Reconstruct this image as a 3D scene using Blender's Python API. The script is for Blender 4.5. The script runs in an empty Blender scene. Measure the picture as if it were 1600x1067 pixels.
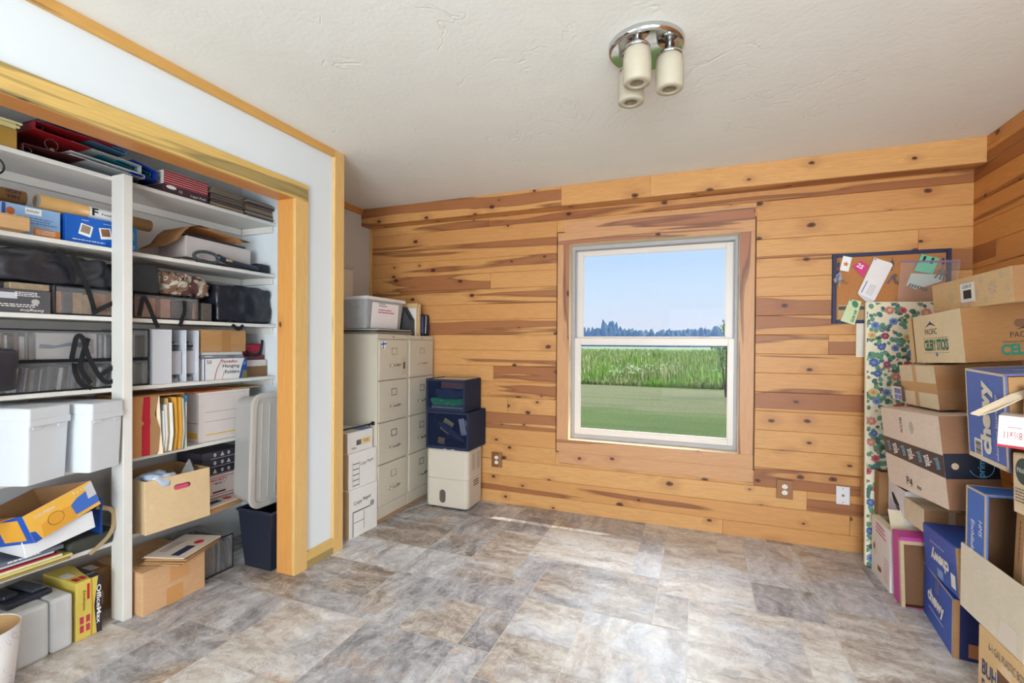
import bpy, bmesh, math, random
from mathutils import Vector, Matrix, Euler, Quaternion, noise as mnoise

scene = bpy.context.scene
C = scene.collection
PI = math.pi
R = math.radians

# ------------------------------------------------------------------ camera
cam_data = bpy.data.cameras.new('camera')
cam = bpy.data.objects.new('camera', cam_data)
C.objects.link(cam)
cam_data.sensor_fit = 'HORIZONTAL'
cam_data.sensor_width = 36.0
cam_data.lens = 740.655 * 36.0 / 1600.0
cam_data.shift_y = 8.05 / 1600.0
cam_data.clip_start = 0.02
cam_data.clip_end = 2000
_yaw, _pitch, _roll = 0.3747, -0.0073, 0.0068
_F = Vector((-math.sin(_yaw), math.cos(_yaw), 0)); _R = Vector((math.cos(_yaw), math.sin(_yaw), 0)); _U = Vector((0, 0, 1))
_F2 = _F * math.cos(_pitch) + _U * math.sin(_pitch); _U2 = _U * math.cos(_pitch) - _F * math.sin(_pitch)
_R3 = _R * math.cos(_roll) + _U2 * math.sin(_roll); _U3 = _U2 * math.cos(_roll) - _R * math.sin(_roll)
cam.matrix_world = Matrix(((_R3.x, _U3.x, -_F2.x, 0), (_R3.y, _U3.y, -_F2.y, 0), (_R3.z, _U3.z, -_F2.z, 1.2834), (0, 0, 0, 1)))
scene.camera = cam

# ------------------------------------------------------------------ colour management
scene.view_settings.view_transform = 'Standard'
scene.view_settings.look = 'None'
scene.view_settings.gamma = 1.0
scene.view_settings.use_curve_mapping = False
scene.view_settings.exposure = 0.0

# ------------------------------------------------------------------ sky
SUN_DIR = Vector((-0.45, -0.29, -0.55)).normalized()      # the way the sunlight travels
world = bpy.data.worlds.new('sky')
scene.world = world
world.use_nodes = True
wt = world.node_tree
wt.nodes.clear()
def wn(t, **k):
    n = wt.nodes.new(t)
    for a, b in k.items(): setattr(n, a, b)
    return n
w_tc = wn('ShaderNodeTexCoord')
w_sep = wn('ShaderNodeSeparateXYZ')
wt.links.new(w_tc.outputs['Generated'], w_sep.inputs[0])
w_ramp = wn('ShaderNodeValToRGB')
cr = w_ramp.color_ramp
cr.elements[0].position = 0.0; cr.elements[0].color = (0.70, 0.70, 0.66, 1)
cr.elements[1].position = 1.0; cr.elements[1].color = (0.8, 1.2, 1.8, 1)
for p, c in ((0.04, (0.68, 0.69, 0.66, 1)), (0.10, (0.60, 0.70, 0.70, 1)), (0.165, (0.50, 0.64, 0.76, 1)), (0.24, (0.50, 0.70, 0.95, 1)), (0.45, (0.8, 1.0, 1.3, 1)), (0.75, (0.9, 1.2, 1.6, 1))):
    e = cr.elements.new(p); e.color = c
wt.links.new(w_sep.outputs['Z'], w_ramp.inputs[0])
w_dot = wn('ShaderNodeVectorMath', operation='DOT_PRODUCT')
wt.links.new(w_tc.outputs['Generated'], w_dot.inputs[0])
w_dot.inputs[1].default_value = tuple(-SUN_DIR)
w_max = wn('ShaderNodeMath', operation='MAXIMUM'); w_max.inputs[1].default_value = 0.0
wt.links.new(w_dot.outputs['Value'], w_max.inputs[0])
w_pow = wn('ShaderNodeMath', operation='POWER'); w_pow.inputs[1].default_value = 9.0
wt.links.new(w_max.outputs[0], w_pow.inputs[0])
w_mul = wn('ShaderNodeMath', operation='MULTIPLY'); w_mul.inputs[1].default_value = 6.0
wt.links.new(w_pow.outputs[0], w_mul.inputs[0])
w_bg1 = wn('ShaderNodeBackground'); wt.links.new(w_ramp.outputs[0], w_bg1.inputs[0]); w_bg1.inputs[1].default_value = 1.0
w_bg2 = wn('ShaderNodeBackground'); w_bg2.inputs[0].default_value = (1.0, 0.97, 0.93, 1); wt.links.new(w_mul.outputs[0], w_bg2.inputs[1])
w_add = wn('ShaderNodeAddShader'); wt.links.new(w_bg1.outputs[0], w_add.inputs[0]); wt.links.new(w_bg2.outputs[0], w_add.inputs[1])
# added sky brightness on the sunny side, above the view, lifting the floor
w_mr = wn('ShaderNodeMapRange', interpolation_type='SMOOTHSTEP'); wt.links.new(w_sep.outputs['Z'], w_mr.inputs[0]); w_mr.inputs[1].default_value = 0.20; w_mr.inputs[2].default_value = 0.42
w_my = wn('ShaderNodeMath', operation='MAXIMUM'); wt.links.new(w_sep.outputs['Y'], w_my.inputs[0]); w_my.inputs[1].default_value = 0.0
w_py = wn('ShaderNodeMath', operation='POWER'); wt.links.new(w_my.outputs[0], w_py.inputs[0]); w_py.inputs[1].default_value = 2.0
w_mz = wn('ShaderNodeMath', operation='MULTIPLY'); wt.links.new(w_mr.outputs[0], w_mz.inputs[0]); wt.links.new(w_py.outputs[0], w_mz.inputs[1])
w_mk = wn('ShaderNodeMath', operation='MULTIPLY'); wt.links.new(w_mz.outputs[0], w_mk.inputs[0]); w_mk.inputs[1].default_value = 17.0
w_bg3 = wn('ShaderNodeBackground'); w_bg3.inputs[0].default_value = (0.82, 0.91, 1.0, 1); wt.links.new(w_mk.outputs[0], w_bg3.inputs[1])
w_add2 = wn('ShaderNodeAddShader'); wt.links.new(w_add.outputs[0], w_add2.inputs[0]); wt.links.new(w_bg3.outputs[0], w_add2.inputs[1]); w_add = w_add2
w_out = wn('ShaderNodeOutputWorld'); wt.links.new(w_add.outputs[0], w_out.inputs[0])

# ------------------------------------------------------------------ lights
def light(name, kind, loc, direction, energy, color=(1, 1, 1), size=None, size_y=None, angle=None):
    d = bpy.data.lights.new(name, kind)
    d.energy = energy; d.color = color
    if kind == 'AREA':
        d.shape = 'RECTANGLE'; d.size = size; d.size_y = size_y
    if angle is not None: d.angle = angle
    o = bpy.data.objects.new(name, d); C.objects.link(o)
    o.location = loc
    o.rotation_euler = Vector(direction).to_track_quat('-Z', 'Y').to_euler()
    return o
light('sun', 'SUN', (6, 9, 12), SUN_DIR, 3.4, (1.0, 0.93, 0.82), angle=R(0.6))
# two added fill lamps, out of view, brightening the room from behind the camera
light('fill_rear', 'AREA', (0.30, -3.05, 1.10), (-0.12, 1, 0.50), 224, (0.89, 0.965, 1.0), 1.9, 2.1)
light('fill_right', 'AREA', (1.50, -0.45, 1.5), (-1, 0.15, 0.0), 6, (0.93, 0.97, 1.0), 1.1, 1.2)
p = light('window_portal', 'AREA', (-0.3325, 3.75, 1.293), (0, -1, 0), 1, (1, 1, 1), 1.17, 1.48)
p.data.cycles.is_portal = True

# ------------------------------------------------------------------ node helper
class G:
    def __init__(s, name):
        s.m = bpy.data.materials.new(name); s.m.use_nodes = True
        s.t = s.m.node_tree; s.t.nodes.clear()
        s.out = s.t.nodes.new('ShaderNodeOutputMaterial')
        s._pos = None
    def n(s, t, **k):
        x = s.t.nodes.new(t)
        for a, b in k.items(): setattr(x, a, b)
        return x
    def put(s, sock, v):
        if isinstance(v, bpy.types.NodeSocket): s.t.links.new(v, sock)
        elif v is not None:
            if hasattr(sock.default_value, '__len__') and not hasattr(v, '__len__'): v = (v,) * len(sock.default_value)
            if hasattr(v, '__len__') and len(sock.default_value) == 4 and len(v) == 3: v = tuple(v) + (1,)
            sock.default_value = v
    def math(s, op, a, b=None, c=None, clamp=False):
        x = s.n('ShaderNodeMath', operation=op, use_clamp=clamp)
        s.put(x.inputs[0], a)
        if b is not None: s.put(x.inputs[1], b)
        if c is not None: s.put(x.inputs[2], c)
        return x.outputs[0]
    def vmath(s, op, a, b=None):
        x = s.n('ShaderNodeVectorMath', operation=op)
        s.put(x.inputs[0], a)
        if b is not None: s.put(x.inputs[1], b)
        return x.outputs[0]
    def pos(s):
        if s._pos is None: s._pos = s.n('ShaderNodeTexCoord').outputs['Object']
        return s._pos
    def sep(s, v):
        x = s.n('ShaderNodeSeparateXYZ'); s.put(x.inputs[0], v); return x.outputs
    def comb(s, a, b, c=0.0):
        x = s.n('ShaderNodeCombineXYZ')
        for i, v in enumerate((a, b, c)): s.put(x.inputs[i], v)
        return x.outputs[0]
    def noise(s, vec, scale=1, detail=2, rough=0.5, dist=0, dim='3D', color=False):
        x = s.n('ShaderNodeTexNoise', noise_dimensions=dim)
        s.put(x.inputs['Vector'], vec); s.put(x.inputs['Scale'], scale); s.put(x.inputs['Detail'], detail)
        s.put(x.inputs['Roughness'], rough); s.put(x.inputs['Distortion'], dist)
        return x.outputs['Color' if color else 'Fac']
    def voronoi(s, vec, scale=1, dim='3D', feature='F1'):
        x = s.n('ShaderNodeTexVoronoi', voronoi_dimensions=dim, feature=feature)
        s.put(x.inputs['Vector'], vec); s.put(x.inputs['Scale'], scale)
        return x
    def ramp(s, f, stops, interp='LINEAR'):
        x = s.n('ShaderNodeValToRGB'); x.color_ramp.interpolation = interp
        e = x.color_ramp.elements
        while len(e) < len(stops): e.new(0.5)
        for i, (p, c) in enumerate(stops):
            e[i].position = p
            e[i].color = (c, c, c, 1) if not hasattr(c, '__len__') else tuple(c) + (1,) * (4 - len(c))
        s.put(x.inputs[0], f); return x.outputs[0]
    def step(s, v, a, b):
        x = s.n('ShaderNodeMapRange', interpolation_type='SMOOTHSTEP')
        s.put(x.inputs[0], v); s.put(x.inputs[1], a); s.put(x.inputs[2], b)
        return x.outputs[0]
    def mix(s, f, a, b, mode='MIX'):
        x = s.n('ShaderNodeMix', data_type='RGBA', blend_type=mode)
        s.put(x.inputs[0], f); s.put(x.inputs[6], a); s.put(x.inputs[7], b)
        return x.outputs[2]
    def bump(s, h, strength=0.3, dist=0.01):
        x = s.n('ShaderNodeBump'); s.put(x.inputs['Height'], h)
        x.inputs['Strength'].default_value = strength; x.inputs['Distance'].default_value = dist
        return x.outputs[0]
    def island(s):
        return s.n('ShaderNodeNewGeometry').outputs['Random Per Island']
    def done(s, color, rough=0.5, metal=0.0, normal=None, spec=0.5, **kw):
        b = s.n('ShaderNodeBsdfPrincipled')
        s.put(b.inputs['Base Color'], color); s.put(b.inputs['Roughness'], rough); s.put(b.inputs['Metallic'], metal)
        s.put(b.inputs['Specular IOR Level'], spec)
        if normal is not None: s.put(b.inputs['Normal'], normal)
        for k, v in kw.items(): s.put(b.inputs[k.replace('_', ' ')], v)
        s.t.links.new(b.outputs[0], s.out.inputs[0])
        return s.m

def srgb(r, g, b):
    f = lambda c: (c / 255 / 12.92) if c / 255 <= 0.04045 else ((c / 255 + 0.055) / 1.055) ** 2.4
    return (f(r), f(g), f(b))

_mc = {}
def plain(rgb, rough=0.6, metal=0.0, spec=0.4, var=0.06, scale=14, bump=0.0):
    """plain painted / printed / plastic surface with a slight uneven tone; rgb are 0-255"""
    key = (tuple(rgb), rough, metal, spec, var, scale, bump)
    if key in _mc: return _mc[key]
    g = G('surface_%d_%d_%d' % tuple(rgb))
    c = srgb(*rgb)
    f = g.noise(g.pos(), scale, 3, 0.6)
    lo = tuple(x * (1 - var) for x in c); hi = tuple(min(1, x * (1 + var)) for x in c)
    col = g.mix(f, lo, hi)
    nrm = None
    if bump: nrm = g.bump(g.noise(g.pos(), scale * 6, 3, 0.6), bump, 0.003)
    m = g.done(col, rough, metal, nrm, spec)
    _mc[key] = m
    return m

def kraft(rgb, name='corrugated_card'):
    key = ('k', tuple(rgb))
    if key in _mc: return _mc[key]
    g = G(name)
    c = srgb(*rgb)
    p = g.pos()
    broad = g.noise(p, 6, 4, 0.6)
    s = g.sep(p)
    fine = g.noise(g.comb(g.math('MULTIPLY', s[0], 30), g.math('MULTIPLY', s[1], 30), g.math('MULTIPLY', s[2], 260)), 1, 2)
    col = g.mix(broad, tuple(x * 0.88 for x in c), tuple(min(1, x * 1.08) for x in c))
    col = g.mix(0.35, col, g.ramp(fine, [(0.3, 0.72), (0.7, 1.0)]), 'MULTIPLY')
    scuff = g.step(g.noise(p, 22, 5, 0.7), 0.63, 0.72)
    col = g.mix(g.math('MULTIPLY', scuff, 0.25), col, tuple(min(1, x * 1.35) for x in c))
    m = g.done(col, 0.8, 0, g.bump(fine, 0.12, 0.002), 0.2)
    _mc[key] = m
    return m

def wood(name, axis, base, light_c, heart, knot_c, streak=0.56, knots=0.6, island=True, rough=0.42, purple=0.35):
    g = G(name)
    s = g.sep(g.pos())
    u, a, b = {'x': (s[0], s[2], s[1]), 'y': (s[1], s[2], s[0]), 'z': (s[2], s[0], s[1])}[axis]
    c = g.math('ADD', a, b)
    if island:
        r = g.island()
    else:
        oi = g.n('ShaderNodeObjectInfo'); r = oi.outputs['Random']
    u = g.math('ADD', u, g.math('MULTIPLY', r, 37.0)); c = g.math('ADD', c, g.math('MULTIPLY', r, 91.0))
    S = lambda su, sc: g.comb(g.math('MULTIPLY', u, su), g.math('MULTIPLY', c, sc), 0.0)
    # knots
    vo = g.voronoi(S(3.6, 5.6), 1, '2D')
    dist = vo.outputs['Distance']
    vc = g.sep(vo.outputs['Color'])
    gate = g.math('LESS_THAN', vc[0], knots)
    rad = g.math('ADD', g.math('MULTIPLY', vc[1], 0.075), 0.040)
    wob = g.math('MULTIPLY', g.math('SUBTRACT', g.noise(S(40, 60), 1, 2), 0.5), 0.05)
    dk = g.math('ADD', dist, wob)
    knot = g.math('MULTIPLY', g.math('SUBTRACT', 1.0, g.step(dk, g.math('MULTIPLY', rad, 0.65), rad)), gate)
    core = g.math('MULTIPLY', g.math('SUBTRACT', 1.0, g.step(dk, g.math('MULTIPLY', rad, 0.15), g.math('MULTIPLY', rad, 0.6))), gate)
    halo = g.math('MULTIPLY', g.math('SUBTRACT', 1.0, g.step(dk, rad, g.math('MULTIPLY', rad, 4.0))), gate)
    # rings bent round the knots
    cw = g.math('ADD', g.math('MULTIPLY', c, 1.0), g.math('MULTIPLY', halo, 0.012))
    band = g.noise(g.comb(g.math('MULTIPLY', u, 1.4), g.math('MULTIPLY', cw, 26), 0.0), 1, 3, 0.6, 0.4)
    lines = g.math('SINE', g.math('MULTIPLY', band, 58.0))
    fine = g.noise(S(5, 330), 1, 2, 0.6)
    # heartwood streaks that run along the board
    hs = g.noise(S(0.36, 6.8), 1, 3, 0.5, 0.35)
    r2 = g.math('FRACT', g.math('MULTIPLY', r, 17.31))
    thr = g.math('ADD', streak, g.math('MULTIPLY', g.math('SUBTRACT', r2, 0.5), 0.30))
    heartm = g.step(hs, thr, g.math('ADD', thr, 0.016))
    edge = g.math('MULTIPLY', g.step(hs, g.math('SUBTRACT', thr, 0.01), thr), g.math('SUBTRACT', 1.0, g.step(hs, g.math('ADD', thr, 0.01), g.math('ADD', thr, 0.035))))
    r3 = g.math('FRACT', g.math('MULTIPLY', r, 5.77))
    col = g.mix(r3, base, light_c)
    col = g.mix(g.noise(S(1.2, 5), 1, 2), col, g.mix(0.5, col, light_c))
    col = g.mix(g.math('MULTIPLY', g.math('ADD', lines, 1.0), 0.08), col, heart)
    col = g.mix(g.math('MULTIPLY', heartm, 0.74), col, heart)
    col = g.mix(g.math('MULTIPLY', edge, purple), col, knot_c)
    col = g.mix(g.math('MULTIPLY', halo, 0.28), col, heart)
    col = g.mix(g.math('MULTIPLY', knot, 0.8), col, tuple(x * 1.8 for x in knot_c))
    col = g.mix(g.math('MULTIPLY', core, 0.85), col, knot_c)
    col = g.mix(0.5, col, g.ramp(fine, [(0.25, 0.80), (0.75, 1.0)]), 'MULTIPLY')
    nrm = g.bump(g.math('ADD', g.math('MULTIPLY', fine, 0.4), g.math('MULTIPLY', knot, -0.5)), 0.10, 0.002)
    return g.done(col, rough, 0, nrm, 0.35)

# ------------------------------------------------------------------ mesh helpers
def add_box(bm, x0, x1, y0, y1, z0, z1, bevel=0.0, seg=1, M=None):
    vs = [bm.verts.new((x, y, z)) for x in (x0, x1) for y in (y0, y1) for z in (z0, z1)]
    idx = [(0, 1, 3, 2), (4, 6, 7, 5), (0, 4, 5, 1), (2, 3, 7, 6), (0, 2, 6, 4), (1, 5, 7, 3)]
    fs = [bm.faces.new([vs[i] for i in f]) for f in idx]
    geom = vs
    if bevel > 0:
        es = list({e for f in fs for e in f.edges})
        r = bmesh.ops.bevel(bm, geom=es, offset=bevel, segments=seg, affect='EDGES', profile=0.5)
        geom = list({v for f in r['faces'] for v in f.verts} | {v for v in vs if v.is_valid})
    if M is not None:
        for v in geom: v.co = M @ v.co
    return geom
def add_prism(bm, poly, M, t):
    """poly in local xy, thickness t along local z (0..t), placed with matrix M"""
    lo = [bm.verts.new(M @ Vector((x, y, 0))) for x, y in poly]
    hi = [bm.verts.new(M @ Vector((x, y, t))) for x, y in poly]
    n = len(poly)
    bm.faces.new(lo[::-1]); bm.faces.new(hi)
    for i in range(n): bm.faces.new((lo[i], lo[(i + 1) % n], hi[(i + 1) % n], hi[i]))
def add_tube(bm, pts, r, seg=10, cap=True, closed=False):
    pts = [Vector(p) for p in pts]
    rs = r if isinstance(r, (list, tuple)) else [r] * len(pts)
    n = len(pts); rings = []
    prev = None
    for i, p in enumerate(pts):
        if closed: t = pts[(i + 1) % n] - pts[i - 1]
        else: t = pts[min(i + 1, n - 1)] - pts[max(i - 1, 0)]
        t.normalize()
        if prev is None:
            a = Vector((0, 0, 1)) if abs(t.z) < 0.9 else Vector((1, 0, 0))
            u = t.cross(a).normalized()
        else:
            u = (prev - t * prev.dot(t)).normalized()
        prev = u
        w = t.cross(u)
        rings.append([bm.verts.new(p + (u * math.cos(2 * PI * k / seg) + w * math.sin(2 * PI * k / seg)) * rs[i]) for k in range(seg)])
    for i in range(n if closed else n - 1):
        A, B = rings[i], rings[(i + 1) % n]
        for k in range(seg):
            bm.faces.new((A[k], A[(k + 1) % seg], B[(k + 1) % seg], B[k]))
    if cap and not closed:
        bm.faces.new(rings[0][::-1]); bm.faces.new(rings[-1])
def add_lathe(bm, prof, seg=32, M=None):
    M = M or Matrix()
    rings = []
    for (r, z) in prof:
        if r < 1e-6: rings.append([bm.verts.new(M @ Vector((0, 0, z)))])
        else: rings.append([bm.verts.new(M @ Vector((r * math.cos(2 * PI * k / seg), r * math.sin(2 * PI * k / seg), z))) for k in range(seg)])
    for A, B in zip(rings, rings[1:]):
        if len(A) == 1 and len(B) == 1: continue
        for k in range(seg):
            k2 = (k + 1) % seg
            if len(A) == 1: bm.faces.new((A[0], B[k2], B[k]))
            elif len(B) == 1: bm.faces.new((A[k], A[k2], B[0]))
            else: bm.faces.new((A[k], A[k2], B[k2], B[k]))
def add_ribbon(bm, pts, width, t=0.002, side=None):
    """flat strap along pts; width direction = side made square to the path"""
    pts = [Vector(p) for p in pts]; n = len(pts); rows = []
    for i, p in enumerate(pts):
        tg = (pts[min(i + 1, n - 1)] - pts[max(i - 1, 0)]).normalized()
        s = tg.cross(Vector((1, 0, 0))) if side is None else (side - tg * side.dot(tg))
        s = s.normalized() if s.length > 1e-4 else Vector((0, 1, 0))
        nn = tg.cross(s).normalized()
        rows.append([bm.verts.new(p + s * a * width / 2 + nn * b * t / 2) for a, b in ((-1, -1), (1, -1), (1, 1), (-1, 1))])
    for A, B in zip(rows, rows[1:]):
        for k in range(4): bm.faces.new((A[k], A[(k + 1) % 4], B[(k + 1) % 4], B[k]))
    bm.faces.new(rows[0][::-1]); bm.faces.new(rows[-1])
def smooth_path(pts, n=6):
    pts = [Vector(p) for p in pts]; out = []
    for i in range(len(pts) - 1):
        p0, p1, p2, p3 = pts[max(i - 1, 0)], pts[i], pts[i + 1], pts[min(i + 2, len(pts) - 1)]
        for k in range(n):
            t = k / n
            out.append(0.5 * ((2 * p1) + (p2 - p0) * t + (2 * p0 - 5 * p1 + 4 * p2 - p3) * t * t + (3 * p1 - p0 - 3 * p2 + p3) * t ** 3))
    out.append(pts[-1]); return out
def add_soft(bm, w, d, h, seed=0, amp=0.012, freq=9, roundness=0.35, n=10, sag=0.0):
    """a soft packed shape (bag) sitting on z=0: rounded box with creases"""
    def cell(u, v, w_):  # cube coords -1..1 -> rounded
        p = Vector((u, v, w_))
        q = p.copy()
        for i in range(3):
            j, k = (i + 1) % 3, (i + 2) % 3
            q[i] = p[i] * math.sqrt(max(0, 1 - roundness * (p[j] ** 2 + p[k] ** 2) / 2 * 0.5 + roundness * 0.25 * (p[j] ** 2) * (p[k] ** 2) / 3))
        return q
    grid = {}
    def V(a, b, c):
        key = (a, b, c)
        if key not in grid:
            q = cell(a / n * 2 - 1, b / n * 2 - 1, c / n * 2 - 1)
            co = Vector((q.x * w / 2, q.y * d / 2, (q.z + 1) / 2 * h))
            nn = Vector(q).normalized()
            f = mnoise.fractal(co * freq + Vector((seed * 3.1, seed, 0)), 1.0, 2.0, 4)
            ridge = abs(mnoise.noise(co * freq * 1.3 + Vector((seed, 5, seed * 2)))) * 1.6 - 0.4
            s = min(1.0, co.z / (0.15 * h + 1e-6))
            co += nn * amp * (f + ridge) * (0.25 + 0.75 * s)
            co.z -= sag * h * (1 - abs(q.y)) * max(0, q.z)
            if co.z < 0: co.z = 0
            grid[key] = bm.verts.new(co)
        return grid[key]
    for a in range(n):
        for b in range(n):
            for (f) in ((lambda i, j: (i, j, 0)), (lambda i, j: (i, j, n)), (lambda i, j: (i, 0, j)), (lambda i, j: (i, n, j)), (lambda i, j: (0, i, j)), (lambda i, j: (n, i, j))):
                vs = [V(*f(a, b)), V(*f(a + 1, b)), V(*f(a + 1, b + 1)), V(*f(a, b + 1))]
                try: bm.faces.new(vs)
                except ValueError: pass
    bmesh.ops.recalc_face_normals(bm, faces=bm.faces)

def obj(name, bm, mat, parent=None, smooth=False, loc=None, rot=None):
    me = bpy.data.meshes.new(name)
    bmesh.ops.recalc_face_normals(bm, faces=bm.faces)
    bm.to_mesh(me); bm.free()
    if smooth:
        for f in me.polygons: f.use_smooth = True
    if mat: me.materials.append(mat)
    o = bpy.data.objects.new(name, me); C.objects.link(o)
    if parent: o.parent = parent
    if loc: o.location = loc
    if rot: o.rotation_euler = rot
    return o
def thing(name, label, cat, loc=(0, 0, 0), rot=(0, 0, 0), group=None):
    o = bpy.data.objects.new(name, None); C.objects.link(o)
    o.empty_display_size = 0.05
    o.location = loc; o.rotation_euler = rot
    o['label'] = label; o['category'] = cat
    if group: o['group'] = group
    return o
def tag(o, label, cat, group=None, kind=None):
    o['label'] = label; o['category'] = cat
    if group: o['group'] = group
    if kind: o['kind'] = kind
    return o
def struct(name, bm, mat, parent=None, smooth=False):
    o = obj(name, bm, mat, parent, smooth)
    if parent is None: o['kind'] = 'structure'
    return o
def BM(): return bmesh.new()
def boxobj(name, mat, x0, x1, y0, y1, z0, z1, parent=None, bevel=0.0, seg=1, **k):
    bm = BM(); add_box(bm, x0, x1, y0, y1, z0, z1, bevel, seg); return obj(name, bm, mat, parent, **k)
def sbox(name, mat, x0, x1, y0, y1, z0, z1, bevel=0.0):
    bm = BM(); add_box(bm, x0, x1, y0, y1, z0, z1, bevel); return struct(name, bm, mat)

# faces of a box of size (w,d,h) standing on z=0: origin, right, up, outward, width, height
def frame(dim, face):
    w, d, h = dim; X, Y, Z = Vector((1, 0, 0)), Vector((0, 1, 0)), Vector((0, 0, 1))
    return {'-x': (Vector((-w / 2, d / 2, 0)), -Y, Z, -X, d, h),
            '+x': (Vector((w / 2, -d / 2, 0)), Y, Z, X, d, h),
            '-y': (Vector((-w / 2, -d / 2, 0)), X, Z, -Y, w, h),
            '+y': (Vector((w / 2, d / 2, 0)), -X, Z, Y, w, h),
            't+': (Vector((w / 2, -d / 2, h)), Y, -X, Z, d, w),      # top, read from +x
            't-': (Vector((-w / 2, d / 2, h)), -Y, X, Z, d, w),      # top, read from -x
            't': (Vector((-w / 2, -d / 2, h)), X, Y, Z, w, d)}[face]
def fmat(dim, face, lift=0.0006):
    o, U, V, N, W, H = frame(dim, face)
    M = Matrix(((U.x, V.x, N.x, o.x + N.x * lift), (U.y, V.y, N.y, o.y + N.y * lift), (U.z, V.z, N.z, o.z + N.z * lift), (0, 0, 0, 1)))
    return M, W, H
def patch(parent, dim, face, polys, mat, name='printed_panel', lift=0.0005, t=0.0004):
    """flat print, tape or sticker on a face; polys in 0..1 of the face"""
    M, W, H = fmat(dim, face, lift)
    bm = BM()
    if not isinstance(polys[0][0], (tuple, list)): polys = [polys]
    for po in polys: add_prism(bm, [(u * W, v * H) for u, v in po], M, t)
    return obj(name, bm, mat, parent)
def rect(u0, v0, u1, v1): return [(u0, v0), (u1, v0), (u1, v1), (u0, v1)]
def oval(cu, cv, ru, rv, n=20, a0=0): return [(cu + ru * math.cos(2 * PI * k / n + a0), cv + rv * math.sin(2 * PI * k / n + a0)) for k in range(n)]
_tc = {}
def text_mesh(s, bold=0.0, shear=0.0):
    key = (s, bold, shear)
    if key not in _tc:
        cu = bpy.data.curves.new('lettering', 'FONT'); cu.body = s; cu.size = 1.0; cu.align_x = 'CENTER'; cu.align_y = 'CENTER'
        cu.offset = bold; cu.shear = shear; cu.resolution_u = 3; cu.extrude = 0.0
        o = bpy.data.objects.new('lettering', cu); C.objects.link(o)
        dg = bpy.context.evaluated_depsgraph_get()
        me = bpy.data.meshes.new_from_object(o.evaluated_get(dg))
        C.objects.unlink(o); bpy.data.objects.remove(o); bpy.data.curves.remove(cu)
        xs = [v.co.x for v in me.vertices]; ys = [v.co.y for v in me.vertices]
        cx, cy = (min(xs) + max(xs)) / 2, (min(ys) + max(ys)) / 2
        _tc[key] = (me, cx, cy, max(xs) - min(xs), max(ys) - min(ys))
    return _tc[key]
def lettering(parent, dim, face, u, v, w, h, s, mat, rot=0, bold=0.0, shear=0.0, name='lettering', lift=0.0012):
    """text whose ink box is w x h metres, centred at fraction (u,v) of the face, turned rot degrees"""
    me0, cx, cy, W0, H0 = text_mesh(s, bold, shear)
    M, W, H = fmat(dim, face, lift)
    T = M @ Matrix.Translation((u * W, v * H, 0)) @ Matrix.Rotation(R(rot), 4, 'Z') @ Matrix.Diagonal((w / W0, h / H0, 1, 1)) @ Matrix.Translation((-cx, -cy, 0))
    me = me0.copy(); me.transform(T); me.materials.clear(); me.materials.append(mat)
    o = bpy.data.objects.new(name, me); C.objects.link(o); o.parent = parent
    return o
def text_lines(parent, dim, face, u, v, w, h, rows, mat, rot=0, seed=0, name='small_print', lift=0.0007):
    """rows of unreadably small print, as short dashes"""
    rnd = random.Random(seed); M, W, H = fmat(dim, face, lift)
    T = M @ Matrix.Translation((u * W, v * H, 0)) @ Matrix.Rotation(R(rot), 4, 'Z')
    bm = BM()
    for i in range(rows):
        y = h / 2 - (i + 0.5) * h / rows; x = -w / 2; th = h / rows * 0.42
        end = w / 2 - rnd.random() * w * 0.25
        while x < end:
            l = min(w * rnd.uniform(0.04, 0.14), end - x)
            add_prism(bm, [(x, y), (x + l, y), (x + l, y + th), (x, y + th)], T, 0.0003); x += l + w * 0.025
    return obj(name, bm, mat, parent)
def barcode(parent, dim, face, u, v, w, h, mat, rot=0, seed=1, name='barcode', lift=0.0012):
    rnd = random.Random(seed); M, W, H = fmat(dim, face, lift)
    T = M @ Matrix.Translation((u * W, v * H, 0)) @ Matrix.Rotation(R(rot), 4, 'Z')
    bm = BM(); x = -w / 2
    while x < w / 2:
        l = w * rnd.choice((0.02, 0.035, 0.06)); add_prism(bm, [(x, -h / 2), (x + l, -h / 2), (x + l, h / 2), (x, h / 2)], T, 0.0003); x += l + w * rnd.choice((0.02, 0.04))
    return obj(name, bm, mat, parent)

# materials used again and again
K_TAN = kraft((201, 160, 112)); K_LIGHT = kraft((226, 204, 172)); K_BROWN = kraft((158, 117, 80)); K_MID = kraft((184, 142, 98))
K_DARK = kraft((120, 86, 60)); K_CREAM = kraft((232, 218, 190)); K_EDGE = kraft((205, 180, 145))
WHITE = plain((238, 238, 236), 0.55); OFFW = plain((226, 222, 214), 0.6); INK = plain((28, 30, 36), 0.6); NAVY = plain((34, 44, 82), 0.6)
BLACKP = plain((26, 27, 31), 0.45); TAPE = plain((196, 152, 98), 0.25, spec=0.6)
def clear_mat(name, tint=(0.9, 0.93, 0.95), alpha=0.25, rough=0.12):
    g = G(name)
    tr = g.n('ShaderNodeBsdfTransparent'); g.put(tr.inputs[0], tint)
    gl = g.n('ShaderNodeBsdfPrincipled'); g.put(gl.inputs['Base Color'], tint); gl.inputs['Roughness'].default_value = rough
    nz = g.noise(g.pos(), 24, 4, 0.6, 0.8)
    g.put(gl.inputs['Normal'], g.bump(nz, 1.0, 0.02))
    lw = g.n('ShaderNodeLayerWeight'); lw.inputs[0].default_value = 0.35
    f = g.math('ADD', g.math('MULTIPLY', lw.outputs['Fresnel'], 0.7), alpha, clamp=True)
    mx = g.n('ShaderNodeMixShader'); g.put(mx.inputs[0], f)
    g.t.links.new(tr.outputs[0], mx.inputs[1]); g.t.links.new(gl.outputs[0], mx.inputs[2]); g.t.links.new(mx.outputs[0], g.out.inputs[0])
    return g.m
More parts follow.
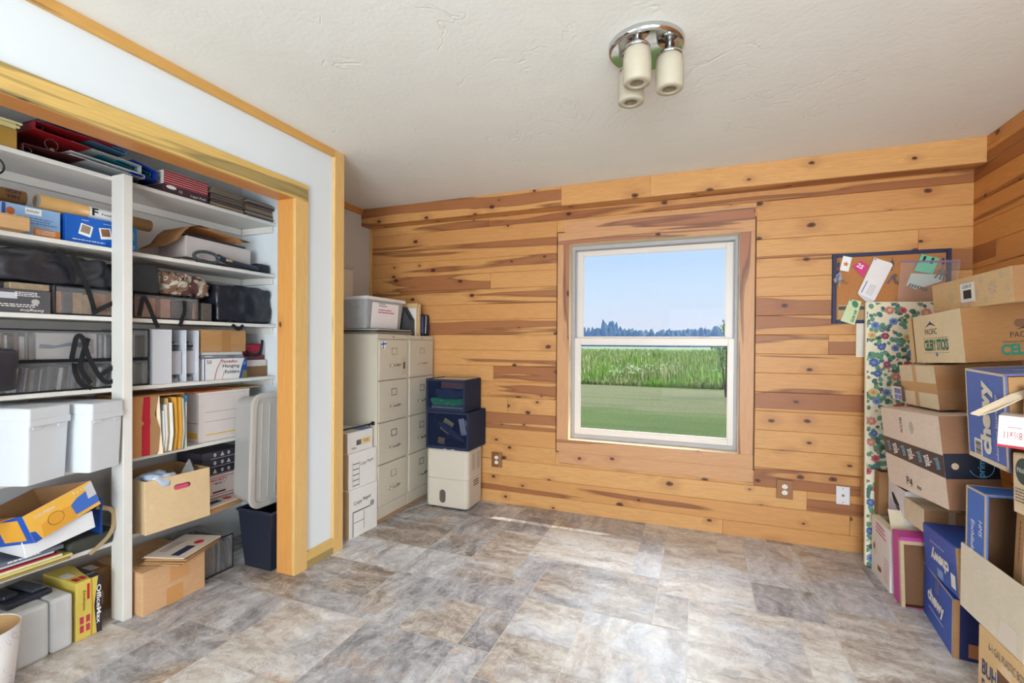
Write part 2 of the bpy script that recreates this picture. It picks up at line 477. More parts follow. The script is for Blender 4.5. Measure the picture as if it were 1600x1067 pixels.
VINYL = clear_mat('clear_vinyl', (0.90, 0.92, 0.95), 0.10, 0.06)
MILKY = clear_mat('milky_plastic', (0.88, 0.89, 0.90), 0.40, 0.25)

# ================================================================== THE ROOM
PANEL = wood('knotty_pine_panelling', 'x', srgb(206, 144, 84), srgb(222, 168, 106), srgb(146, 84, 54), srgb(58, 26, 18), 0.600, 0.66)
PANEL_Y = wood('knotty_pine_side_panelling', 'y', srgb(204, 132, 66), srgb(218, 152, 82), srgb(144, 76, 38), srgb(58, 26, 18), 0.580, 0.6)
TRIM_Z = wood('pine_trim_upright', 'z', srgb(226, 182, 112), srgb(236, 200, 136), srgb(180, 118, 58), srgb(88, 40, 22), 0.68, 0.30)
TRIM_Y = wood('pine_trim_level', 'y', srgb(222, 182, 104), srgb(230, 196, 122), srgb(146, 130, 88), srgb(96, 84, 60), 0.53, 0.4, purple=0.4)
TRIM_O = wood('pine_trim_orange', 'y', srgb(216, 144, 74), srgb(224, 154, 84), srgb(176, 104, 48), srgb(88, 40, 22), 0.68, 0.22)
JAMB_Z = wood('pine_jamb_upright', 'z', srgb(220, 156, 84), srgb(228, 166, 92), srgb(186, 112, 52), srgb(70, 34, 20), 0.72, 0.38)
CASE_X = wood('window_casing_level', 'x', srgb(208, 154, 108), srgb(218, 168, 122), srgb(160, 100, 78), srgb(66, 34, 32), 0.55, 0.6, purple=0.5)
CASE_Z = wood('window_casing_upright', 'z', srgb(208, 154, 108), srgb(218, 168, 122), srgb(156, 98, 80), srgb(66, 34, 36), 0.50, 0.35, purple=0.5)

g = G('skip_trowel_ceiling')
pp = g.pos()
n1 = g.noise(pp, 5.0, 5, 0.62, 0.6)
rid = g.step(g.math('ABSOLUTE', g.math('SUBTRACT', g.noise(pp, 2.6, 4, 0.6, 0.8), 0.5)), 0.0, 0.012)
msk = g.step(g.noise(pp, 3.1, 2), 0.52, 0.62)
rid = g.math('SUBTRACT', 1.0, g.math('MULTIPLY', g.math('SUBTRACT', 1.0, rid), msk))
hgt = g.math('ADD', g.math('MULTIPLY', n1, 0.6), g.math('MULTIPLY', rid, 0.35))
hgt = g.math('ADD', hgt, g.math('MULTIPLY', g.noise(pp, 55, 3), 0.16))
CEIL = g.done(g.mix(n1, srgb(234, 233, 227), srgb(242, 241, 235)), 0.75, 0, g.bump(hgt, 0.35, 0.012), 0.25)
g = G('painted_drywall')
pp = g.pos()
PAINT = g.done(g.mix(g.noise(pp, 3, 3), srgb(222, 228, 233), srgb(227, 233, 237)), 0.6, 0, g.bump(g.noise(pp, 160, 2), 0.05, 0.002), 0.3)
g = G('painted_closet_wall')
CLOSETP = g.done(g.mix(g.noise(g.pos(), 3, 3), srgb(206, 204, 200), srgb(214, 212, 208)), 0.65, 0, None, 0.3)
# stone look vinyl
g = G('stone_look_vinyl')
s = g.sep(g.pos()); r = g.island()
r2 = g.math('FRACT', g.math('MULTIPLY', r, 7.13)); r3 = g.math('FRACT', g.math('MULTIPLY', r, 23.7))
v = g.comb(g.math('ADD', s[0], g.math('MULTIPLY', r, 31)), g.math('ADD', s[1], g.math('MULTIPLY', r2, 17)), 0.0)
wv = g.vmath('ADD', v, g.vmath('MULTIPLY', g.noise(v, 3.2, 4, 0.6, 0.5, color=True), (0.20, 0.20, 0)))
sw = g.sep(wv)
sel = g.math('GREATER_THAN', r2, 0.5)
def swp(a_, b_): return g.math('ADD', g.math('MULTIPLY', a_, g.math('SUBTRACT', 1.0, sel)), g.math('MULTIPLY', b_, sel))
ua, ub = swp(sw[0], sw[1]), swp(sw[1], sw[0])
st = g.comb(g.math('MULTIPLY', g.math('ADD', ua, g.math('MULTIPLY', ub, 0.4)), 3.0), g.math('MULTIPLY', ub, 10.0), 0.0)
a = g.noise(st, 1.0, 8, 0.72, 0.3)
b = g.noise(wv, 22, 8, 0.78)
tone = g.math('ADD', g.math('ADD', g.math('MULTIPLY', a, 0.75), g.math('MULTIPLY', b, 0.45)), g.math('SUBTRACT', g.math('MULTIPLY', r3, 0.20), 0.185))
warm = g.ramp(tone, [(0.26, srgb(96, 84, 78)), (0.38, srgb(140, 126, 116)), (0.47, srgb(176, 162, 150)), (0.55, srgb(206, 196, 186)), (0.66, srgb(232, 228, 222))])
cool = g.ramp(tone, [(0.26, srgb(98, 96, 100)), (0.38, srgb(142, 140, 144)), (0.48, srgb(180, 178, 182)), (0.57, srgb(208, 207, 210)), (0.68, srgb(234, 234, 236))])
col = g.mix(g.step(g.math('ADD', g.noise(wv, 2.1, 3, 0.6), g.math('MULTIPLY', g.math('SUBTRACT', r2, 0.5), 0.3)), 0.40, 0.56), warm, cool)
tan = g.step(g.noise(g.vmath('ADD', wv, (4.3, 9.1, 0)), 4.0, 6, 0.75, 0.5), 0.56, 0.66)
col = g.mix(g.math('MULTIPLY', tan, 0.42), col, srgb(202, 162, 130))
vein = g.math('SUBTRACT', 1.0, g.step(g.math('ABSOLUTE', g.math('SUBTRACT', g.noise(wv, 4.5, 5, 0.7, 1.2), 0.5)), 0.0, 0.025))
col = g.mix(g.math('MULTIPLY', vein, 0.22), col, srgb(84, 76, 72))
vein2 = g.math('SUBTRACT', 1.0, g.step(g.math('ABSOLUTE', g.math('SUBTRACT', g.noise(g.vmath('ADD', wv, (8, 3, 0)), 6, 5, 0.7, 1.0), 0.52)), 0.0, 0.03))
col = g.mix(g.math('MULTIPLY', vein2, 0.35), col, srgb(222, 218, 212))
FLOOR = g.done(col, g.math('ADD', g.math('MULTIPLY', b, 0.18), 0.37), 0, g.bump(g.math('ADD', a, g.math('MULTIPLY', b, 0.6)), 0.08, 0.004), 0.7)
GROUT = plain((206, 198, 190), 0.5)

XCL = -2.82
XL, XW, XR, YB, YN, ZC = -2.752, -2.066, 1.465, 3.512, -3.10, 2.44
# floor: sheet of stone look vinyl laid as a modular pattern of oblongs
rnd = random.Random(11)
U_ = 0.1525
nx, ny = 30, 45
occ = [[False] * ny for _ in range(nx)]
bm = BM()
ox, oy = -2.93, -3.245
sizes = [(2, 2), (4, 3), (3, 4), (2, 3), (3, 2), (4, 2), (4, 4), (2, 4), (3, 3), (6, 3)]
for j in range(ny):
    for i in range(nx):
        if occ[i][j]: continue
        cand = sizes[:]; rnd.shuffle(cand); cand += [(2, 1), (1, 2), (1, 1)]
        for (a_, b_) in cand:
            if i + a_ <= nx and j + b_ <= ny and not any(occ[i + q][j + w_] for q in range(a_) for w_ in range(b_)):
                for q in range(a_):
                    for w_ in range(b_): occ[i + q][j + w_] = True
                x0, x1, y0, y1 = ox + i * U_, ox + (i + a_) * U_, oy + j * U_, oy + (j + b_) * U_
                x1 = min(x1, XR + 0.02); x0 = min(x0, XR + 0.02); y1 = min(y1, YB + 0.02)
                if x1 - x0 > 0.01 and y1 - y0 > 0.01:
                    e = 0.0017
                    vs = [bm.verts.new(c) for c in ((x0 + e, y0 + e, 0), (x1 - e, y0 + e, 0), (x1 - e, y1 - e, 0), (x0 + e, y1 - e, 0))]
                    bm.faces.new(vs)
                break
floor = struct('floor', bm, FLOOR)
bm = BM(); add_box(bm, -3.0, XR + 0.1, YN - 0.2, YB + 0.12, -0.12, -0.0006)
obj('grout', bm, GROUT, floor)
sbox('ceiling', CEIL, XCL - 0.1, XR + 0.1, YN - 0.1, YB + 0.12, ZC, ZC + 0.1)

# ---- panelled walls: every board a chamfered plank
PH = 0.1253
def plank_wall(name, mat, axis, a0, a1, face, depth, holes=(), seed=0, z1=ZC, sgn=1, z0=-0.028, jmin=2.2, jmax=4.5, ph=PH):
    rnd = random.Random(seed); bm = BM(); ch = 0.0032
    z = z0; k = 0
    while z < z1 - 0.002:
        zt = min(z + ph, z1)
        cuts = [a0]; x = a0 + rnd.uniform(0.3, jmax)
        while x < a1 - 0.2: cuts.append(x); x += rnd.uniform(jmin, jmax)
        cuts.append(a1)
        pieces = [(cuts[i], cuts[i + 1], z, zt) for i in range(len(cuts) - 1)]
        for (h0, h1, hz0, hz1) in holes:
            new = []
            for (p0, p1, q0, q1) in pieces:
                if q1 <= hz0 or q0 >= hz1 or p1 <= h0 or p0 >= h1: new.append((p0, p1, q0, q1)); continue
                if p0 < h0: new.append((p0, h0, q0, q1))
                if p1 > h1: new.append((h1, p1, q0, q1))
                if q0 < hz0: new.append((max(p0, h0), min(p1, h1), q0, hz0))
                if q1 > hz1: new.append((max(p0, h0), min(p1, h1), hz1, q1))
            pieces = new
        for (p0, p1, q0, q1) in pieces:
            if p1 - p0 < 0.004 or q1 - q0 < 0.004: continue
            e = 0.0003
            f0 = face; f1 = face + sgn * depth
            def P(u, w, zz): return (u, w, zz) if axis == 'x' else (w, u, zz)
            c = min(ch, (q1 - q0) / 3)
            outer = [P(p0 + e, f0 + sgn * c, q0 + e), P(p1 - e, f0 + sgn * c, q0 + e), P(p1 - e, f0 + sgn * c, q1 - e), P(p0 + e, f0 + sgn * c, q1 - e)]
            cx_ = 0.001
            inner = [P(p0 + e + cx_, f0, q0 + e + c), P(p1 - e - cx_, f0, q0 + e + c), P(p1 - e - cx_, f0, q1 - e - c), P(p0 + e + cx_, f0, q1 - e - c)]
            back = [P(p0 + e, f1, q0 + e), P(p1 - e, f1, q0 + e), P(p1 - e, f1, q1 - e), P(p0 + e, f1, q1 - e)]
            I = [bm.verts.new(v) for v in inner]; O = [bm.verts.new(v) for v in outer]; B_ = [bm.verts.new(v) for v in back]
            bm.faces.new(I)
            for i in range(4):
                j = (i + 1) % 4
                bm.faces.new((I[i], O[i], O[j], I[j])); bm.faces.new((O[i], B_[i], B_[j], O[j]))
            bm.faces.new(B_[::-1])
        z = zt; k += 1
    return struct(name, bm, mat)
WX0, WX1, WZ0, WZ1 = -0.916, 0.251, 0.552, 2.034
wb = plank_wall('wall_back', PANEL, 'x', XL, XR + 0.03, YB, 0.03, [(WX0 - 0.1, WX1 + 0.1, WZ0 - 0.1, WZ1 + 0.1)], 5)
# solid wall behind the boards (in four pieces round the window)
SH = plain((150, 118, 84), 0.8)
bm = BM()
for (x0, x1, z0, z1) in ((XL - 0.1, WX0 - 0.0185, -0.4, 2.6), (WX1 + 0.0185, XR + 0.1, -0.4, 2.6), (WX0 - 0.0185, WX1 + 0.0185, -0.4, WZ0 - 0.0185), (WX0 - 0.0185, WX1 + 0.0185, WZ1 + 0.0185, 2.6)):
    add_box(bm, x0, x1, YB + 0.027, YB + 0.17, z0, z1)
obj('sheathing', bm, SH, wb)
plank_wall('wall_right', PANEL_Y, 'y', -0.95 + 1.1, YB + 0.03, XR, 0.03, [], 9)
sbox('wall_right_backing', SH, XR + 0.027, XR + 0.12, 0.15, YB + 0.1, -0.1, 2.6)
# right wall behind the camera, with an opening added for the right fill lamp
bm = BM()
add_box(bm, XR, XR + 0.12, YN, -1.0, 0, ZC); add_box(bm, XR, XR + 0.12, 0.1, 0.15, 0, ZC)
add_box(bm, XR, XR + 0.12, -1.0, 0.1, 0, 0.9); add_box(bm, XR, XR + 0.12, -1.0, 0.1, 2.1, ZC)
struct('wall_right_near', bm, PAINT)
bm = BM()
add_box(bm, XL - 0.1, -0.68, YN - 0.12, YN, 0, ZC); add_box(bm, 1.28, XR + 0.12, YN - 0.12, YN, 0, ZC)
add_box(bm, -0.68, 1.28, YN - 0.12, YN, 0, 0.04); add_box(bm, -0.68, 1.28, YN - 0.12, YN, 2.22, ZC)
struct('wall_near', bm, PAINT)  # unseen wall, its opening shaped to fit the added rear fill lamp

# boxed beam along the top of the back wall: face boards and underside
YF, ZB = 3.378, 2.296
bm = BM()
for x0, x1 in ((XL, -0.948), (-0.948, -0.317), (-0.317, XR)):
    add_box(bm, x0 + 0.0004, x1 - 0.0004, YF, YF + 0.02, ZB, ZC, 0.0015)
add_box(bm, XL, XR, YF + 0.02, YB, ZB, ZB + 0.02)
struct('trim_1', bm, PANEL)
bm = BM(); add_box(bm, XL, XL + 0.018, YB - 0.02, YB, 0, ZB, 0.001); struct('trim_2', bm, TRIM_Z)

# left wall: closet opening, white return, corner post
CY0, CY1, CZ1 = 0.05, 1.990, 2.083      # rough opening behind the jambs
sbox('wall_left_near', PAINT, -2.175, XW, YN, CY0, 0, ZC)
sbox('wall_left_header', PAINT, -2.175, XW, CY0, CY1, CZ1, ZC)
bm = BM(); add_box(bm, -2.175, XW, CY1, 2.335, 0, ZC); struct('wall_left', bm, PAINT)
sbox('wall_partition', PAINT, XCL - 0.05, -2.175, 2.270, 2.335, 0, ZC)
sbox('wall_closet', CLOSETP, XCL - 0.1, XCL, -0.25, 2.27, 0, ZC)
sbox('wall_alcove', CLOSETP, XL - 0.1, XL, 2.3345, YB + 0.05, 0, ZC)
sbox('wall_closet_end', CLOSETP, XCL, -2.175, -0.25, -0.15, 0, ZC)
# jambs
sbox('trim_3', JAMB_Z, -2.176, XW + 0.002, 1.972, 1.990, 0, CZ1, 0.0008)
sbox('trim_4', JAMB_Z, -2.176, XW + 0.002, CY0, CY0 + 0.018, 0, CZ1, 0.0008)
sbox('trim_5', TRIM_O, -2.176, XW + 0.002, CY0 + 0.018, 1.972, 2.065, 2.083, 0.0008)
# casings (20 mm proud)
sbox('trim_6', TRIM_Z, XW, -2.046, 1.972, 2.063, 0, 2.066, 0.0015)
sbox('trim_7', TRIM_Z, XW, -2.046, CY0 - 0.07, CY0 + 0.018, 0, 2.066, 0.0015)
sbox('trim_8', TRIM_Y, XW, -2.046, CY0 - 0.07, 2.063, 2.066, 2.159, 0.0015)
# corner post
bm = BM(); add_box(bm, XW, -2.046, 2.272, 2.352, 0, ZC, 0.0015); add_box(bm, -2.15, XW, 2.335, 2.352, 0, ZC, 0.001)
struct('trim_9', bm, TRIM_Z)
sbox('trim_10', wood('pine_ceiling_trim', 'y', srgb(214, 164, 90), srgb(222, 174, 100), srgb(176, 118, 58), srgb(104, 44, 26), 0.68, 0.5), XW, -2.046, YN, 2.272, 2.397, ZC, 0.0015)
sbox('baseboard_left', TRIM_Y, XW, -2.047, 2.063, 2.272, 0, 0.093, 0.0015)
sbox('trim_11', TRIM_O, XL, XL + 0.018, 2.352, YF, 2.395, ZC, 0.001)

# ================================================================== WINDOW
VIN = plain((226, 216, 208), 0.35, spec=0.5, var=0.03)
VING = plain((176, 174, 178), 0.4, var=0.03)
bm = BM()    # pine jamb liner
D0, D1 = YB - 0.004, 3.62
JX = wood('window_jamb', 'x', srgb(240, 214, 176), srgb(244, 222, 188), srgb(210, 160, 104), srgb(120, 70, 40), 0.75, 0.1)  # paler pine: sunlight on the jamb put into the colour
add_box(bm, WX0 - 0.018, WX0, D0, D1, WZ0 - 0.018, WZ1 + 0.018); add_box(bm, WX1, WX1 + 0.018, D0, D1, WZ0 - 0.018, WZ1 + 0.018)
add_box(bm, WX0, WX1, D0, D1, WZ0 - 0.018, WZ0); add_box(bm, WX0, WX1, D0, D1, WZ1, WZ1 + 0.018)
win = struct('window_1', bm, JX)
# casing boards
CW = 0.092
for (nm, m, x0, x1, z0, z1) in (('casing', CASE_Z, WX0 - CW, WX0 - 0.001, WZ0 - 0.001, WZ1 + 0.001), ('casing', CASE_Z, WX1 + 0.001, WX1 + CW, WZ0 - 0.001, WZ1 + 0.001),
                       ('casing', CASE_X, WX0 - CW, WX1 + CW, WZ1 + 0.001, WZ1 + CW), ('casing', CASE_X, WX0 - CW, WX1 + CW, WZ0 - CW, WZ0 - 0.001),
                       ('casing', CASE_X, WX0 - CW + 0.05, WX1 + CW, WZ1 + CW, WZ1 + 2 * CW - 0.01), ('casing', CASE_X, WX0 - CW + 0.02, WX1 + CW, WZ0 - 2 * CW, WZ0 - CW)):
    boxobj(nm, m, x0, x1, YB - 0.006, YB + 0.014, z0, z1, win, 0.0015)
# vinyl frame
bm = BM()
fo, fi = 0.0, 0.022
for (x0, x1, z0, z1) in ((WX0, WX0 + fi, WZ0, WZ1), (WX1 - fi, WX1, WZ0, WZ1), (WX0 + fi, WX1 - fi, WZ0, WZ0 + 0.03), (WX0 + fi, WX1 - fi, WZ1 - 0.028, WZ1)):
    add_box(bm, x0, x1, 3.60, 3.70, z0, z1, 0.002)
add_box(bm, WX0 + fi, WX0 + fi + 0.008, 3.635, 3.645, WZ0 + 0.03, WZ1 - 0.028)
add_box(bm, WX1 - fi - 0.008, WX1 - fi, 3.635, 3.645, WZ0 + 0.03, WZ1 - 0.028)
obj('window_frame', bm, VING, win)
def sash(nm, x0, x1, z0, z1, gx0, gx1, gz0, gz1, y0, y1):
    bm = BM()
    for (a, b, c, d) in ((x0, gx0, z0, z1), (gx1, x1, z0, z1), (gx0, gx1, z0, gz0), (gx0, gx1, gz1, z1)):
        add_box(bm, a, b, y0, y1, c, d, 0.002)
    for (a, b, c, d) in ((gx0, gx0 + 0.005, gz0, gz1), (gx1 - 0.005, gx1, gz0, gz1), (gx0, gx1, gz0, gz0 + 0.005), (gx0, gx1, gz1 - 0.005, gz1)):
        add_box(bm, a, b, y0 + 0.004, y0 + 0.012, c, d)
    o = obj(nm, bm, VIN, win)
    bm = BM(); add_box(bm, gx0 - 0.004, gx1 + 0.004, (y0 + y1) / 2 - 0.002, (y0 + y1) / 2 + 0.002, gz0 - 0.004, gz1 + 0.004)
    obj('pane', bm, PANE, o)
    return o
g = G('window_glass')
tr = g.n('ShaderNodeBsdfTransparent'); g.put(tr.inputs[0], (0.985, 0.99, 0.99))
gl = g.n('ShaderNodeBsdfGlossy'); g.put(gl.inputs[0], (0.9, 0.95, 1.0)); gl.inputs['Roughness'].default_value = 0.0
mx = g.n('ShaderNodeMixShader'); mx.inputs[0].default_value = 0.001
g.t.links.new(tr.outputs[0], mx.inputs[1]); g.t.links.new(gl.outputs[0], mx.inputs[2]); g.t.links.new(mx.outputs[0], g.out.inputs[0])
PANE = g.m
sash('upper_sash', WX0 + 0.024, WX1 - 0.024, 1.285, WZ1 - 0.03, -0.842, 0.177, 1.335, 1.966, 3.652, 3.68)
lo = sash('lower_sash', WX0 + 0.018, WX1 - 0.018, WZ0 + 0.022, 1.326, -0.853, 0.193, 0.626, 1.279, 3.612, 3.642)
for x in (-0.72, 0.04):
    bm = BM(); add_box(bm, x - 0.03, x + 0.03, 3.618, 3.64, 1.326, 1.332, 0.002); add_box(bm, x - 0.012, x + 0.022, 3.616, 3.63, 1.332, 1.337, 0.002)
    obj('sash_lock', bm, VIN, lo, smooth=False)

# outside: eave, lawn, meadow, woods
sbox('roof_overhang', plain((232, 232, 230), 0.6), -5.5, 4.5, YB + 0.17, 4.33, 2.20, 2.62)
g = G('mown_lawn')
s = g.sep(g.pos())
n1 = g.noise(g.pos(), 0.5, 4, 0.6)
rows = g.noise(g.comb(g.math('MULTIPLY', s[0], 0.10), g.math('MULTIPLY', s[1], 1.5), 0.0), 1.0, 4, 0.7)
f2 = g.step(g.noise(g.comb(g.math('MULTIPLY', s[0], 26), g.math('MULTIPLY', s[1], 9), 0.0), 1.0, 5, 0.8), 0.32, 0.68)
gr = g.mix(g.math('MULTIPLY', g.math('ADD', n1, f2), 0.5), srgb(56, 78, 30), srgb(98, 114, 54))
hay = g.mix(f2, srgb(88, 90, 56), srgb(128, 126, 90))
far_ = g.step(g.math('ADD', s[1], g.math('MULTIPLY', n1, 3)), 13.4, 15.4)
col = g.mix(g.math('MULTIPLY', far_, g.step(rows, 0.3, 0.55)), gr, hay)
col = g.mix(g.math('MULTIPLY', g.step(rows, 0.50, 0.62), 0.35), col, srgb(70, 76, 52))
LAWN = g.done(col, 0.9, 0, g.bump(f2, 0.8, 0.06), 0.1)
g = G('meadow_ground')
col = g.mix(g.noise(g.pos(), 0.35, 4), srgb(86, 102, 56), srgb(110, 120, 72))
MEADOW = g.done(col, 0.95, 0, None, 0.05)
GZ = -0.5
bm = BM(); bmesh.ops.create_grid(bm, x_segments=60, y_segments=24, size=0.5)
for v in bm.verts:
    v.co = Vector((v.co.x * 70, 3.7 + (v.co.y + 0.5) * 17.6, GZ + 0.03 * mnoise.noise(Vector((v.co.x * 20, v.co.y * 8, 0)))))
lawn = tag(obj('lawn_grass', bm, LAWN, None, True), 'short mown lawn with a strip of cut hay outside the window', 'grass', kind='stuff')
bm = BM(); bmesh.ops.create_grid(bm, x_segments=90, y_segments=90, size=0.5)
for v in bm.verts:
    x, y = v.co.x * 900, 20.6 + (v.co.y + 0.5) ** 2 * 520
    v.co = Vector((x, y, GZ - 0.05 + 0.5 * mnoise.noise(Vector((x * 0.03, y * 0.05, 0))) * min(1, (y - 20) / 30)))
struct('ground', bm, MEADOW, smooth=True)

def blades(name, n, x0, x1, y0, y1, hfun, cols, seed, wid=0.02):
    rnd = random.Random(seed); verts = []; faces = []
    for i in range(n):
        t_ = rnd.random() ** 1.9; y = y0 + (y1 - y0) * t_; x = rnd.uniform(x0 - 30 * t_, x1 + 14 * t_)
        h = hfun(x, y, rnd); a = rnd.uniform(0, PI); lean = rnd.gauss(0, 0.16) * h; w = wid * rnd.uniform(0.6, 1.4) * (1 + 2.2 * t_)
        dx, dy = math.cos(a) * w, math.sin(a) * w
        lx, ly = lean * math.cos(a * 3), lean * math.sin(a * 3)
        b = len(verts)
        verts += [(x - dx, y - dy, GZ - 0.05), (x + dx, y + dy, GZ - 0.05), (x + lx * .4 + dx * .8, y + ly * .4 + dy * .8, GZ + h * .6), (x + lx * .4 - dx * .8, y + ly * .4 - dy * .8, GZ + h * .6), (x + lx, y + ly, GZ + h)]
        faces += [(b, b + 1, b + 2, b + 3), (b + 3, b + 2, b + 4)]
    me = bpy.data.meshes.new(name); me.from_pydata(verts, [], faces); me.update()
    me.materials.append(cols)
    o = bpy.data.objects.new(name, me); C.objects.link(o)
    return o
g = G('tall_grass_blades')
r = g.island()
patchy = g.noise(g.pos(), 0.35, 3, 0.6)
c1 = g.ramp(r, [(0.0, srgb(96, 118, 62)), (0.40, srgb(128, 146, 84)), (0.68, srgb(158, 168, 108)), (0.85, srgb(190, 184, 140)), (1.0, srgb(198, 186, 152))])
c2 = g.ramp(r, [(0.0, srgb(116, 156, 68)), (1.0, srgb(156, 184, 96))])
GRASSB = g.done(g.mix(g.step(patchy, 0.50, 0.62), c1, c2), 0.8, 0, None, 0.15)
def hmead(x, y, rnd):
    base = 0.55 + 0.35 * mnoise.noise(Vector((x * 0.5, y * 0.35, 0))) + min(0.30, (y - 20.7) * 0.045)
    return max(0.12, base * rnd.uniform(0.3, 1.15) * min(1, 0.45 + (y - 20.6) * 0.4))
tag(blades('meadow_grass', 80000, -17, 11, 20.6, 95, hmead, GRASSB, 3, 0.028), 'tall unmown green meadow grass beyond the mown lawn', 'grass', kind='stuff')
# a few white flower heads in the meadow
rnd = random.Random(8); bm = BM()
for i in range(170):
    c = rnd.choice(((-3.3, 23.2), (-1.6, 23.6), (0.6, 22.5), (-2.8, 23.0)))
    x, y = c[0] + rnd.gauss(0, 0.5), c[1] + rnd.gauss(0, 0.5)
    z = GZ + hmead(x, y, rnd) + 0.05
    a = 0.03 * rnd.uniform(0.6, 1.3)
    add_box(bm, x - a, x + a, y - a, y + a, z - a * 0.4, z + a * 0.4)
tag(obj('meadow_flowers', bm, plain((226, 226, 214), 0.8)), 'pale flower heads scattered in the tall meadow grass', 'flowers', kind='stuff')

def leaf_cloud(bm, cx, cy, cz, rx, ry, rz, n, size, rnd):
    for i in range(n):
        while True:
            p = Vector((rnd.uniform(-1, 1), rnd.uniform(-1, 1), rnd.uniform(-1, 1)))
            if 0.25 < p.length < 1: break
        q = Vector((cx + p.x * rx, cy + p.y * ry, cz + p.z * rz))
        s_ = size * rnd.uniform(0.6, 1.3)
        e = Euler((rnd.uniform(0, PI), rnd.uniform(0, PI), rnd.uniform(0, PI))).to_matrix()
        vs = [bm.verts.new(q + e @ Vector(c)) for c in ((-s_, 0, 0), (0, -s_ * .45, 0), (s_, 0, 0), (0, s_ * .45, 0))]
        bm.faces.new(vs)
g = G('woodland_foliage')
FOL = g.done(g.ramp(g.noise(g.pos(), 0.25, 3), [(0.3, srgb(54, 70, 60)), (0.7, srgb(78, 94, 78))]), 0.9, 0, None, 0.1)
rnd = random.Random(21)
# far belt of woods, 330 m away: closely packed conical and round crowns
bm = BM()
for i in range(560):
    x = rnd.uniform(-300, 180); y = rnd.uniform(325, 352)
    h = rnd.uniform(10.5, 14.0) + 2.6 * mnoise.noise(Vector((x * 0.02, 0, 0))) + (4.5 if -62 < x < -52 else 0)
    rr = rnd.uniform(2.2, 4.4)
    prof = [(0.01, 0), (rr, 0.8), (rr * 0.95, h * 0.45), (rr * 0.6, h * 0.75), (rr * 0.25, h * 0.93), (0, h)]
    M = Matrix.Translation((x, y, GZ - 0.4))
    b0 = len(bm.verts)
    add_lathe(bm, prof, 8, M)
    bm.verts.ensure_lookup_table()
    for v in bm.verts[b0:]:
        v.co += Vector((mnoise.noise(v.co * 0.7), mnoise.noise(v.co * 0.7 + Vector((9, 0, 0))), mnoise.noise(v.co * 0.9 + Vector((0, 9, 0))))) * 1.1
tag(obj('distant_woods', bm, FOL, None, True), 'hazy blue belt of distant woods along the horizon', 'trees', kind='stuff')
# shrub at the right edge of the view
bs = thing('shrub', 'leafy green shrub at the right edge of the window view', 'shrub', (0.88, 17.6, GZ))
bm = BM(); rnd = random.Random(4)
for (x, z, rx, rz, n) in ((0.1, 1.25, 0.45, 0.5, 220), (0.30, 1.95, 0.42, 0.42, 200), (-0.25, 1.75, 0.28, 0.25, 70), (0.0, 2.35, 0.22, 0.28, 60)):
    leaf_cloud(bm, x, 0, z, rx, 0.6, rz, n, 0.07, rnd)
obj('foliage', bm, plain((104, 132, 88), 0.8, var=0.3, scale=3), bs)
bm = BM()
for (x, z) in ((0, 1.6), (0.35, 2.2), (-0.25, 1.8), (0.05, 2.5), (0.4, 1.5)):
    add_tube(bm, smooth_path([(0, 0, -0.05), (x * 0.4, 0.05, z * 0.5), (x, 0, z)], 4), [0.03 - 0.0028 * k for k in range(9)], 6)
obj('stem', bm, plain((84, 70, 54), 0.9), bs)

# the haze of a humid summer day over the far fields
bm = BM(); add_box(bm, -330, 230, 45, 420, -1.2, 60)
hz = obj('haze', bm, None)
hz['kind'] = 'structure'
g = G('summer_haze')
vs_ = g.n('ShaderNodeVolumeScatter'); vs_.inputs['Color'].default_value = (0.09, 0.175, 0.47, 1); vs_.inputs['Density'].default_value = 0.0018
g.t.links.new(vs_.outputs[0], g.out.inputs['Volume'])
hz.data.materials.append(g.m)

# ================================================================== THINGS: builders
def carton(name, label, dim, loc, rot=(0, 0, 0), mat=None, cat='box', tape=None, group=None, seam=True, bevel=0.003, tapemat=None, seam_face='t'):
    """closed box: body, two lid flaps meeting in a seam, tape"""
    w, d, h = dim
    t = thing(name, label, cat, loc, rot, group)
    bm = BM(); add_box(bm, -w / 2, w / 2, -d / 2, d / 2, 0, h - (0.004 if seam else 0), bevel, 2)
    obj('body', bm, mat, t)
    if seam:
        along = 'y' if d >= w else 'x'
        for sg in (-1, 1):
            bm = BM()
            if along == 'y': add_box(bm, *( (-w / 2 + .001, -0.0012) if sg < 0 else (0.0012, w / 2 - .001)), -d / 2 + .001, d / 2 - .001, h - 0.004, h - 0.0002, 0.0008)
            else: add_box(bm, -w / 2 + .001, w / 2 - .001, *((-d / 2 + .001, -0.0012) if sg < 0 else (0.0012, d / 2 - .001)), h - 0.004, h - 0.0002, 0.0008)
            obj('lid_flap', bm, mat, t)
    return t
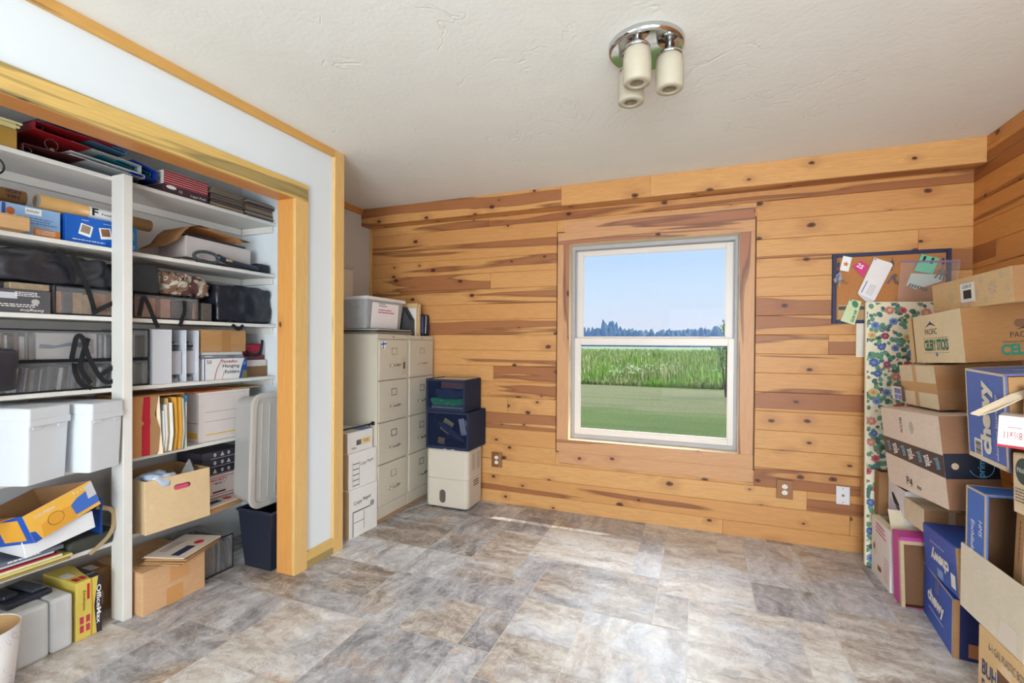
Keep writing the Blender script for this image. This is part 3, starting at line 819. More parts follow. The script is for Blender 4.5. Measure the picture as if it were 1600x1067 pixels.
def openbox(name, label, dim, loc, rot=(0, 0, 0), mat=None, inner=None, cat='box', open_face='t', th=0.0045, flaps=(), group=None, fmat_=None, edge=None, skip=()):
    """box open on one face; flaps = (edge, length, angle outward from straight up in degrees)"""
    w, d, h = dim
    t = thing(name, label, cat, loc, rot, group)
    bm = BM(); inn = BM()
    sl = {'-x': (-w / 2, -w / 2 + th, -d / 2, d / 2, 0, h), '+x': (w / 2 - th, w / 2, -d / 2, d / 2, 0, h),
          '-y': (-w / 2 + th, w / 2 - th, -d / 2, -d / 2 + th, 0, h), '+y': (-w / 2 + th, w / 2 - th, d / 2 - th, d / 2, 0, h),
          'b': (-w / 2 + th, w / 2 - th, -d / 2 + th, d / 2 - th, 0, th), 't': (-w / 2 + th, w / 2 - th, -d / 2 + th, d / 2 - th, h - th, h)}
    of = {'t': 't'}.get(open_face, open_face)
    for k, s in sl.items():
        if k == of or k in skip: continue
        s = list(s)
        if k in ('t', 'b'):
            if of == '-y': s[2] = -d / 2
            if of == '+x': s[1] = w / 2
        add_box(bm, *s, 0.001)
    obj('body', bm, mat, t)
    # lining: the unprinted inside, a skin just inside the walls
    if inner is not None:
        e = 0.0008; li = BM(); q = th + e
        X0, X1, Y0, Y1, Z0, Z1 = -w / 2 + th, w / 2 - th, -d / 2 + th, d / 2 - th, th, h - th
        if of == 't': Z1 = h - 0.0005
        if of == '-y': Y0 = -d / 2 + 0.0005
        if of == '+x': X1 = w / 2 - 0.0005
        if of != '-x': add_box(li, X0, X0 + e, Y0, Y1, Z0, Z1)
        if of != '+x': add_box(li, X1 - e, X1, Y0, Y1, Z0, Z1)
        if of != '-y': add_box(li, X0, X1, Y0, Y0 + e, Z0, Z1)
        if of != '+y': add_box(li, X0, X1, Y1 - e, Y1, Z0, Z1)
        add_box(li, X0, X1, Y0, Y1, Z0, Z0 + e)
        if of != 't': add_box(li, X0, X1, Y0, Y1, Z1 - e, Z1)
        obj('lining', li, inner, t)
    for (ed, ln, ang) in flaps:
        o, U, V, N, W, H = frame(dim, ed)
        base = o + V * H if of == 't' else o
        bm = BM()
        a = R(ang); dirv = V * math.cos(a) + N * math.sin(a)
        nn = U.cross(dirv).normalized()
        i = 0.004
        M = Matrix(((U.x, dirv.x, nn.x, base.x), (U.y, dirv.y, nn.y, base.y), (U.z, dirv.z, nn.z, base.z), (0, 0, 0, 1)))
        add_prism(bm, [(i, 0.0012), (W - i, 0.0012), (W - i - 0.006, ln), (i + 0.006, ln)], M, 0.003)
        obj('flap', bm, fmat_ or mat, t)
    return t
def tapestrip(t, dim, face, u0, v0, u1, v1, mat=None, name='tape', lift=0.0006): return patch(t, dim, face, rect(u0, v0, u1, v1), mat or TAPE, name, lift)

XS = -2.440
XF = -2.516                      # front edge of the shelves
XB = XCL
# ================================================================== CLOSET SHELVING
g = G('white_painted_board')
SHELFP = g.done(g.mix(g.noise(g.pos(), 4, 4, 0.6), srgb(214, 210, 204), srgb(228, 225, 220)), 0.5, 0, g.bump(g.noise(g.vmath('MULTIPLY', g.pos(), (80, 5, 80)), 1, 2), 0.08, 0.002), 0.35)
sh = thing('shelving_unit', 'white painted wooden shelving filling the closet, six crowded shelves between uprights', 'shelving', (XB, 1.375, 0))
def rel(x, y, z): return (x - XB, y - 1.375, z)
def shpart(nm, x0, x1, y0, y1, z0, z1, bev=0.0015, parent=None):
    bm = BM(); a = rel(x0, y0, z0); b = rel(x1, y1, z1); add_box(bm, a[0], b[0], a[1], b[1], a[2], b[2], bev)
    return obj(nm, bm, SHELFP, parent or sh)
SZ = [0.3535, 0.723, 1.0645, 1.3915, 1.709, 2.0375]
for z in SZ:
    s_ = shpart('shelf_board', XB + 0.001, XF, -0.14, 2.268, z - 0.019, z)
    shpart('cleat', XB + 0.001, XB + 0.02, -0.13, 2.25, z - 0.06, z - 0.020, parent=s_)
    shpart('cleat', XB + 0.02, XF - 0.02, 2.252, 2.268, z - 0.06, z - 0.020, parent=s_)
for y_ in (1.356, 0.36): shpart('upright', XF + 0.0005, -2.430, y_, y_ + 0.039, 0, 2.040)

def roots(): return {o for o in C.objects if o.parent is None}
def spread(before, dz, skip=()):
    """set the things of one shelf back against the wall and space them out along it"""
    bpy.context.view_layer.update()
    for o in roots() - before:
        if o in skip or o.name.split('.')[0] in skip: continue
        yc = o.location.y
        if o.type == 'MESH': yc = sum((o.matrix_world @ Vector(c)).y for c in o.bound_box) / 8
        o.location.x -= 0.085; o.location.y += 0.035 * yc; o.location.z += dz

def shelfbox(name, label, cat, y0, y1, z, h, depth, mat, xf=XS, rot=(0, 0, 0), **k):
    dim = (depth, y1 - y0, h)
    return carton(name, label, dim, (xf - depth / 2, (y0 + y1) / 2, z), rot, mat, cat=cat, **k), dim

_before = roots()
# ---------------- top shelf (z 2.012)
def binder(label, y0, y1, z, col, T=0.035, depth=0.27, spine=1, wedge=4, xf=-2.445, rot=(0, 0, 0), rings=True, inner=None, name='ring_binder'):
    L = y1 - y0
    m = plain(col, 0.4, spec=0.5)
    t = thing(name, label, 'binder', (xf - depth / 2, (y0 + y1) / 2, z), rot, 'ring binders heaped on the top shelf')
    s = spine
    bm = BM(); add_box(bm, -depth / 2, depth / 2, -L / 2, L / 2, 0, 0.003, 0.001); obj('cover', bm, m, t)
    bm = BM(); a = (s * L / 2 - 0.003, s * L / 2) if s > 0 else (-L / 2, -L / 2 + 0.003)
    add_box(bm, -depth / 2, depth / 2, a[0], a[1], 0.0032, T + 0.003, 0.001); obj('spine', bm, m, t)
    bm = BM(); M = Matrix.Translation((0, s * L / 2, T + 0.0035)) @ Matrix.Rotation(-s * R(wedge), 4, 'X')
    add_box(bm, -depth / 2, depth / 2, *((-L, 0) if s > 0 else (0, L)), 0, 0.003, 0.001, M=M); obj('cover', bm, m, t)
    if rings:
        bm = BM(); y = s * (L / 2 - 0.022)
        add_box(bm, -depth / 2 + 0.02, depth / 2 - 0.01, y - 0.009, y + 0.009, 0.0034, 0.007)
        for x in (-0.108, 0, 0.108):
            x = x * depth / 0.27
            pts = [(x, y + 0.016 * math.cos(q), 0.012 + min(T, 0.05) * 0.32 + min(T, 0.05) * 0.33 * math.sin(q)) for q in [k * 2 * PI / 14 for k in range(14)]]
            add_tube(bm, pts, 0.0016, 6, closed=True)
        obj('ring_mechanism', bm, plain((176, 176, 172), 0.25, 0.9), t)
    return t
ENVK = plain((196, 160, 92), 0.6)
t, dm = shelfbox('envelope_box', 'shiny gold card box at the far left end of the top shelf', 'box', 0.80, 1.005, 2.0125, 0.078, 0.26, plain((176, 136, 64), 0.35, spec=0.6), seam=False)
for i, (c, dy) in enumerate((((222, 206, 150), 0.0), ((232, 220, 168), 0.012), ((214, 190, 120), 0.0), ((236, 226, 180), 0.018))):
    tag(boxobj('sheaf_of_cards', plain(c, 0.6), XS - 0.26, XS + 0.002 * i, 0.80, 1.0 + dy, 2.092 + i * 0.0072, 2.0985 + i * 0.0072), 'thin pale yellow sheaf of cards lying on the gold box', 'paper', 'yellow sheaves on the gold box')
binder('maroon ring binder lying lowest at the left of the top shelf heap', 1.015, 1.30, 2.0125, (96, 44, 46), 0.030, spine=-1, wedge=3)
binder('thin pale grey binder under the light grey one on the top shelf', 1.16, 1.46, 2.0545, (196, 200, 200), 0.012, spine=1, wedge=0, rings=False, rot=(-0.03, 0, 0.02))
binder('light grey ring binder with its rounded spine toward the middle post', 1.165, 1.445, 2.072, (176, 182, 176), 0.034, spine=1, wedge=1, rot=(-0.02, 0, 0))
binder('bright red ring binder lying above the light grey one on the top shelf', 1.05, 1.33, 2.116, (158, 24, 34), 0.030, spine=-1, wedge=3, rot=(-0.03, 0, 0))
binder('thin steel blue binder lying on the bright red one', 1.08, 1.40, 2.159, (88, 128, 156), 0.010, spine=1, wedge=0, rings=False, rot=(-0.08, 0, 0), xf=-2.47)
binder('lavender folder slanting over the blue binders on the top shelf', 1.11, 1.40, 2.178, (128, 110, 180), 0.006, spine=1, wedge=0, rings=False, rot=(-0.13, 0, 0.03), xf=-2.47, name='document_folder')
binder('magenta edged folder at the very top of the binder heap', 1.13, 1.36, 2.202, (150, 46, 120), 0.006, spine=1, wedge=0, rings=False, rot=(-0.15, 0, 0), xf=-2.49, name='document_folder')
binder('teal binder lying slanted beside the royal blue binders', 1.28, 1.50, 2.090, (22, 104, 128), 0.012, spine=1, wedge=0, rings=False, rot=(-0.13, 0, 0), xf=-2.47)
binder('navy ring binder lying flat just right of the middle post', 1.40, 1.522, 2.0125, (22, 40, 110), 0.036, spine=-1, wedge=0, rot=(0, 0, 0))
binder('royal blue ring binder with open cover beside the legal pads', 1.40, 1.515, 2.062, (24, 62, 168), 0.040, spine=1, wedge=9, rot=(-0.05, 0, 0), xf=-2.45)
# loose spring clip ring, hanging hoop at the left
bm = BM(); add_tube(bm, [(0, 0.022 * math.cos(q), 0.026 + 0.022 * math.sin(q)) for q in [k * 2 * PI / 20 for k in range(20)]], 0.0012, 6, closed=True)
add_box(bm, -0.005, 0.005, -0.004, 0.008, 0, 0.012, 0.001)
o = obj('clip_ring', bm, plain((190, 180, 160), 0.25, 0.9)); o.location = (-2.448, 1.108, 2.051)
tag(o, 'small metal ring clip standing at the front of the binder heap', 'clip')
# legal pads
t = thing('legal_pad_pack', 'pack of legal pads with red bound edges in a dark printed sleeve', 'notepads', (-2.58, 1.650, 2.0125), (0, 0, 0))
for i in range(6):
    o = boxobj('pad', plain((232, 228, 218), 0.7), -0.13, 0.137, -0.115, 0.115, 0.046 + i * 0.0115, 0.0565 + i * 0.0115, t)
    boxobj('binding', plain((168, 30, 48), 0.5), 0.1372, 0.1385, -0.116, 0.116, 0.0465 + i * 0.0115, 0.0545 + i * 0.0115, o)
boxobj('sleeve', plain((74, 50, 56), 0.5), -0.13, 0.1390, -0.117, 0.117, 0, 0.0455, t, 0.001)
dd = (0.278, 0.234, 0.0455)
lettering(t, dd, '+x', 0.76, 0.38, 0.085, 0.014, 'Legal Pads', WHITE, shear=0.2)
lettering(t, dd, '+x', 0.36, 0.5, 0.016, 0.012, '12', WHITE)
patch(t, dd, '+x', oval(0.16, 0.72, 0.11, 0.2), WHITE, 'printed_oval')
# magazines
rnd = random.Random(31)
for (y0, y1, n, side_) in ((1.785, 1.985, 15, 'left'), (1.995, 2.195, 15, 'right')):
    z = 2.0125
    for i in range(n):
        th = rnd.uniform(0.005, 0.009); dy = rnd.uniform(-0.006, 0.004); dx = rnd.uniform(-0.02, 0.006)
        c = rnd.choice(((132, 116, 104), (96, 84, 80), (160, 148, 136), (72, 64, 66), (120, 96, 84), (150, 132, 110)))
        o = boxobj('magazine', plain(c, 0.45), XS - 0.26 + dx, XS - 0.004 + dx, y0 + max(dy, -0.004), y1 + dy, z, z + th, None, 0.001)
        tag(o, 'magazine in the %s hand one of the two worn piles on the top shelf' % side_, 'magazine', 'magazines in the %s pile on the top shelf' % side_); z += th + 0.0004
# shelf clip-on lamp ring at far left edge
bm = BM(); add_tube(bm, [(0, 0.035 * math.cos(q), 0.035 * math.sin(q)) for q in [k * 2 * PI / 24 for k in range(24)]], 0.0035, 8, closed=True)
add_tube(bm, [(0, -0.034, 0), (-0.01, -0.06, 0.06), (-0.03, -0.06, 0.095)], 0.003, 6)
o = obj('magnifier_ring', bm, BLACKP); o.location = (-2.425, 0.925, 1.925)
tag(o, 'black wire ring hanging in front of the top shelf at the left edge', 'ring')

spread(_before, 0.0255)
_before = roots()
# ---------------- second shelf (z 1.695)
def mailing_tube(label, p0, p1, r, caps, group='mailing tubes'):
    p0, p1 = Vector(p0), Vector(p1); L = (p1 - p0).length
    t = thing('mailing_tube', label, 'tube', p0, ((p1 - p0).to_track_quat('Z', 'Y')).to_euler(), group)
    bm = BM(); add_lathe(bm, [(r - 0.003, 0.006), (r, 0), (r, L), (r - 0.003, L - 0.006)], 28); obj('tube', bm, plain((196, 150, 92), 0.4, spec=0.5), t, True)
    for z in (0.004, L - 0.006):
        bm = BM(); add_lathe(bm, [(0, z), (r - 0.0035, z), (r - 0.0035, z + 0.002), (0, z + 0.002)], 28); obj('end_cap', bm, plain(caps, 0.5), t)
    return t, L
t, L = mailing_tube('brown mailing tube with a grey plug and a white label marked F', (-2.515, 1.090, 1.856), (-2.525, 1.535, 1.853), 0.0295, (140, 138, 132))
bm = BM()
rr = 0.0301
def wrap(bm, r, z0, z1, a0, a1, n=14, tt=0.0004):
    for k in range(n):
        q0, q1 = a0 + (a1 - a0) * k / n, a0 + (a1 - a0) * (k + 1) / n
        vs = [bm.verts.new((r * math.cos(q), r * math.sin(q), z)) for q, z in ((q0, z0), (q1, z0), (q1, z1), (q0, z1))]
        bm.faces.new(vs)
wrap(bm, rr, 0.175, 0.32, 0, 2 * PI, 28); lb = obj('paper_label', bm, WHITE, t)
# lettering for the tube label, standing tangent to the front of the tube
mi = t.rotation_euler.to_matrix().inverted()
def tube_text(parent, root, wpos, w, h, s, mat, bold=0.0):
    me0, cx, cy, W0, H0 = text_mesh(s, bold)
    rm = root.rotation_euler.to_matrix().to_4x4(); inv = (Matrix.Translation(root.location) @ rm).inverted()
    face = Matrix(((0, 0, 1, wpos[0]), (1, 0, 0, wpos[1]), (0, 1, 0, wpos[2]), (0, 0, 0, 1)))
    T = inv @ face @ Matrix.Diagonal((w / W0, h / H0, 1, 1)) @ Matrix.Translation((-cx, -cy, 0))
    me = me0.copy(); me.transform(T); me.materials.clear(); me.materials.append(mat)
    o = bpy.data.objects.new('lettering', me); C.objects.link(o); o.parent = parent
tube_text(lb, t, (-2.4885, 1.285, 1.856), 0.024, 0.034, 'F', INK, 0.03)
tube_text(lb, t, (-2.4880, 1.345, 1.852), 0.07, 0.010, 'Finishers', INK)
t, L = mailing_tube('brown mailing tube lettered in black at the left edge of the second shelf', (-2.53, 0.72, 1.853), (-2.52, 1.065, 1.853), 0.0295, (140, 138, 132))
tube_text(t, t, (-2.4895, 1.02, 1.866), 0.045, 0.012, 'IGN', INK, 0.02); tube_text(t, t, (-2.4895, 1.02, 1.846), 0.045, 0.012, 'TIRE', INK, 0.02)
t, dm = shelfbox('photo_paper_box', 'light blue printed box with an orange strip under the mailing tubes', 'box', 0.965, 1.150, 1.6955, 0.120, 0.25, plain((140, 176, 218), 0.4), xf=-2.47, seam=False, bevel=0.0015)
patch(t, dm, '+x', rect(0.52, 0.04, 0.99, 0.30), plain((214, 128, 38), 0.5)); patch(t, dm, '+x', rect(0.38, 0.74, 0.66, 0.95), WHITE)
patch(t, dm, '+x', rect(0.0, 0.02, 0.06, 0.98), plain((60, 76, 140), 0.5)); patch(t, dm, '+x', oval(0.14, 0.74, 0.07, 0.13), plain((176, 96, 50), 0.5))
text_lines(t, dm, '+x', 0.52, 0.84, 0.045, 0.012, 2, INK, seed=3, lift=0.0012); text_lines(t, dm, '+x', 0.75, 0.17, 0.07, 0.022, 4, WHITE, seed=4, lift=0.0012)
text_lines(t, dm, '+x', 0.65, 0.52, 0.11, 0.03, 3, plain((84, 112, 170), 0.5), seed=5); text_lines(t, dm, '+x', 0.29, 0.4, 0.02, 0.06, 3, plain((84, 112, 170), 0.5), seed=6)
t, dm = shelfbox('carton', 'small plain kraft carton in front of the light blue box', 'box', 0.86, 1.012, 1.6955, 0.055, 0.10, K_TAN, xf=-2.445)
bpy.context.view_layer.update()
t.location.x = -2.417; t.location.z = 1.6955
PHB = plain((20, 92, 186), 0.4)
t, dm = shelfbox('photo_paper_box', 'royal blue box with two tilted snapshots printed on it', 'box', 1.155, 1.436, 1.6955, 0.124, 0.27, PHB, xf=-2.462, seam=False, bevel=0.0015)
for (cu, a, c) in ((0.26, -12, (150, 130, 110)), (0.53, 10, (140, 96, 66)), (0.79, -14, (120, 130, 150))):
    M0 = Matrix.Rotation(R(a), 2)
    W, H = dm[1], dm[2]
    def pq(w, h, cv): return [((cu * W + (M0 @ Vector((x * w, y * h)))[0]) / W, (cv * H + (M0 @ Vector((x * w, y * h)))[1]) / H) for x, y in ((-1, -1), (1, -1), (1, 1), (-1, 1))]
    patch(t, dm, '+x', pq(0.023, 0.025, 0.52), WHITE); patch(t, dm, '+x', pq(0.017, 0.017, 0.55), plain(c, 0.5, var=0.5, scale=180), lift=0.0011)
text_lines(t, dm, '+x', 0.32, 0.14, 0.13, 0.008, 1, WHITE, seed=8); text_lines(t, dm, '+x', 0.26, 0.86, 0.03, 0.005, 1, WHITE, seed=9); text_lines(t, dm, '+x', 0.56, 0.86, 0.035, 0.005, 1, WHITE, seed=9)
patch(t, dm, '+x', rect(0.86, 0.03, 0.995, 0.985), plain((26, 128, 206), 0.4)); text_lines(t, dm, '+x', 0.92, 0.6, 0.025, 0.04, 5, plain((180, 200, 90), 0.5), seed=10, lift=0.0012)
text_lines(t, dm, '+x', 0.92, 0.16, 0.03, 0.02, 2, WHITE, seed=11, lift=0.0012)
# white carton with kraft wrapping and laptop
wb_ = openbox('carton', 'white open carton under a torn kraft sheet on the second shelf', (0.20, 0.42, 0.115), (-2.632, 1.895, 1.729), (-0.01, 0, 0.06), plain((206, 196, 192), 0.6), K_BROWN)
bm = BM(); add_box(bm, -0.09, 0.09, -0.19, 0.19, 0.0, 0.014, 0.003)
o = obj('laptop_computer', bm, plain((40, 44, 54), 0.4)); o.location = (-2.632, 1.89, 1.8455); o.rotation_euler = (-0.01, 0, 0.06)
tag(o, 'dark flat laptop lying across the white carton', 'laptop')
bm = BM()
rows = []
prof = [(-0.36, -0.120), (-0.30, -0.100), (-0.24, -0.060), (-0.205, -0.005), (-0.17, 0.030), (-0.12, 0.046), (0.0, 0.036), (0.1, 0.026), (0.2, 0.014)]
for (y, z) in prof: rows.append([bm.verts.new((x, y, z + (0.004 if x > 0 else 0))) for x in (-0.10, -0.03, 0.05, 0.125)])
for A, B in zip(rows, rows[1:]):
    for k in range(3): bm.faces.new((A[k], A[k + 1], B[k + 1], B[k]))
r_ = bmesh.ops.solidify(bm, geom=bm.faces, thickness=0.0025)
o = obj('kraft_sheet', bm, kraft((214, 160, 112)), None, True); o.location = (-2.63, 1.88, 1.864); tag(o, 'curled brown kraft sheet draped over the white carton', 'paper')
# vacuum hose handle
t = thing('vacuum_hose_handle', 'dark ribbed hose handle and wand lying at the front of the second shelf', 'vacuum tool', (-2.475, 1.90, 1.6955))
bm = BM()
N_ = 60
pts = [(0.0, -0.125 + 0.072 * math.cos(q), 0.041 + 0.030 * math.sin(q)) for q in [k * 2 * PI / N_ for k in range(N_)]]
add_tube(bm, pts, [0.0095 if k % 2 else 0.0075 for k in range(N_)], 10, closed=True); obj('hose', bm, plain((66, 76, 80), 0.45), t)
bm = BM(); add_tube(bm, smooth_path([(0.0, -0.06, 0.055), (0, 0.0, 0.040), (0.0, 0.10, 0.030), (0.0, 0.20, 0.024)], 6), 0.017, 12); obj('wand', bm, plain((42, 48, 60), 0.3, spec=0.6), t, True)
bm = BM(); add_soft(bm, 0.07, 0.10, 0.062, 4, 0.004, 12, 0.8, 8); o = obj('nozzle', bm, plain((28, 32, 44), 0.4), t, True); o.location = (-0.02, 0.235, 0.0)
bm = BM(); add_box(bm, 0.016, 0.021, -0.022, 0.018, 0.036, 0.050, 0.002); obj('grip_clip', bm, plain((190, 150, 110), 0.5), t)
bm = BM(); add_box(bm, -0.02, 0.02, -0.275, -0.20, 0.0005, 0.010, 0.002); add_box(bm, -0.04, -0.01, -0.275, 0.0, 0.0005, 0.004, 0.001); obj('crevice_tool', bm, plain((176, 172, 166), 0.5), t)

spread(_before, 0.014)
_before = roots()
# ---------------- third shelf (z 1.388): black bags, clear bag of cases, boxes
BAG = plain((34, 37, 46), 0.30, spec=0.7, bump=0.25, scale=9); BAG2 = plain((24, 27, 38), 0.38, spec=0.6, bump=0.15, scale=9)
STRAP = plain((20, 21, 26), 0.7)
def softbag(name, label, y0, y1, z, h, depth, mat, xf, seed, amp=0.012, cat='bag', rnd_=0.5, n=24, sag=0.0, group=None, straps=(), rot=(0, 0, 0), freq=9):
    t = thing(name, label, cat, (xf - depth / 2, (y0 + y1) / 2, z), rot, group)
    bm = BM(); add_soft(bm, depth, y1 - y0, h, seed, amp, freq, rnd_, n, sag); obj('body', bm, mat, t, True)
    for pts in straps:
        p = smooth_path([(x - t.location.x, y - t.location.y, zz - t.location.z) for x, y, zz in pts], 6)
        bm = BM(); add_ribbon(bm, p, 0.019, 0.002); obj('strap', bm, STRAP, t)
    return t
def clear_bag(label, y0, y1, z, h, depth, xf, seed, n, pal, straps=(), lean=0.0, picture=None, group_lbl=None, wr=(0.008, 0.018)):
    """clear zip bag holding a row of slim cases; the cases are things of their own"""
    t = thing('clear_storage_bag', label, 'bag', (xf - depth / 2, (y0 + y1) / 2, z), (0, 0, 0))
    L = y1 - y0
    bm = BM(); add_soft(bm, depth, L, h, seed, 0.003, 14, 0.12, 12); obj('clear_shell', bm, VINYL, t, True)
    bm = BM()
    for zz in (0.004, h - 0.002):
        pts = [(depth / 2 - 0.002, -L / 2 + 0.004, zz), (depth / 2 - 0.002, L / 2 - 0.004, zz)]
        add_tube(bm, pts, 0.0035, 6)
    for yy in (-L / 2 + 0.004, L / 2 - 0.004): add_tube(bm, [(depth / 2 - 0.002, yy, 0.004), (depth / 2 - 0.002, yy, h - 0.003)], 0.003, 6)
    obj('piping', bm, STRAP, t)
    for pts in straps:
        p = smooth_path([(x - t.location.x, y - t.location.y, zz - t.location.z) for x, y, zz in pts], 6)
        bm = BM(); add_ribbon(bm, p, 0.019, 0.002); obj('strap', bm, STRAP, t)
    rnd = random.Random(seed); y = y0 + 0.012
    k = 0
    while y < y1 - 0.02:
        w = rnd.uniform(*wr)
        if picture and picture[0] <= y < picture[1]:
            y = picture[1]; continue
        hh = h - 0.016 - rnd.uniform(0, 0.016)
        w = min(w, y1 - 0.012 - y)
        bm = BM(); add_box(bm, xf - depth + 0.03, xf - 0.012 - rnd.uniform(0, 0.004), y, y + w - 0.0012, z + 0.006, z + hh, 0.001, M=(Matrix.Translation((0, y, z)) @ Matrix.Rotation(lean, 4, 'X') @ Matrix.Translation((0, -y, -z))) if lean else None)
        o = obj('media_case', bm, plain(rnd.choice(pal), 0.25, spec=0.7, var=0.4, scale=60))
        tag(o, group_lbl, 'case', group_lbl); y += w; k += 1
    return t
P1 = ((140, 134, 130), (34, 34, 38), (190, 188, 188), (78, 62, 54), (214, 212, 210), (30, 32, 42), (120, 86, 66), (20, 20, 24), (96, 96, 104), (70, 92, 120))
P2 = ((190, 166, 148), (150, 84, 60), (120, 96, 84), (200, 140, 100), (50, 42, 42), (176, 160, 150), (90, 60, 50), (166, 104, 74))
XF3 = XS + 0.0
clear_bag('clear bag of cases on the third shelf, under the black bag left of the post', 1.112, 1.350, 1.3885, 0.125, 0.26, -2.447, 3, 1, ((150, 96, 50), (190, 136, 76), (110, 70, 44), (40, 38, 40), (176, 108, 60), (200, 160, 110), (70, 60, 56)), group_lbl='disc case in the clear bag under the black bag on the third shelf', wr=(0.014, 0.06),
          straps=[[(-2.444, 1.17, 1.66), (-2.428, 1.185, 1.60), (-2.426, 1.215, 1.52), (-2.428, 1.24, 1.44), (-2.436, 1.25, 1.398)], [(-2.436, 1.345, 1.485), (-2.426, 1.32, 1.455), (-2.424, 1.28, 1.43), (-2.428, 1.24, 1.40)]])
t, dm = shelfbox('stapler_box', 'grey printed stapler carton upside down at the left of the third shelf', 'box', 0.78, 1.108, 1.3885, 0.092, 0.12, plain((82, 82, 86), 0.45), xf=-2.441, seam=False, bevel=0.0012)
patch(t, dm, '+x', rect(0.30, 0.60, 0.68, 0.86), plain((196, 196, 204), 0.4), 'stapler_picture'); patch(t, dm, '+x', oval(0.85, 0.5, 0.04, 0.12), plain((180, 178, 172), 0.4))
text_lines(t, dm, '+x', 0.78, 0.8, 0.08, 0.02, 3, WHITE, seed=12); text_lines(t, dm, '+x', 0.70, 0.30, 0.13, 0.015, 2, WHITE, seed=13)
lettering(t, dm, '+x', 0.82, 0.12, 0.075, 0.014, 'Swingline', WHITE, rot=180, shear=0.3)
t = softbag('duffel_bag', 'big glossy black bag slumped under the second shelf left of the post', 0.80, 1.352, 1.517, 0.138, 0.28, BAG, -2.455, 5, 0.020, straps=[[(-2.452, 1.13, 1.665), (-2.438, 1.15, 1.63), (-2.434, 1.17, 1.58), (-2.440, 1.18, 1.535)]])
tag(boxobj('storage_tin', plain((70, 66, 62), 0.5, var=0.3, scale=30), -2.70, -2.50, 0.85, 1.10, 1.3885, 1.515, None, 0.006), 'dark mottled bundle behind the stapler carton holding up the black bag', 'bundle')
tag(boxobj('shallow_tray', plain((150, 132, 110), 0.5, var=0.4, scale=60), -2.495, -2.447, 0.98, 1.105, 1.482, 1.510, None, 0.003), 'shallow patterned tray lying on the grey stapler carton', 'tray')
softbag('soft_case', 'grey black soft case just right of the post on the third shelf', 1.396, 1.530, 1.515, 0.145, 0.25, plain((52, 55, 62), 0.6), -2.455, 8, 0.006, 'bag' and 'case', rnd_=0.3)
t = clear_bag('clear zip bag of cases on the third shelf right of the post', 1.40, 1.725, 1.3885, 0.122, 0.26, -2.445, 7, 1, P2, group_lbl='disc case in the clear bag right of the post on the third shelf', wr=(0.018, 0.075),
          straps=[[(-2.442, 1.425, 1.40), (-2.430, 1.425, 1.44), (-2.428, 1.435, 1.49), (-2.426, 1.455, 1.46), (-2.424, 1.48, 1.39), (-2.423, 1.50, 1.345)], [(-2.442, 1.64, 1.49), (-2.430, 1.635, 1.44), (-2.424, 1.62, 1.40), (-2.422, 1.605, 1.355)]])
bm = BM(); add_box(bm, -2.68, -2.452, 1.735, 1.795, 1.3885, 1.49, 0.006, 2); tag(obj('media_box', bm, plain((92, 86, 80), 0.35, var=0.5, scale=40)), 'small mottled box between the clear bag and the black duffel', 'box')
g = G('camouflage_print')
vv = g.voronoi(g.noise(g.pos(), 9, 3, 0.6, 1.0, color=True), 4.5)
CAMO = g.done(g.ramp(g.sep(vv.outputs['Color'])[0], [(0.0, srgb(40, 32, 36)), (0.35, srgb(88, 58, 54)), (0.6, srgb(128, 96, 80)), (0.8, srgb(186, 176, 160)), (1, srgb(48, 40, 46))], 'CONSTANT'), 0.7, 0, g.bump(g.noise(g.pos(), 30, 3), 0.3, 0.01), 0.3)
softbag('cloth_pouch', 'crumpled camouflage print pouch lying on the clear bag', 1.545, 1.80, 1.5155, 0.13, 0.20, CAMO, -2.46, 15, 0.022, 'pouch', 0.9, 14, 0.15, freq=14)
softbag('duffel_bag', 'smooth black duffel bag at the right end of the third shelf', 1.805, 2.188, 1.3885, 0.222, 0.28, BAG2, -2.445, 19, 0.014, rnd_=0.4, straps=[[(-2.442, 1.88, 1.40), (-2.430, 1.90, 1.372), (-2.428, 1.93, 1.352), (-2.430, 1.96, 1.372), (-2.440, 1.975, 1.395)]])

spread(_before, 0.0035)
_before = roots()
# ---------------- fourth shelf (z 1.072)
clear_bag('clear bag packed with spined cases, lowest on the fourth shelf left of the post', 0.80, 1.352, 1.0725, 0.128, 0.26, -2.444, 23, 1, P1, lean=-0.10, group_lbl='case in the lower clear bag left of the post on the fourth shelf',
          straps=[[(-2.442, 1.235, 1.30), (-2.430, 1.21, 1.23), (-2.426, 1.20, 1.17), (-2.424, 1.235, 1.10)], [(-2.442, 1.185, 1.19), (-2.424, 1.18, 1.15), (-2.422, 1.20, 1.10), (-2.425, 1.24, 1.078)]])
t = clear_bag('clear bag with a white pictured case, upper left bag of the fourth shelf', 0.80, 1.352, 1.203, 0.132, 0.26, -2.444, 29, 1, P1, picture=(1.055, 1.275), group_lbl='case in the upper clear bag left of the post on the fourth shelf',
          straps=[[(-2.442, 1.175, 1.205), (-2.428, 1.175, 1.25), (-2.424, 1.185, 1.305), (-2.422, 1.205, 1.30), (-2.420, 1.225, 1.22), (-2.418, 1.26, 1.14), (-2.419, 1.295, 1.10), (-2.424, 1.345, 1.115)], [(-2.424, 1.345, 1.18), (-2.421, 1.30, 1.155), (-2.421, 1.265, 1.13)]])
t, dm = shelfbox('box_set', 'white box set with a blue pictured face in the upper clear bag', 'box set', 1.060, 1.272, 1.2095, 0.112, 0.2, plain((214, 206, 200), 0.35), xf=-2.458, seam=False, bevel=0.001)
patch(t, dm, '+x', [(0.04, 0.42), (0.25, 0.40), (0.5, 0.5), (0.8, 0.42), (0.9, 0.55), (0.75, 0.66), (0.5, 0.62), (0.3, 0.52), (0.06, 0.58)], plain((112, 122, 138), 0.5), 'printed_picture')
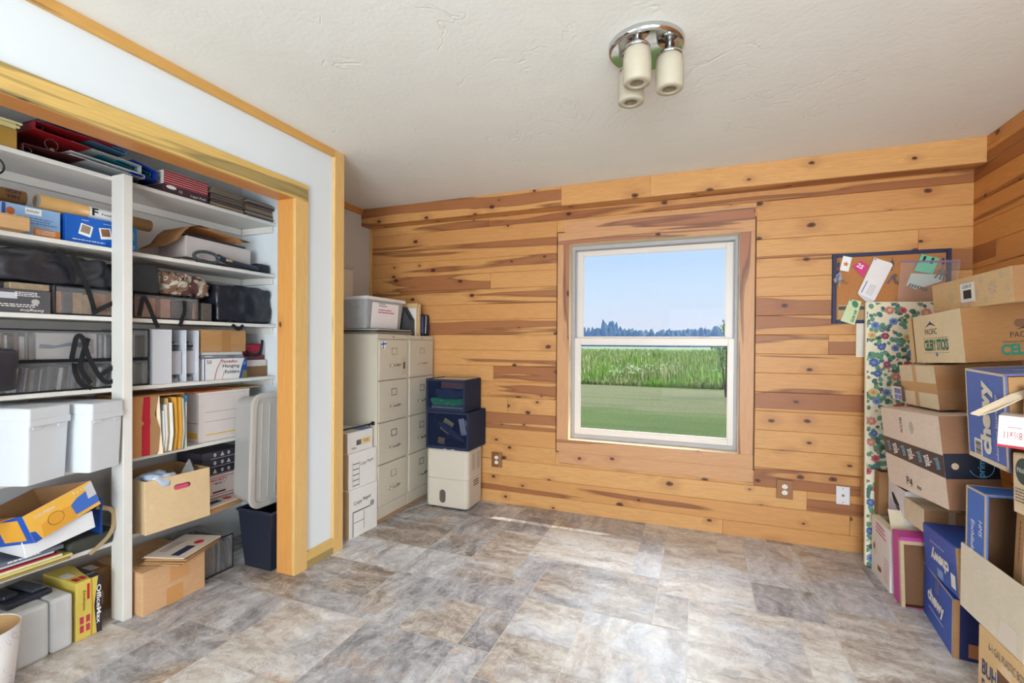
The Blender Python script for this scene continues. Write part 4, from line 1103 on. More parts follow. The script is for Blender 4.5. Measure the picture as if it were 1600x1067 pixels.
text_lines(t, dm, '+x', 0.92, 0.5, 0.07, 0.012, 3, plain((90, 90, 96), 0.5), rot=90, seed=14)
softbag('zip_pouch', 'black zip pouch at the left edge of the fourth shelf', 0.86, 0.985, 1.09, 0.17, 0.05, BAG, -2.383, 33, 0.006, 'pouch', 0.6, 10)
for (lb, y0, y1, z, h, sd, pal) in (('short clear bag of cases right of the post, upper on the fourth shelf', 1.398, 1.478, 1.203, 0.145, 35, P1), ('crumpled clear bag right of the post, lower on the fourth shelf', 1.398, 1.478, 1.0725, 0.128, 37, ((110, 112, 108), (84, 90, 86), (140, 142, 138)))):
    clear_bag(lb, y0, y1, z, h, 0.24, -2.446, sd, 1, pal, lean=0.0, group_lbl='case in the short ' + ('upper' if z > 1.1 else 'lower') + ' clear bag just right of the post')
# white magazine holders with disc cases
WPL = plain((206, 208, 216), 0.4, spec=0.5, var=0.03)
t = thing('file_organizer', 'white three pocket file organizer standing on the fourth shelf', 'organizer', (-2.56, 1.602, 1.0725))
bm = BM()
for y in (-0.117, -0.028, 0.047, 0.114): add_box(bm, -0.12, 0.12, y - 0.0015, y + 0.0015, 0, 0.276, 0.0008)
add_box(bm, -0.12, 0.12, -0.117, 0.114, 0, 0.003); add_box(bm, -0.12, -0.117, -0.117, 0.114, 0.003, 0.276); add_box(bm, 0.117, 0.12, -0.1155, -0.0295, 0.003, 0.276)
obj('pocket_frame', bm, WPL, t)
for i, (y, z) in enumerate(((1.612, 1.0965), (1.685, 1.0965), (1.612, 1.29), (1.685, 1.29))):
    tt = thing('disc_spindle', ('clear disc spindle standing in the %s pocket of the white organizer' if i < 2 else 'dark disc spindle at the top of the %s pocket of the white organizer') % ('middle', 'right')[i % 2], 'disc spindle', (-2.50, y, z - 0.020), (0, 0, 0), 'disc spindles in the organizer')
    bm = BM(); add_lathe(bm, [(0, 0), (0.030, 0), (0.031, 0.004), (0.031, 0.010), (0.012, 0.012), (0.011, 0.030), (0.0, 0.031)], 24); obj('base', bm, BLACKP if i > 1 else plain((150, 150, 156), 0.2, spec=0.8), tt, True)
    if i > 1: tt.location.z = 1.246 + 0.012
    for k in range(3):
        bm = BM(); add_lathe(bm, [(0.0125, 0.0125 + k * 0.003), (0.0295, 0.0125 + k * 0.003), (0.0295, 0.0145 + k * 0.003), (0.0125, 0.0145 + k * 0.003)], 24); obj('disc', bm, plain((170, 172, 186), 0.12, 0.9), tt)
for i, y in enumerate((1.612, 1.685)):
    tag(boxobj('card_box', plain((172, 170, 178), 0.5), -2.66, -2.466, y - 0.030, y + 0.029, 1.115, 1.238, None, 0.001), 'pale upright card box in the %s pocket of the white organizer' % ('middle', 'right')[i], 'box', 'card boxes in the organizer')
t, dm = shelfbox('carton', 'kraft carton crossed with brown tape on the fourth shelf', 'box', 1.727, 2.003, 1.2305, 0.125, 0.24, K_MID, xf=-2.45)
TP2 = plain((170, 122, 74), 0.3, spec=0.6)
tapestrip(t, dm, '+x', 0.44, 0, 0.64, 1, TP2); tapestrip(t, dm, '+x', 0.003, 0.35, 0.997, 0.75, plain((180, 134, 86), 0.3, spec=0.5), lift=0.0003)
tag(boxobj('flat_box', plain((210, 208, 206), 0.5), -2.67, -2.462, 1.735, 1.99, 1.2125, 1.2295, None, 0.001), 'flat white box lying right under the taped kraft carton', 'box')
t, dm = shelfbox('flat_box', 'flat grey labelled box above the hanging folders box', 'box', 1.73, 1.992, 1.1945, 0.017, 0.22, plain((126, 130, 142), 0.5), xf=-2.456, seam=False, bevel=0.0008)
text_lines(t, dm, '+x', 0.2, 0.5, 0.06, 0.008, 1, WHITE, seed=15); text_lines(t, dm, '+x', 0.7, 0.5, 0.05, 0.008, 1, INK, seed=16)
t, dm = shelfbox('folder_box', 'white and blue box of fifty hanging folders', 'box', 1.740, 2.006, 1.0725, 0.120, 0.23, plain((226, 224, 222), 0.45), xf=-2.445, seam=False, bevel=0.0012)
BLU = plain((32, 74, 148), 0.45)
patch(t, dm, '+x', rect(0, 0, 0.02, 1), BLU); patch(t, dm, '+x', [(0.80, 0.0), (1, 0), (1, 1), (0.94, 1), (0.87, 0.6)], BLU)
patch(t, dm, '+x', [(0.86, 0.0), (1.0, 0), (1.0, 0.35), (0.9, 0.42)], plain((112, 112, 70), 0.5), lift=0.0011)
RED = plain((190, 40, 48), 0.5)
patch(t, dm, '+x', [(0.22, 0), (0.235, 0), (0.29, 0.5), (0.40, 0.97), (0.385, 0.97), (0.275, 0.5)], RED); patch(t, dm, '+x', [(0.40, 0), (0.41, 0), (0.455, 0.4), (0.445, 0.4)], RED)
lettering(t, dm, '+x', 0.61, 0.62, 0.105, 0.024, 'Hanging', INK, bold=0.01); lettering(t, dm, '+x', 0.64, 0.36, 0.090, 0.021, 'Folders', INK, bold=0.01)
lettering(t, dm, '+x', 0.58, 0.86, 0.10, 0.017, 'Pendaflex', RED, bold=0.012); lettering(t, dm, '+x', 0.11, 0.84, 0.028, 0.020, '50', INK)
lettering(t, dm, '+x', 0.94, 0.75, 0.02, 0.009, 'Letter', WHITE, rot=60, lift=0.0014)
tag(boxobj('carton', plain((128, 92, 60), 0.6), -2.72, -2.50, 2.012, 2.19, 1.0725, 1.135, None, 0.002), 'brown carton lowest at the right end of the fourth shelf', 'box')
tag(boxobj('ledger_book', plain((196, 190, 182), 0.6), -2.72, -2.50, 2.012, 2.188, 1.1355, 1.175, None, 0.002), 'thick pale ledger on the brown carton at the right end of the fourth shelf', 'book')
tag(boxobj('photo_album', plain((110, 42, 52), 0.5), -2.72, -2.52, 2.013, 2.188, 1.1755, 1.202, None, 0.002), 'dark red album on the pale ledger at the right end of the fourth shelf', 'album')
softbag('handbag', 'crimson and navy handbag topmost at the right end of the fourth shelf', 2.012, 2.19, 1.2025, 0.075, 0.18, plain((170, 36, 60), 0.6), -2.53, 41, 0.006, 'bag', 0.6, 10,
        straps=[[(-2.525, 2.03, 1.27), (-2.50, 2.045, 1.225), (-2.49, 2.09, 1.205), (-2.50, 2.14, 1.225), (-2.525, 2.175, 1.30)]])
spread(_before, -0.0075)

_before = roots()
# ---------------- fifth shelf (z 0.742)
def bin_with_lid(label, dim, loc, yaw, mat, name='storage_bin'):
    w, d, h = dim
    t = thing(name, label, 'storage bin', loc, (0, 0, yaw), 'white lidded bins on the fifth shelf')
    bm = BM(); tp = 0.90
    def taper(bm, x0, y0, z0, x1, y1, z1, th=None):
        pass
    lo = [(-w / 2 * tp, -d / 2 * tp), (w / 2 * tp, -d / 2 * tp), (w / 2 * tp, d / 2 * tp), (-w / 2 * tp, d / 2 * tp)]
    k = 0.955
    hi = [(x / tp * k, y / tp * k) for x, y in lo]
    def rr(pts, r, n=4):
        out = []
        for i, (x, y) in enumerate(pts):
            sx, sy = (1 if x > 0 else -1), (1 if y > 0 else -1)
            a0 = {(-1, -1): PI, (1, -1): 1.5 * PI, (1, 1): 0, (-1, 1): 0.5 * PI}[(sx, sy)]
            for q in range(n + 1):
                a = a0 + q * PI / 2 / n; out.append((x - sx * r + r * math.cos(a), y - sy * r + r * math.sin(a)))
        return out
    def loft(layers, bm):
        rings = [[bm.verts.new((x, y, z)) for x, y in rr(p, r)] for p, z, r in layers]
        n = len(rings[0])
        for A, B in zip(rings, rings[1:]):
            for i in range(n): bm.faces.new((A[i], A[(i + 1) % n], B[(i + 1) % n], B[i]))
        bm.faces.new(rings[0][::-1]); bm.faces.new(rings[-1])
    hl = h * 0.80
    loft([(lo, 0.0, 0.012), (hi, hl, 0.012)], bm); obj('tub', bm, mat, t)
    bm = BM()
    a = [(-w / 2, -d / 2), (w / 2, -d / 2), (w / 2, d / 2), (-w / 2, d / 2)]
    b = [(x * 0.985, y * 0.975) for x, y in a]; c = [(x * 0.95, y * 0.93) for x, y in a]
    loft([(a, hl - 0.012, 0.012), (a, hl + 0.012, 0.012), (b, hl + 0.014, 0.012), (b, hl + 0.030, 0.012), (b, h - 0.004, 0.012), (c, h, 0.012)], bm); obj('lid', bm, mat, t)
    bm = BM()
    for y in (-d * 0.28, d * 0.28): add_box(bm, w / 2 * 0.955, w / 2 * 0.975, y - 0.018, y + 0.018, hl - 0.028, hl - 0.013, 0.002)
    obj('latch', bm, mat, t)
    return t
BINW = plain((216, 220, 226), 0.5, var=0.03, spec=0.35, bump=0.05)
bin_with_lid('larger white lidded bin jutting out at the left of the fifth shelf', (0.35, 0.178, 0.298), (-2.558, 1.022, 0.7235), 0.36, BINW)
bin_with_lid('narrower white lidded bin jutting out against the post of the fifth shelf', (0.345, 0.162, 0.293), (-2.556, 1.229, 0.7235), 0.30, BINW)
tag(boxobj('carton', K_BROWN, -2.74, -2.66, 1.14, 1.335, 0.7425, 1.03, None, 0.003), 'brown carton behind the narrower white bin', 'box')
# open box of envelopes facing the room
t = openbox('carton', 'kraft carton on its side, its red edged front open over stuffed envelopes', (0.30, 0.250, 0.292), (-2.552, 1.500, 0.7425), (0, 0, -0.05), kraft((190, 138, 88)), K_BROWN, open_face='+x')
dm = (0.30, 0.250, 0.292)
bm = BM(); add_prism(bm, [(0, 0.002), (0.075, 0.002), (0.078, 0.286), (0, 0.288)], Matrix(((0, 0, 1, 0.151), (1, 0, 0, -0.125), (0, 1, 0, 0), (0, 0, 0, 1))), 0.003)
fl = obj('flap', bm, kraft((190, 138, 88)), t)
patch(t, dm, '+x', [(0.19, 0.01), (0.33, 0.01), (0.33, 0.5), (0.36, 0.56), (0.33, 0.62), (0.335, 0.98), (0.22, 0.98), (0.19, 0.6), (0.23, 0.55), (0.19, 0.5)], plain((172, 26, 48), 0.5), 'red_band', lift=0.0046)
bm = BM(); add_prism(bm, [(0.0, 0.0), (0.032, 0.012), (0.040, 0.12), (0.020, 0.20), (0.032, 0.287), (0.0, 0.288)], Matrix(((0.35, 0, 1, 0.151), (1, 0, -0.3, -0.042), (0, 1, 0, 0), (0, 0, 0, 1))), 0.003); obj('torn_flap', bm, K_BROWN, t)
bm = BM(); add_prism(bm, [(0.0, 0.0), (0.02, 0.0), (0.012, 0.12), (0.006, 0.286), (-0.006, 0.286)], Matrix(((0.5, 0, 1, 0.158), (1, 0, -0.3, -0.010), (0, 1, 0, 0), (0, 0, 0, 1))), 0.002); obj('torn_edge', bm, plain((226, 206, 176), 0.7), t)
envc = [((232, 230, 226), 0.205, 0.006), ((226, 222, 216), 0.235, 0.010), ((200, 170, 116), 0.265, 0.002), ((238, 236, 232), 0.242, 0.018), ((74, 106, 150), 0.20, 0.000), ((222, 168, 70), 0.268, 0.012), ((228, 180, 84), 0.262, 0.004), ((216, 160, 62), 0.266, 0.020), ((222, 226, 220), 0.262, 0.016), ((190, 206, 212), 0.255, 0.008)]
y = 1.506
for i, (c, hh, dx) in enumerate(envc):
    bm = BM(); add_prism(bm, [(-0.24, 0), (0.0 + dx, 0), (0.014 + dx, hh * 0.35), (0.004 + dx, hh), (-0.24, hh)], Matrix(((1, 0, 0, -2.404), (0, 0, 1, y), (0, 1, 0, 0.7485), (0, 0, 0, 1))), 0.0055)
    o = obj('envelope', bm, plain(c, 0.6)); tag(o, '%s standing on edge in the open red edged carton' % ('white envelope' if i in (0, 1, 3, 8, 9) else 'blue folder' if i == 4 else 'manila envelope'), 'envelope' if i != 4 else 'folder', 'envelopes in the red edged carton'); y += 0.0105
t_ = boxobj('document_sleeve', plain((206, 216, 206), 0.35), -2.66, -2.392, 1.6135, 1.6195, 0.7485, 1.018); tag(t_, 'pale green document sleeve with a bright blue top beside the envelopes', 'folder')
boxobj('blue_header', plain((44, 146, 206), 0.4), -2.50, -2.3915, 1.6130, 1.6200, 0.985, 1.0185, t_)
# bankers box
t, dm = shelfbox('bankers_box', 'white bankers storage box with printed lines on the fifth shelf', 'box', 1.720, 2.03, 0.7425, 0.262, 0.28, plain((220, 208, 204), 0.55), xf=-2.452, seam=False, bevel=0.0015)
bm = BM(); add_box(bm, -0.142, 0.142, -0.157, 0.157, 0.2625, 0.276, 0.002); obj('lid', bm, plain((224, 214, 208), 0.55), t)
GL = plain((90, 84, 90), 0.5)
for v_ in (0.42, 0.62): patch(t, dm, '+x', rect(0.1, v_, 0.98, v_ + 0.006), GL, 'printed_line')
patch(t, dm, '+x', rect(0.12, 0.13, 0.95, 0.155), plain((220, 190, 60), 0.5), 'printed_line')
patch(t, dm, '-y', rect(0.45, 0.08, 0.95, 0.2), plain((226, 180, 70), 0.5)); patch(t, dm, '-y', [(0.4, 0.4), (0.97, 0.4), (0.97, 0.41), (0.4, 0.41)], plain((120, 60, 120), 0.5), 'printed_line')
t2 = boxobj('orange_folder', plain((222, 108, 52), 0.5), -2.70, -2.47, 1.70, 1.93, 1.0195, 1.0235, None); tag(t2, 'orange folder lying flat on the lid of the bankers box', 'folder')
boxobj('flat_carton', K_TAN, -2.70, -2.465, 1.93 + 0.004, 2.12, 1.0195, 1.0255, None); o = bpy.data.objects['flat_carton']; tag(o, 'thin flattened carton lying on the bankers box beside the orange folder', 'cardboard')

spread(_before, -0.019, ('storage_bin',))
_before = roots()
# ---------------- sixth shelf (z 0.385)
CB = (0.30, 0.263, 0.114)
t = openbox('envelope_box', 'blue and yellow envelope carton tipped on its side with open flaps', CB, (-2.518, 1.103, 0.517), (0.252, -0.176, 0.211), plain((36, 84, 178), 0.45), K_BROWN, cat='box', th=0.003)
YEL = plain((240, 184, 74), 0.45); YEL2 = plain((226, 162, 56), 0.45)
patch(t, CB, '+x', rect(0.0, 0.0, 1, 1), YEL, lift=0.0003)
patch(t, CB, '+x', [(0.62, 0.12), (1.0, 0.12), (1.0, 0.42), (0.86, 0.72), (0.72, 0.66), (0.60, 0.52)], plain((64, 112, 200), 0.45), lift=0.0009)
patch(t, CB, '+x', [(0.86, 0.42), (1, 0.42), (1, 0.95), (0.88, 0.9)], plain((206, 206, 214), 0.45), lift=0.0011)
patch(t, CB, '+x', [(0.12, 0.02), (0.62, 0.02), (0.60, 0.52), (0.50, 0.56), (0.16, 0.44)], YEL2, lift=0.0009)
patch(t, CB, '+x', [(0, 0), (0.10, 0.0), (0.06, 0.35), (0.0, 0.4)], plain((36, 84, 178), 0.45), lift=0.0009)
patch(t, CB, '+x', [(a, b) for a, b in oval(0.36, 0.40, 0.115, 0.22)] , INK, 'emblem', lift=0.0012); patch(t, CB, '+x', oval(0.36, 0.40, 0.108, 0.205), YEL2, 'emblem', lift=0.0016)
lettering(t, CB, '+x', 0.26, 0.78, 0.075, 0.012, 'COLUMBIAN', WHITE, lift=0.0014); lettering(t, CB, '+x', 0.78, 0.86, 0.05, 0.012, '9 x 12', WHITE, lift=0.0016)
patch(t, CB, '-y', rect(0.55, 0.12, 0.9, 0.88), YEL2, lift=0.0003); text_lines(t, CB, '-y', 0.3, 0.3, 0.08, 0.02, 2, WHITE, seed=18)
bm = BM(); add_prism(bm, [(-0.12, 0), (0.11, 0), (0.10, 0.13), (-0.10, 0.10)], Matrix(((1, 0, 0, 0), (0, -0.98, 0.2, -0.127), (0, 0.2, 0.98, 0.1125), (0, 0, 0, 1))), 0.002); obj('flap', bm, plain((200, 140, 80), 0.5), t)
tt, dm = shelfbox('envelope_box', 'white carton lying under the tipped yellow envelope carton', 'box', 1.00, 1.235, 0.445, 0.075, 0.25, plain((228, 228, 230), 0.5), xf=-2.40, rot=(0.16, 0, 0.04), seam=False)
tt.location.z = 0.462
tag(boxobj('blue_folder', plain((30, 70, 150), 0.4), -2.60, -2.42, 1.262, 1.272, 0.386, 0.60), 'royal blue folder upright against the post beside the white carton', 'folder')
# floppy black magazine holders
softbag('soft_sleeve', 'olive black fabric sleeve drooping over the sixth shelf by the post', 1.14, 1.345, 0.3855, 0.058, 0.20, plain((62, 64, 56), 0.6), -2.415, 51, 0.006, 'sleeve', 0.5, 10)
bm = BM(); add_ribbon(bm, smooth_path([(-2.43, 1.255, 0.565), (-2.405, 1.30, 0.54), (-2.395, 1.305, 0.49), (-2.392, 1.28, 0.43), (-2.395, 1.21, 0.375)], 6), 0.018, 0.002)
tag(obj('luggage_strap', bm, plain((170, 146, 110), 0.6)), 'tan webbing strap looped down beside the post', 'strap')
SP = (((150, 130, 76), 0.0, 'manila folder'), ((214, 200, 120), 0.004, 'pale yellow envelope'), ((226, 214, 176), 0.008, 'cream paper'), ((160, 24, 48), 0.012, 'crimson folder'), ((210, 214, 214), 0.016, 'pale grey folder'))
z = 0.3855
for i, (c, dy, nm) in enumerate(SP):
    bm = BM(); add_box(bm, -2.68, -2.395 - 0.004 * i, 0.72, 1.155 - 0.012 * i + (0.02 if i == 1 else 0), z, z + (0.010 if i != 3 else 0.007), 0.001)
    tag(obj(nm.split()[-1], bm, plain(c, 0.6)), nm + ' in the paper pile at the left of the sixth shelf', 'paper' if 'paper' in nm else nm.split()[-1], 'papers at the left of the sixth shelf'); z += 0.0105
t, dm = shelfbox('book', 'grey blue paperback on the paper pile below the yellow envelope carton', 'book', 0.90, 1.13, z + 0.0005, 0.016, 0.17, plain((104, 112, 128), 0.5), xf=-2.40, seam=False, bevel=0.001)
text_lines(t, dm, '+x', 0.5, 0.5, 0.12, 0.012, 1, WHITE, seed=19)
# right bay, kraft carton jutting out
CD = (0.32, 0.303, 0.256)
t = openbox('file_carton', 'tan open carton with a pink hand hole jutting from the sixth shelf', CD, (-2.580, 1.617, 0.356), (0.006, -0.009, -0.083), kraft((222, 192, 150)), K_MID)
PINK = plain((206, 78, 110), 0.5)
def slot(u0, u1, v, r, n=8):
    return [(u0 + r[0] * math.cos(a), v + r[1] * math.sin(a)) for a in [PI / 2 + k * PI / n for k in range(n + 1)]] + [(u1 + r[0] * math.cos(a), v + r[1] * math.sin(a)) for a in [-PI / 2 + k * PI / n for k in range(n + 1)]]
patch(t, CD, '+x', slot(0.46, 0.63, 0.76, (0.045, 0.05)), plain((112, 40, 60), 0.7), 'hand_hole'); patch(t, CD, '+x', slot(0.455, 0.61, 0.75, (0.035, 0.042)), PINK, 'pink_folder_behind_hole', lift=0.0009)
# reams, priority mail box
RM = plain((56, 52, 62), 0.4, var=0.1)
for i, z in enumerate((0.5585, 0.6045, 0.6505)):
    t, dm = shelfbox('paper_ream', 'charcoal paper ream wrapped with white symbols, %s of three under the fifth shelf' % ('lowest', 'middle', 'topmost')[i], 'ream', 1.742, 1.99, z - 0.006, 0.045, 0.21, RM, xf=-2.46, seam=False, bevel=0.003, group='charcoal paper reams')
    for k, u in enumerate((0.3, 0.48, 0.64)):
        if (i + k) % 3 == 0: patch(t, dm, '+x', [(u - 0.05, 0.3), (u + 0.05, 0.3), (u, 0.85)], plain((190, 186, 190), 0.5))
        else: patch(t, dm, '+x', oval(u, 0.55, 0.035, 0.24), plain((176, 172, 178), 0.5))
    patch(t, dm, '+x', rect(0.2, 0.08, 0.95, 0.14), plain((170, 166, 170), 0.5), 'printed_line')
t, dm = shelfbox('mail_carton', 'white priority mail carton with red lines under the charcoal reams', 'box', 1.742, 2.0, 0.4255, 0.126, 0.21, plain((222, 206, 200), 0.55), xf=-2.462, seam=False, bevel=0.001)
lettering(t, dm, '+x', 0.38, 0.78, 0.11, 0.013, 'PRIORITY', RED, bold=0.02, shear=0.2); lettering(t, dm, '+x', 0.38, 0.63, 0.075, 0.012, '* MAIL *', NAVY, bold=0.01)
patch(t, dm, '+x', rect(0, 0.88, 1, 0.91), RED, 'printed_line'); patch(t, dm, '+x', rect(0, 0.10, 1, 0.13), RED, 'printed_line'); patch(t, dm, '+x', rect(0.24, 0.2, 0.55, 0.27), NAVY)
tag(boxobj('case', plain((26, 26, 34), 0.5), -2.68, -2.46, 1.742, 2.0, 0.3855, 0.4250, None, 0.003), 'flat black case under the priority mail carton', 'case')
spread(_before, -0.0315, ('envelope_box', 'file_carton'))
softbag('plastic_bag', 'bluish clear plastic bag bulging from the tan open carton', 1.475, 1.60, 0.563, 0.065, 0.14, plain((176, 192, 214), 0.25, spec=0.8), -2.435, 61, 0.016, 'bag', 0.8, 10, freq=18)
bm = BM(); add_tube(bm, [(0, 0, 0), (0, 0.0, 0.085)], [0.055, 0.004], 4); o = obj('plastic_pyramid', bm, plain((92, 90, 92), 0.25, spec=0.8)); o.location = (-2.50, 1.705, 0.575); tag(o, 'grey plastic pyramid poking up at the right of the tan carton', 'pyramid')
tag(boxobj('file_folders', plain((70, 82, 74), 0.6, var=0.4, scale=30), -2.685, -2.485, 1.525, 1.712, 0.3620, 0.561, None, 0.004), 'dark bundle of files filling the tan open carton', 'files')
for k in range(3):
    bm = BM(); add_box(bm, -0.006, 0.006, -0.05, 0.05, 0, 0.007, 0.002); o = obj('metal_clip', bm, plain((180, 168, 140), 0.4, 0.6)); o.location = (-2.56 - 0.02 * k, 1.62, 0.5625); tag(o, 'brassy metal clip in a row of three in the tan open carton', 'clip', 'metal clips in the tan open carton')
# mailers: two fanned piles hanging over the edge of the shelf
rnd = random.Random(77)
MAILC = plain((206, 194, 180), 0.55)
for (cy, cx, z0, n, yaw, nm) in ((1.93, -2.33, 0.3855, 6, 0.12, 'back'), (1.66, -2.30, 0.206, 6, 0.35, 'front')):
    for i in range(n):
        w_, d_ = (0.20, 0.27)
        if nm == 'back': x, y, z = -2.415 + rnd.uniform(-.006, .006), 1.86 + rnd.uniform(-.01, .01), 0.3545 + i * 0.0062
        else: x, y, z = -2.43 + rnd.uniform(-.01, .01), 1.63 + rnd.uniform(-.012, .012), 0.2065 + i * 0.0062
        if nm == 'back': x = -2.53 + rnd.uniform(-.006, .006)
        t, dm = shelfbox('cardboard_mailer', ('navy and red printed mailer on top of the pile ' if i == n - 1 else 'flat cardboard mailer under the printed one in the pile ') + ('on the sixth shelf' if nm == 'back' else 'on the low taped carton'), 'mailer', y - d_ / 2, y + d_ / 2, z, 0.0055, w_, K_MID if i < n - 1 else MAILC, xf=x + w_ / 2, rot=(0, 0, yaw + rnd.uniform(-0.04, 0.04)), seam=False, bevel=0.0008, group='cardboard mailers ' + ('on the sixth shelf' if nm == 'back' else 'on the low taped carton'))
        if i == n - 1:
            patch(t, dm, 't+', rect(0.08, 0.20, 0.50, 0.42), NAVY); patch(t, dm, 't+', oval(0.68, 0.3, 0.09, 0.11), RED); text_lines(t, dm, 't+', 0.5, 0.75, 0.16, 0.04, 3, plain((120, 116, 130), 0.5), seed=20)

# ---------------- closet floor
t = thing('storage_box', 'white moulded foam box with black tray lid on the closet floor', 'box', (-2.59, 1.078, 0))
bm = BM(); add_box(bm, -0.155, 0.155, -0.093, 0.020, 0, 0.225, 0.016, 3); obj('body', bm, plain((206, 206, 206), 0.6, bump=0.1), t, False)
bm = BM(); add_box(bm, -0.155, 0.155, 0.0225, 0.098, 0, 0.225, 0.016, 3); obj('lid', bm, plain((206, 206, 206), 0.6, bump=0.1), t)
t2 = thing('desk_telephone', 'black desk phone lying on the white foam box', 'telephone', (-2.60, 1.07, 0.2265), (0, 0, 0.1))
bm = BM(); add_box(bm, -0.10, 0.10, -0.09, 0.06, 0, 0.022, 0.006, 2); obj('base', bm, plain((44, 48, 58), 0.4), t2)
bm = BM(); add_box(bm, -0.08, 0.06, -0.08, -0.03, 0.0225, 0.046, 0.010, 3); obj('handset', bm, plain((36, 40, 50), 0.35), t2)
bm = BM(); add_box(bm, -0.07, 0.08, 0.0, 0.05, 0.0225, 0.034, 0.004, 2); obj('keypad', bm, plain((66, 70, 80), 0.4), t2)
OM = (0.24, 0.094, 0.25)
t = carton('envelope_carton', 'yellow box of envelopes standing between the foam box and the post', OM, (-2.568, 1.234, 0), (0, 0, 0.02), plain((218, 194, 92), 0.45), seam=False)
BKP = plain((50, 44, 56), 0.45)
patch(t, OM, '+x', [(0.62, 0), (0.66, 0.5), (0.62, 1.0), (0.55, 1), (0.60, 0.5), (0.55, 0)], plain((196, 150, 50), 0.45)); patch(t, OM, '+x', [(0.80, 0), (1, 0), (1, 1), (0.86, 1), (0.70, 0.5)], BKP)
lettering(t, OM, '+x', 0.88, 0.50, 0.17, 0.017, 'OfficeMax', WHITE, rot=-90, bold=0.02, lift=0.0014); lettering(t, OM, '+x', 0.30, 0.66, 0.085, 0.013, 'Envelopes', INK, rot=-90, bold=0.0)
patch(t, OM, '+x', rect(0.42, 0.66, 0.52, 0.93), RED)
for u in (0.14, 0.38):
    for v in (0.12, 0.27): patch(t, OM, '+x', rect(u, v, u + 0.15, v + 0.12), plain((196, 60, 90), 0.5), 'red_square')
patch(t, OM, 't+', [(0.55, 0.0), (1, 0), (1, 0.8), (0.8, 0.5)], BKP); patch(t, OM, 't+', rect(0.08, 0.35, 0.45, 0.6), OFFW); patch(t, OM, 't+', rect(0.1, 0.08, 0.3, 0.25), RED)
patch(t, OM, 't+', rect(0.36, 0.08, 0.56, 0.25), RED); lettering(t, OM, 't+', 0.82, 0.2, 0.03, 0.012, 'OfficeMax', WHITE, rot=0, lift=0.0014)
t = softbag('plastic_bag', 'crinkled clear bag of pinkish odds and ends beside the post', 1.285, 1.350, 0.0, 0.15, 0.14, plain((196, 164, 156), 0.25, spec=0.9, var=0.4, scale=30), -2.545, 71, 0.012, 'bag', 0.8, 12, freq=20)
bm = BM(); add_lathe(bm, [(0, 0), (0.085, 0), (0.088, 0.004), (0.110, 0.262), (0.108, 0.262), (0.086, 0.006), (0, 0.006)], 40)
t = thing('waste_basket', 'white doodled waste basket with kraft inside at the lower left corner', 'waste basket', (-2.345, 0.855, 0))
g = G('doodled_paper')
s = g.sep(g.pos())
ln = g.math('ABSOLUTE', g.math('SUBTRACT', g.noise(g.pos(), 9, 2, 0.5, 1.5), 0.5))
DOOD = g.done(g.mix(g.math('MULTIPLY', g.math('SUBTRACT', 1.0, g.step(ln, 0.004, 0.014)), 0.5), srgb(228, 224, 222), srgb(180, 150, 190)), 0.6)
obj('pail', bm, DOOD, t, True)
bm = BM(); add_lathe(bm, [(0.0846, 0.009), (0.1065, 0.259)], 40); add_lathe(bm, [(0, 0.0075), (0.084, 0.0075)], 40); obj('lining', bm, K_TAN, t, True)
FB = (0.362, 0.300, 0.203)
t = carton('carton', 'kraft carton with torn tape patches on the floor right of the post', FB, (-2.568, 1.562, 0), (0, 0, 0.0), kraft((212, 168, 126)))
tapestrip(t, FB, '+x', 0.42, 0.52, 0.72, 1.0, plain((204, 150, 96), 0.3, spec=0.5)); tapestrip(t, FB, '+x', 0.36, 0.0, 0.62, 0.40, plain((202, 146, 88), 0.3, spec=0.5))
t, dm = shelfbox('carton', 'labelled kraft carton behind the post on the closet floor', 'box', 1.27, 1.408, 0.0, 0.20, 0.12, K_BROWN, xf=-2.625)
patch(t, dm, 't+', rect(0.2, 0.2, 0.8, 0.8), OFFW, 'shipping_label')
# vinyl bag of flat cases, black trash bin with clear tote on top
t = clear_bag('smoky clear vinyl bag of flat items on the floor beside the black bin', 1.735, 1.925, 0.001, 0.195, 0.30, -2.45, 81, 1, ((120, 104, 94), (90, 80, 76), (150, 136, 124), (70, 64, 64)), lean=0.0, group_lbl='flat item in the smoky vinyl bag on the closet floor')
t = thing('waste_bin', 'tall dark navy bin on the closet floor behind the door jamb', 'bin', (-2.31, 2.065, 0))
def taper_box(bm, w0, d0, w1, d1, h, th=0.003):
    a = [(-w0 / 2, -d0 / 2), (w0 / 2, -d0 / 2), (w0 / 2, d0 / 2), (-w0 / 2, d0 / 2)]; b = [(-w1 / 2, -d1 / 2), (w1 / 2, -d1 / 2), (w1 / 2, d1 / 2), (-w1 / 2, d1 / 2)]
    A = [bm.verts.new((x, y, 0)) for x, y in a]; B = [bm.verts.new((x, y, h)) for x, y in b]
    bm.faces.new(A[::-1])
    for i in range(4): bm.faces.new((A[i], A[(i + 1) % 4], B[(i + 1) % 4], B[i]))
    Bi = [bm.verts.new((x * 0.96, y * 0.96, h)) for x, y in b]; Ai = [bm.verts.new((x * 0.96, y * 0.96, 0.004)) for x, y in a]
    for i in range(4):
        bm.faces.new((B[i], B[(i + 1) % 4], Bi[(i + 1) % 4], Bi[i])); bm.faces.new((Bi[i], Bi[(i + 1) % 4], Ai[(i + 1) % 4], Ai[i]))
    bm.faces.new(Ai)
bm = BM(); taper_box(bm, 0.20, 0.20, 0.25, 0.25, 0.335)
obj('tub', bm, plain((38, 42, 56), 0.35), t)
bm = BM()
for (x0, x1, y0, y1) in ((-0.132, 0.132, -0.132, -0.122), (-0.132, 0.132, 0.122, 0.132), (-0.132, -0.122, -0.122, 0.122), (0.122, 0.132, -0.122, 0.122)): add_box(bm, x0, x1, y0, y1, 0.322, 0.337, 0.002)
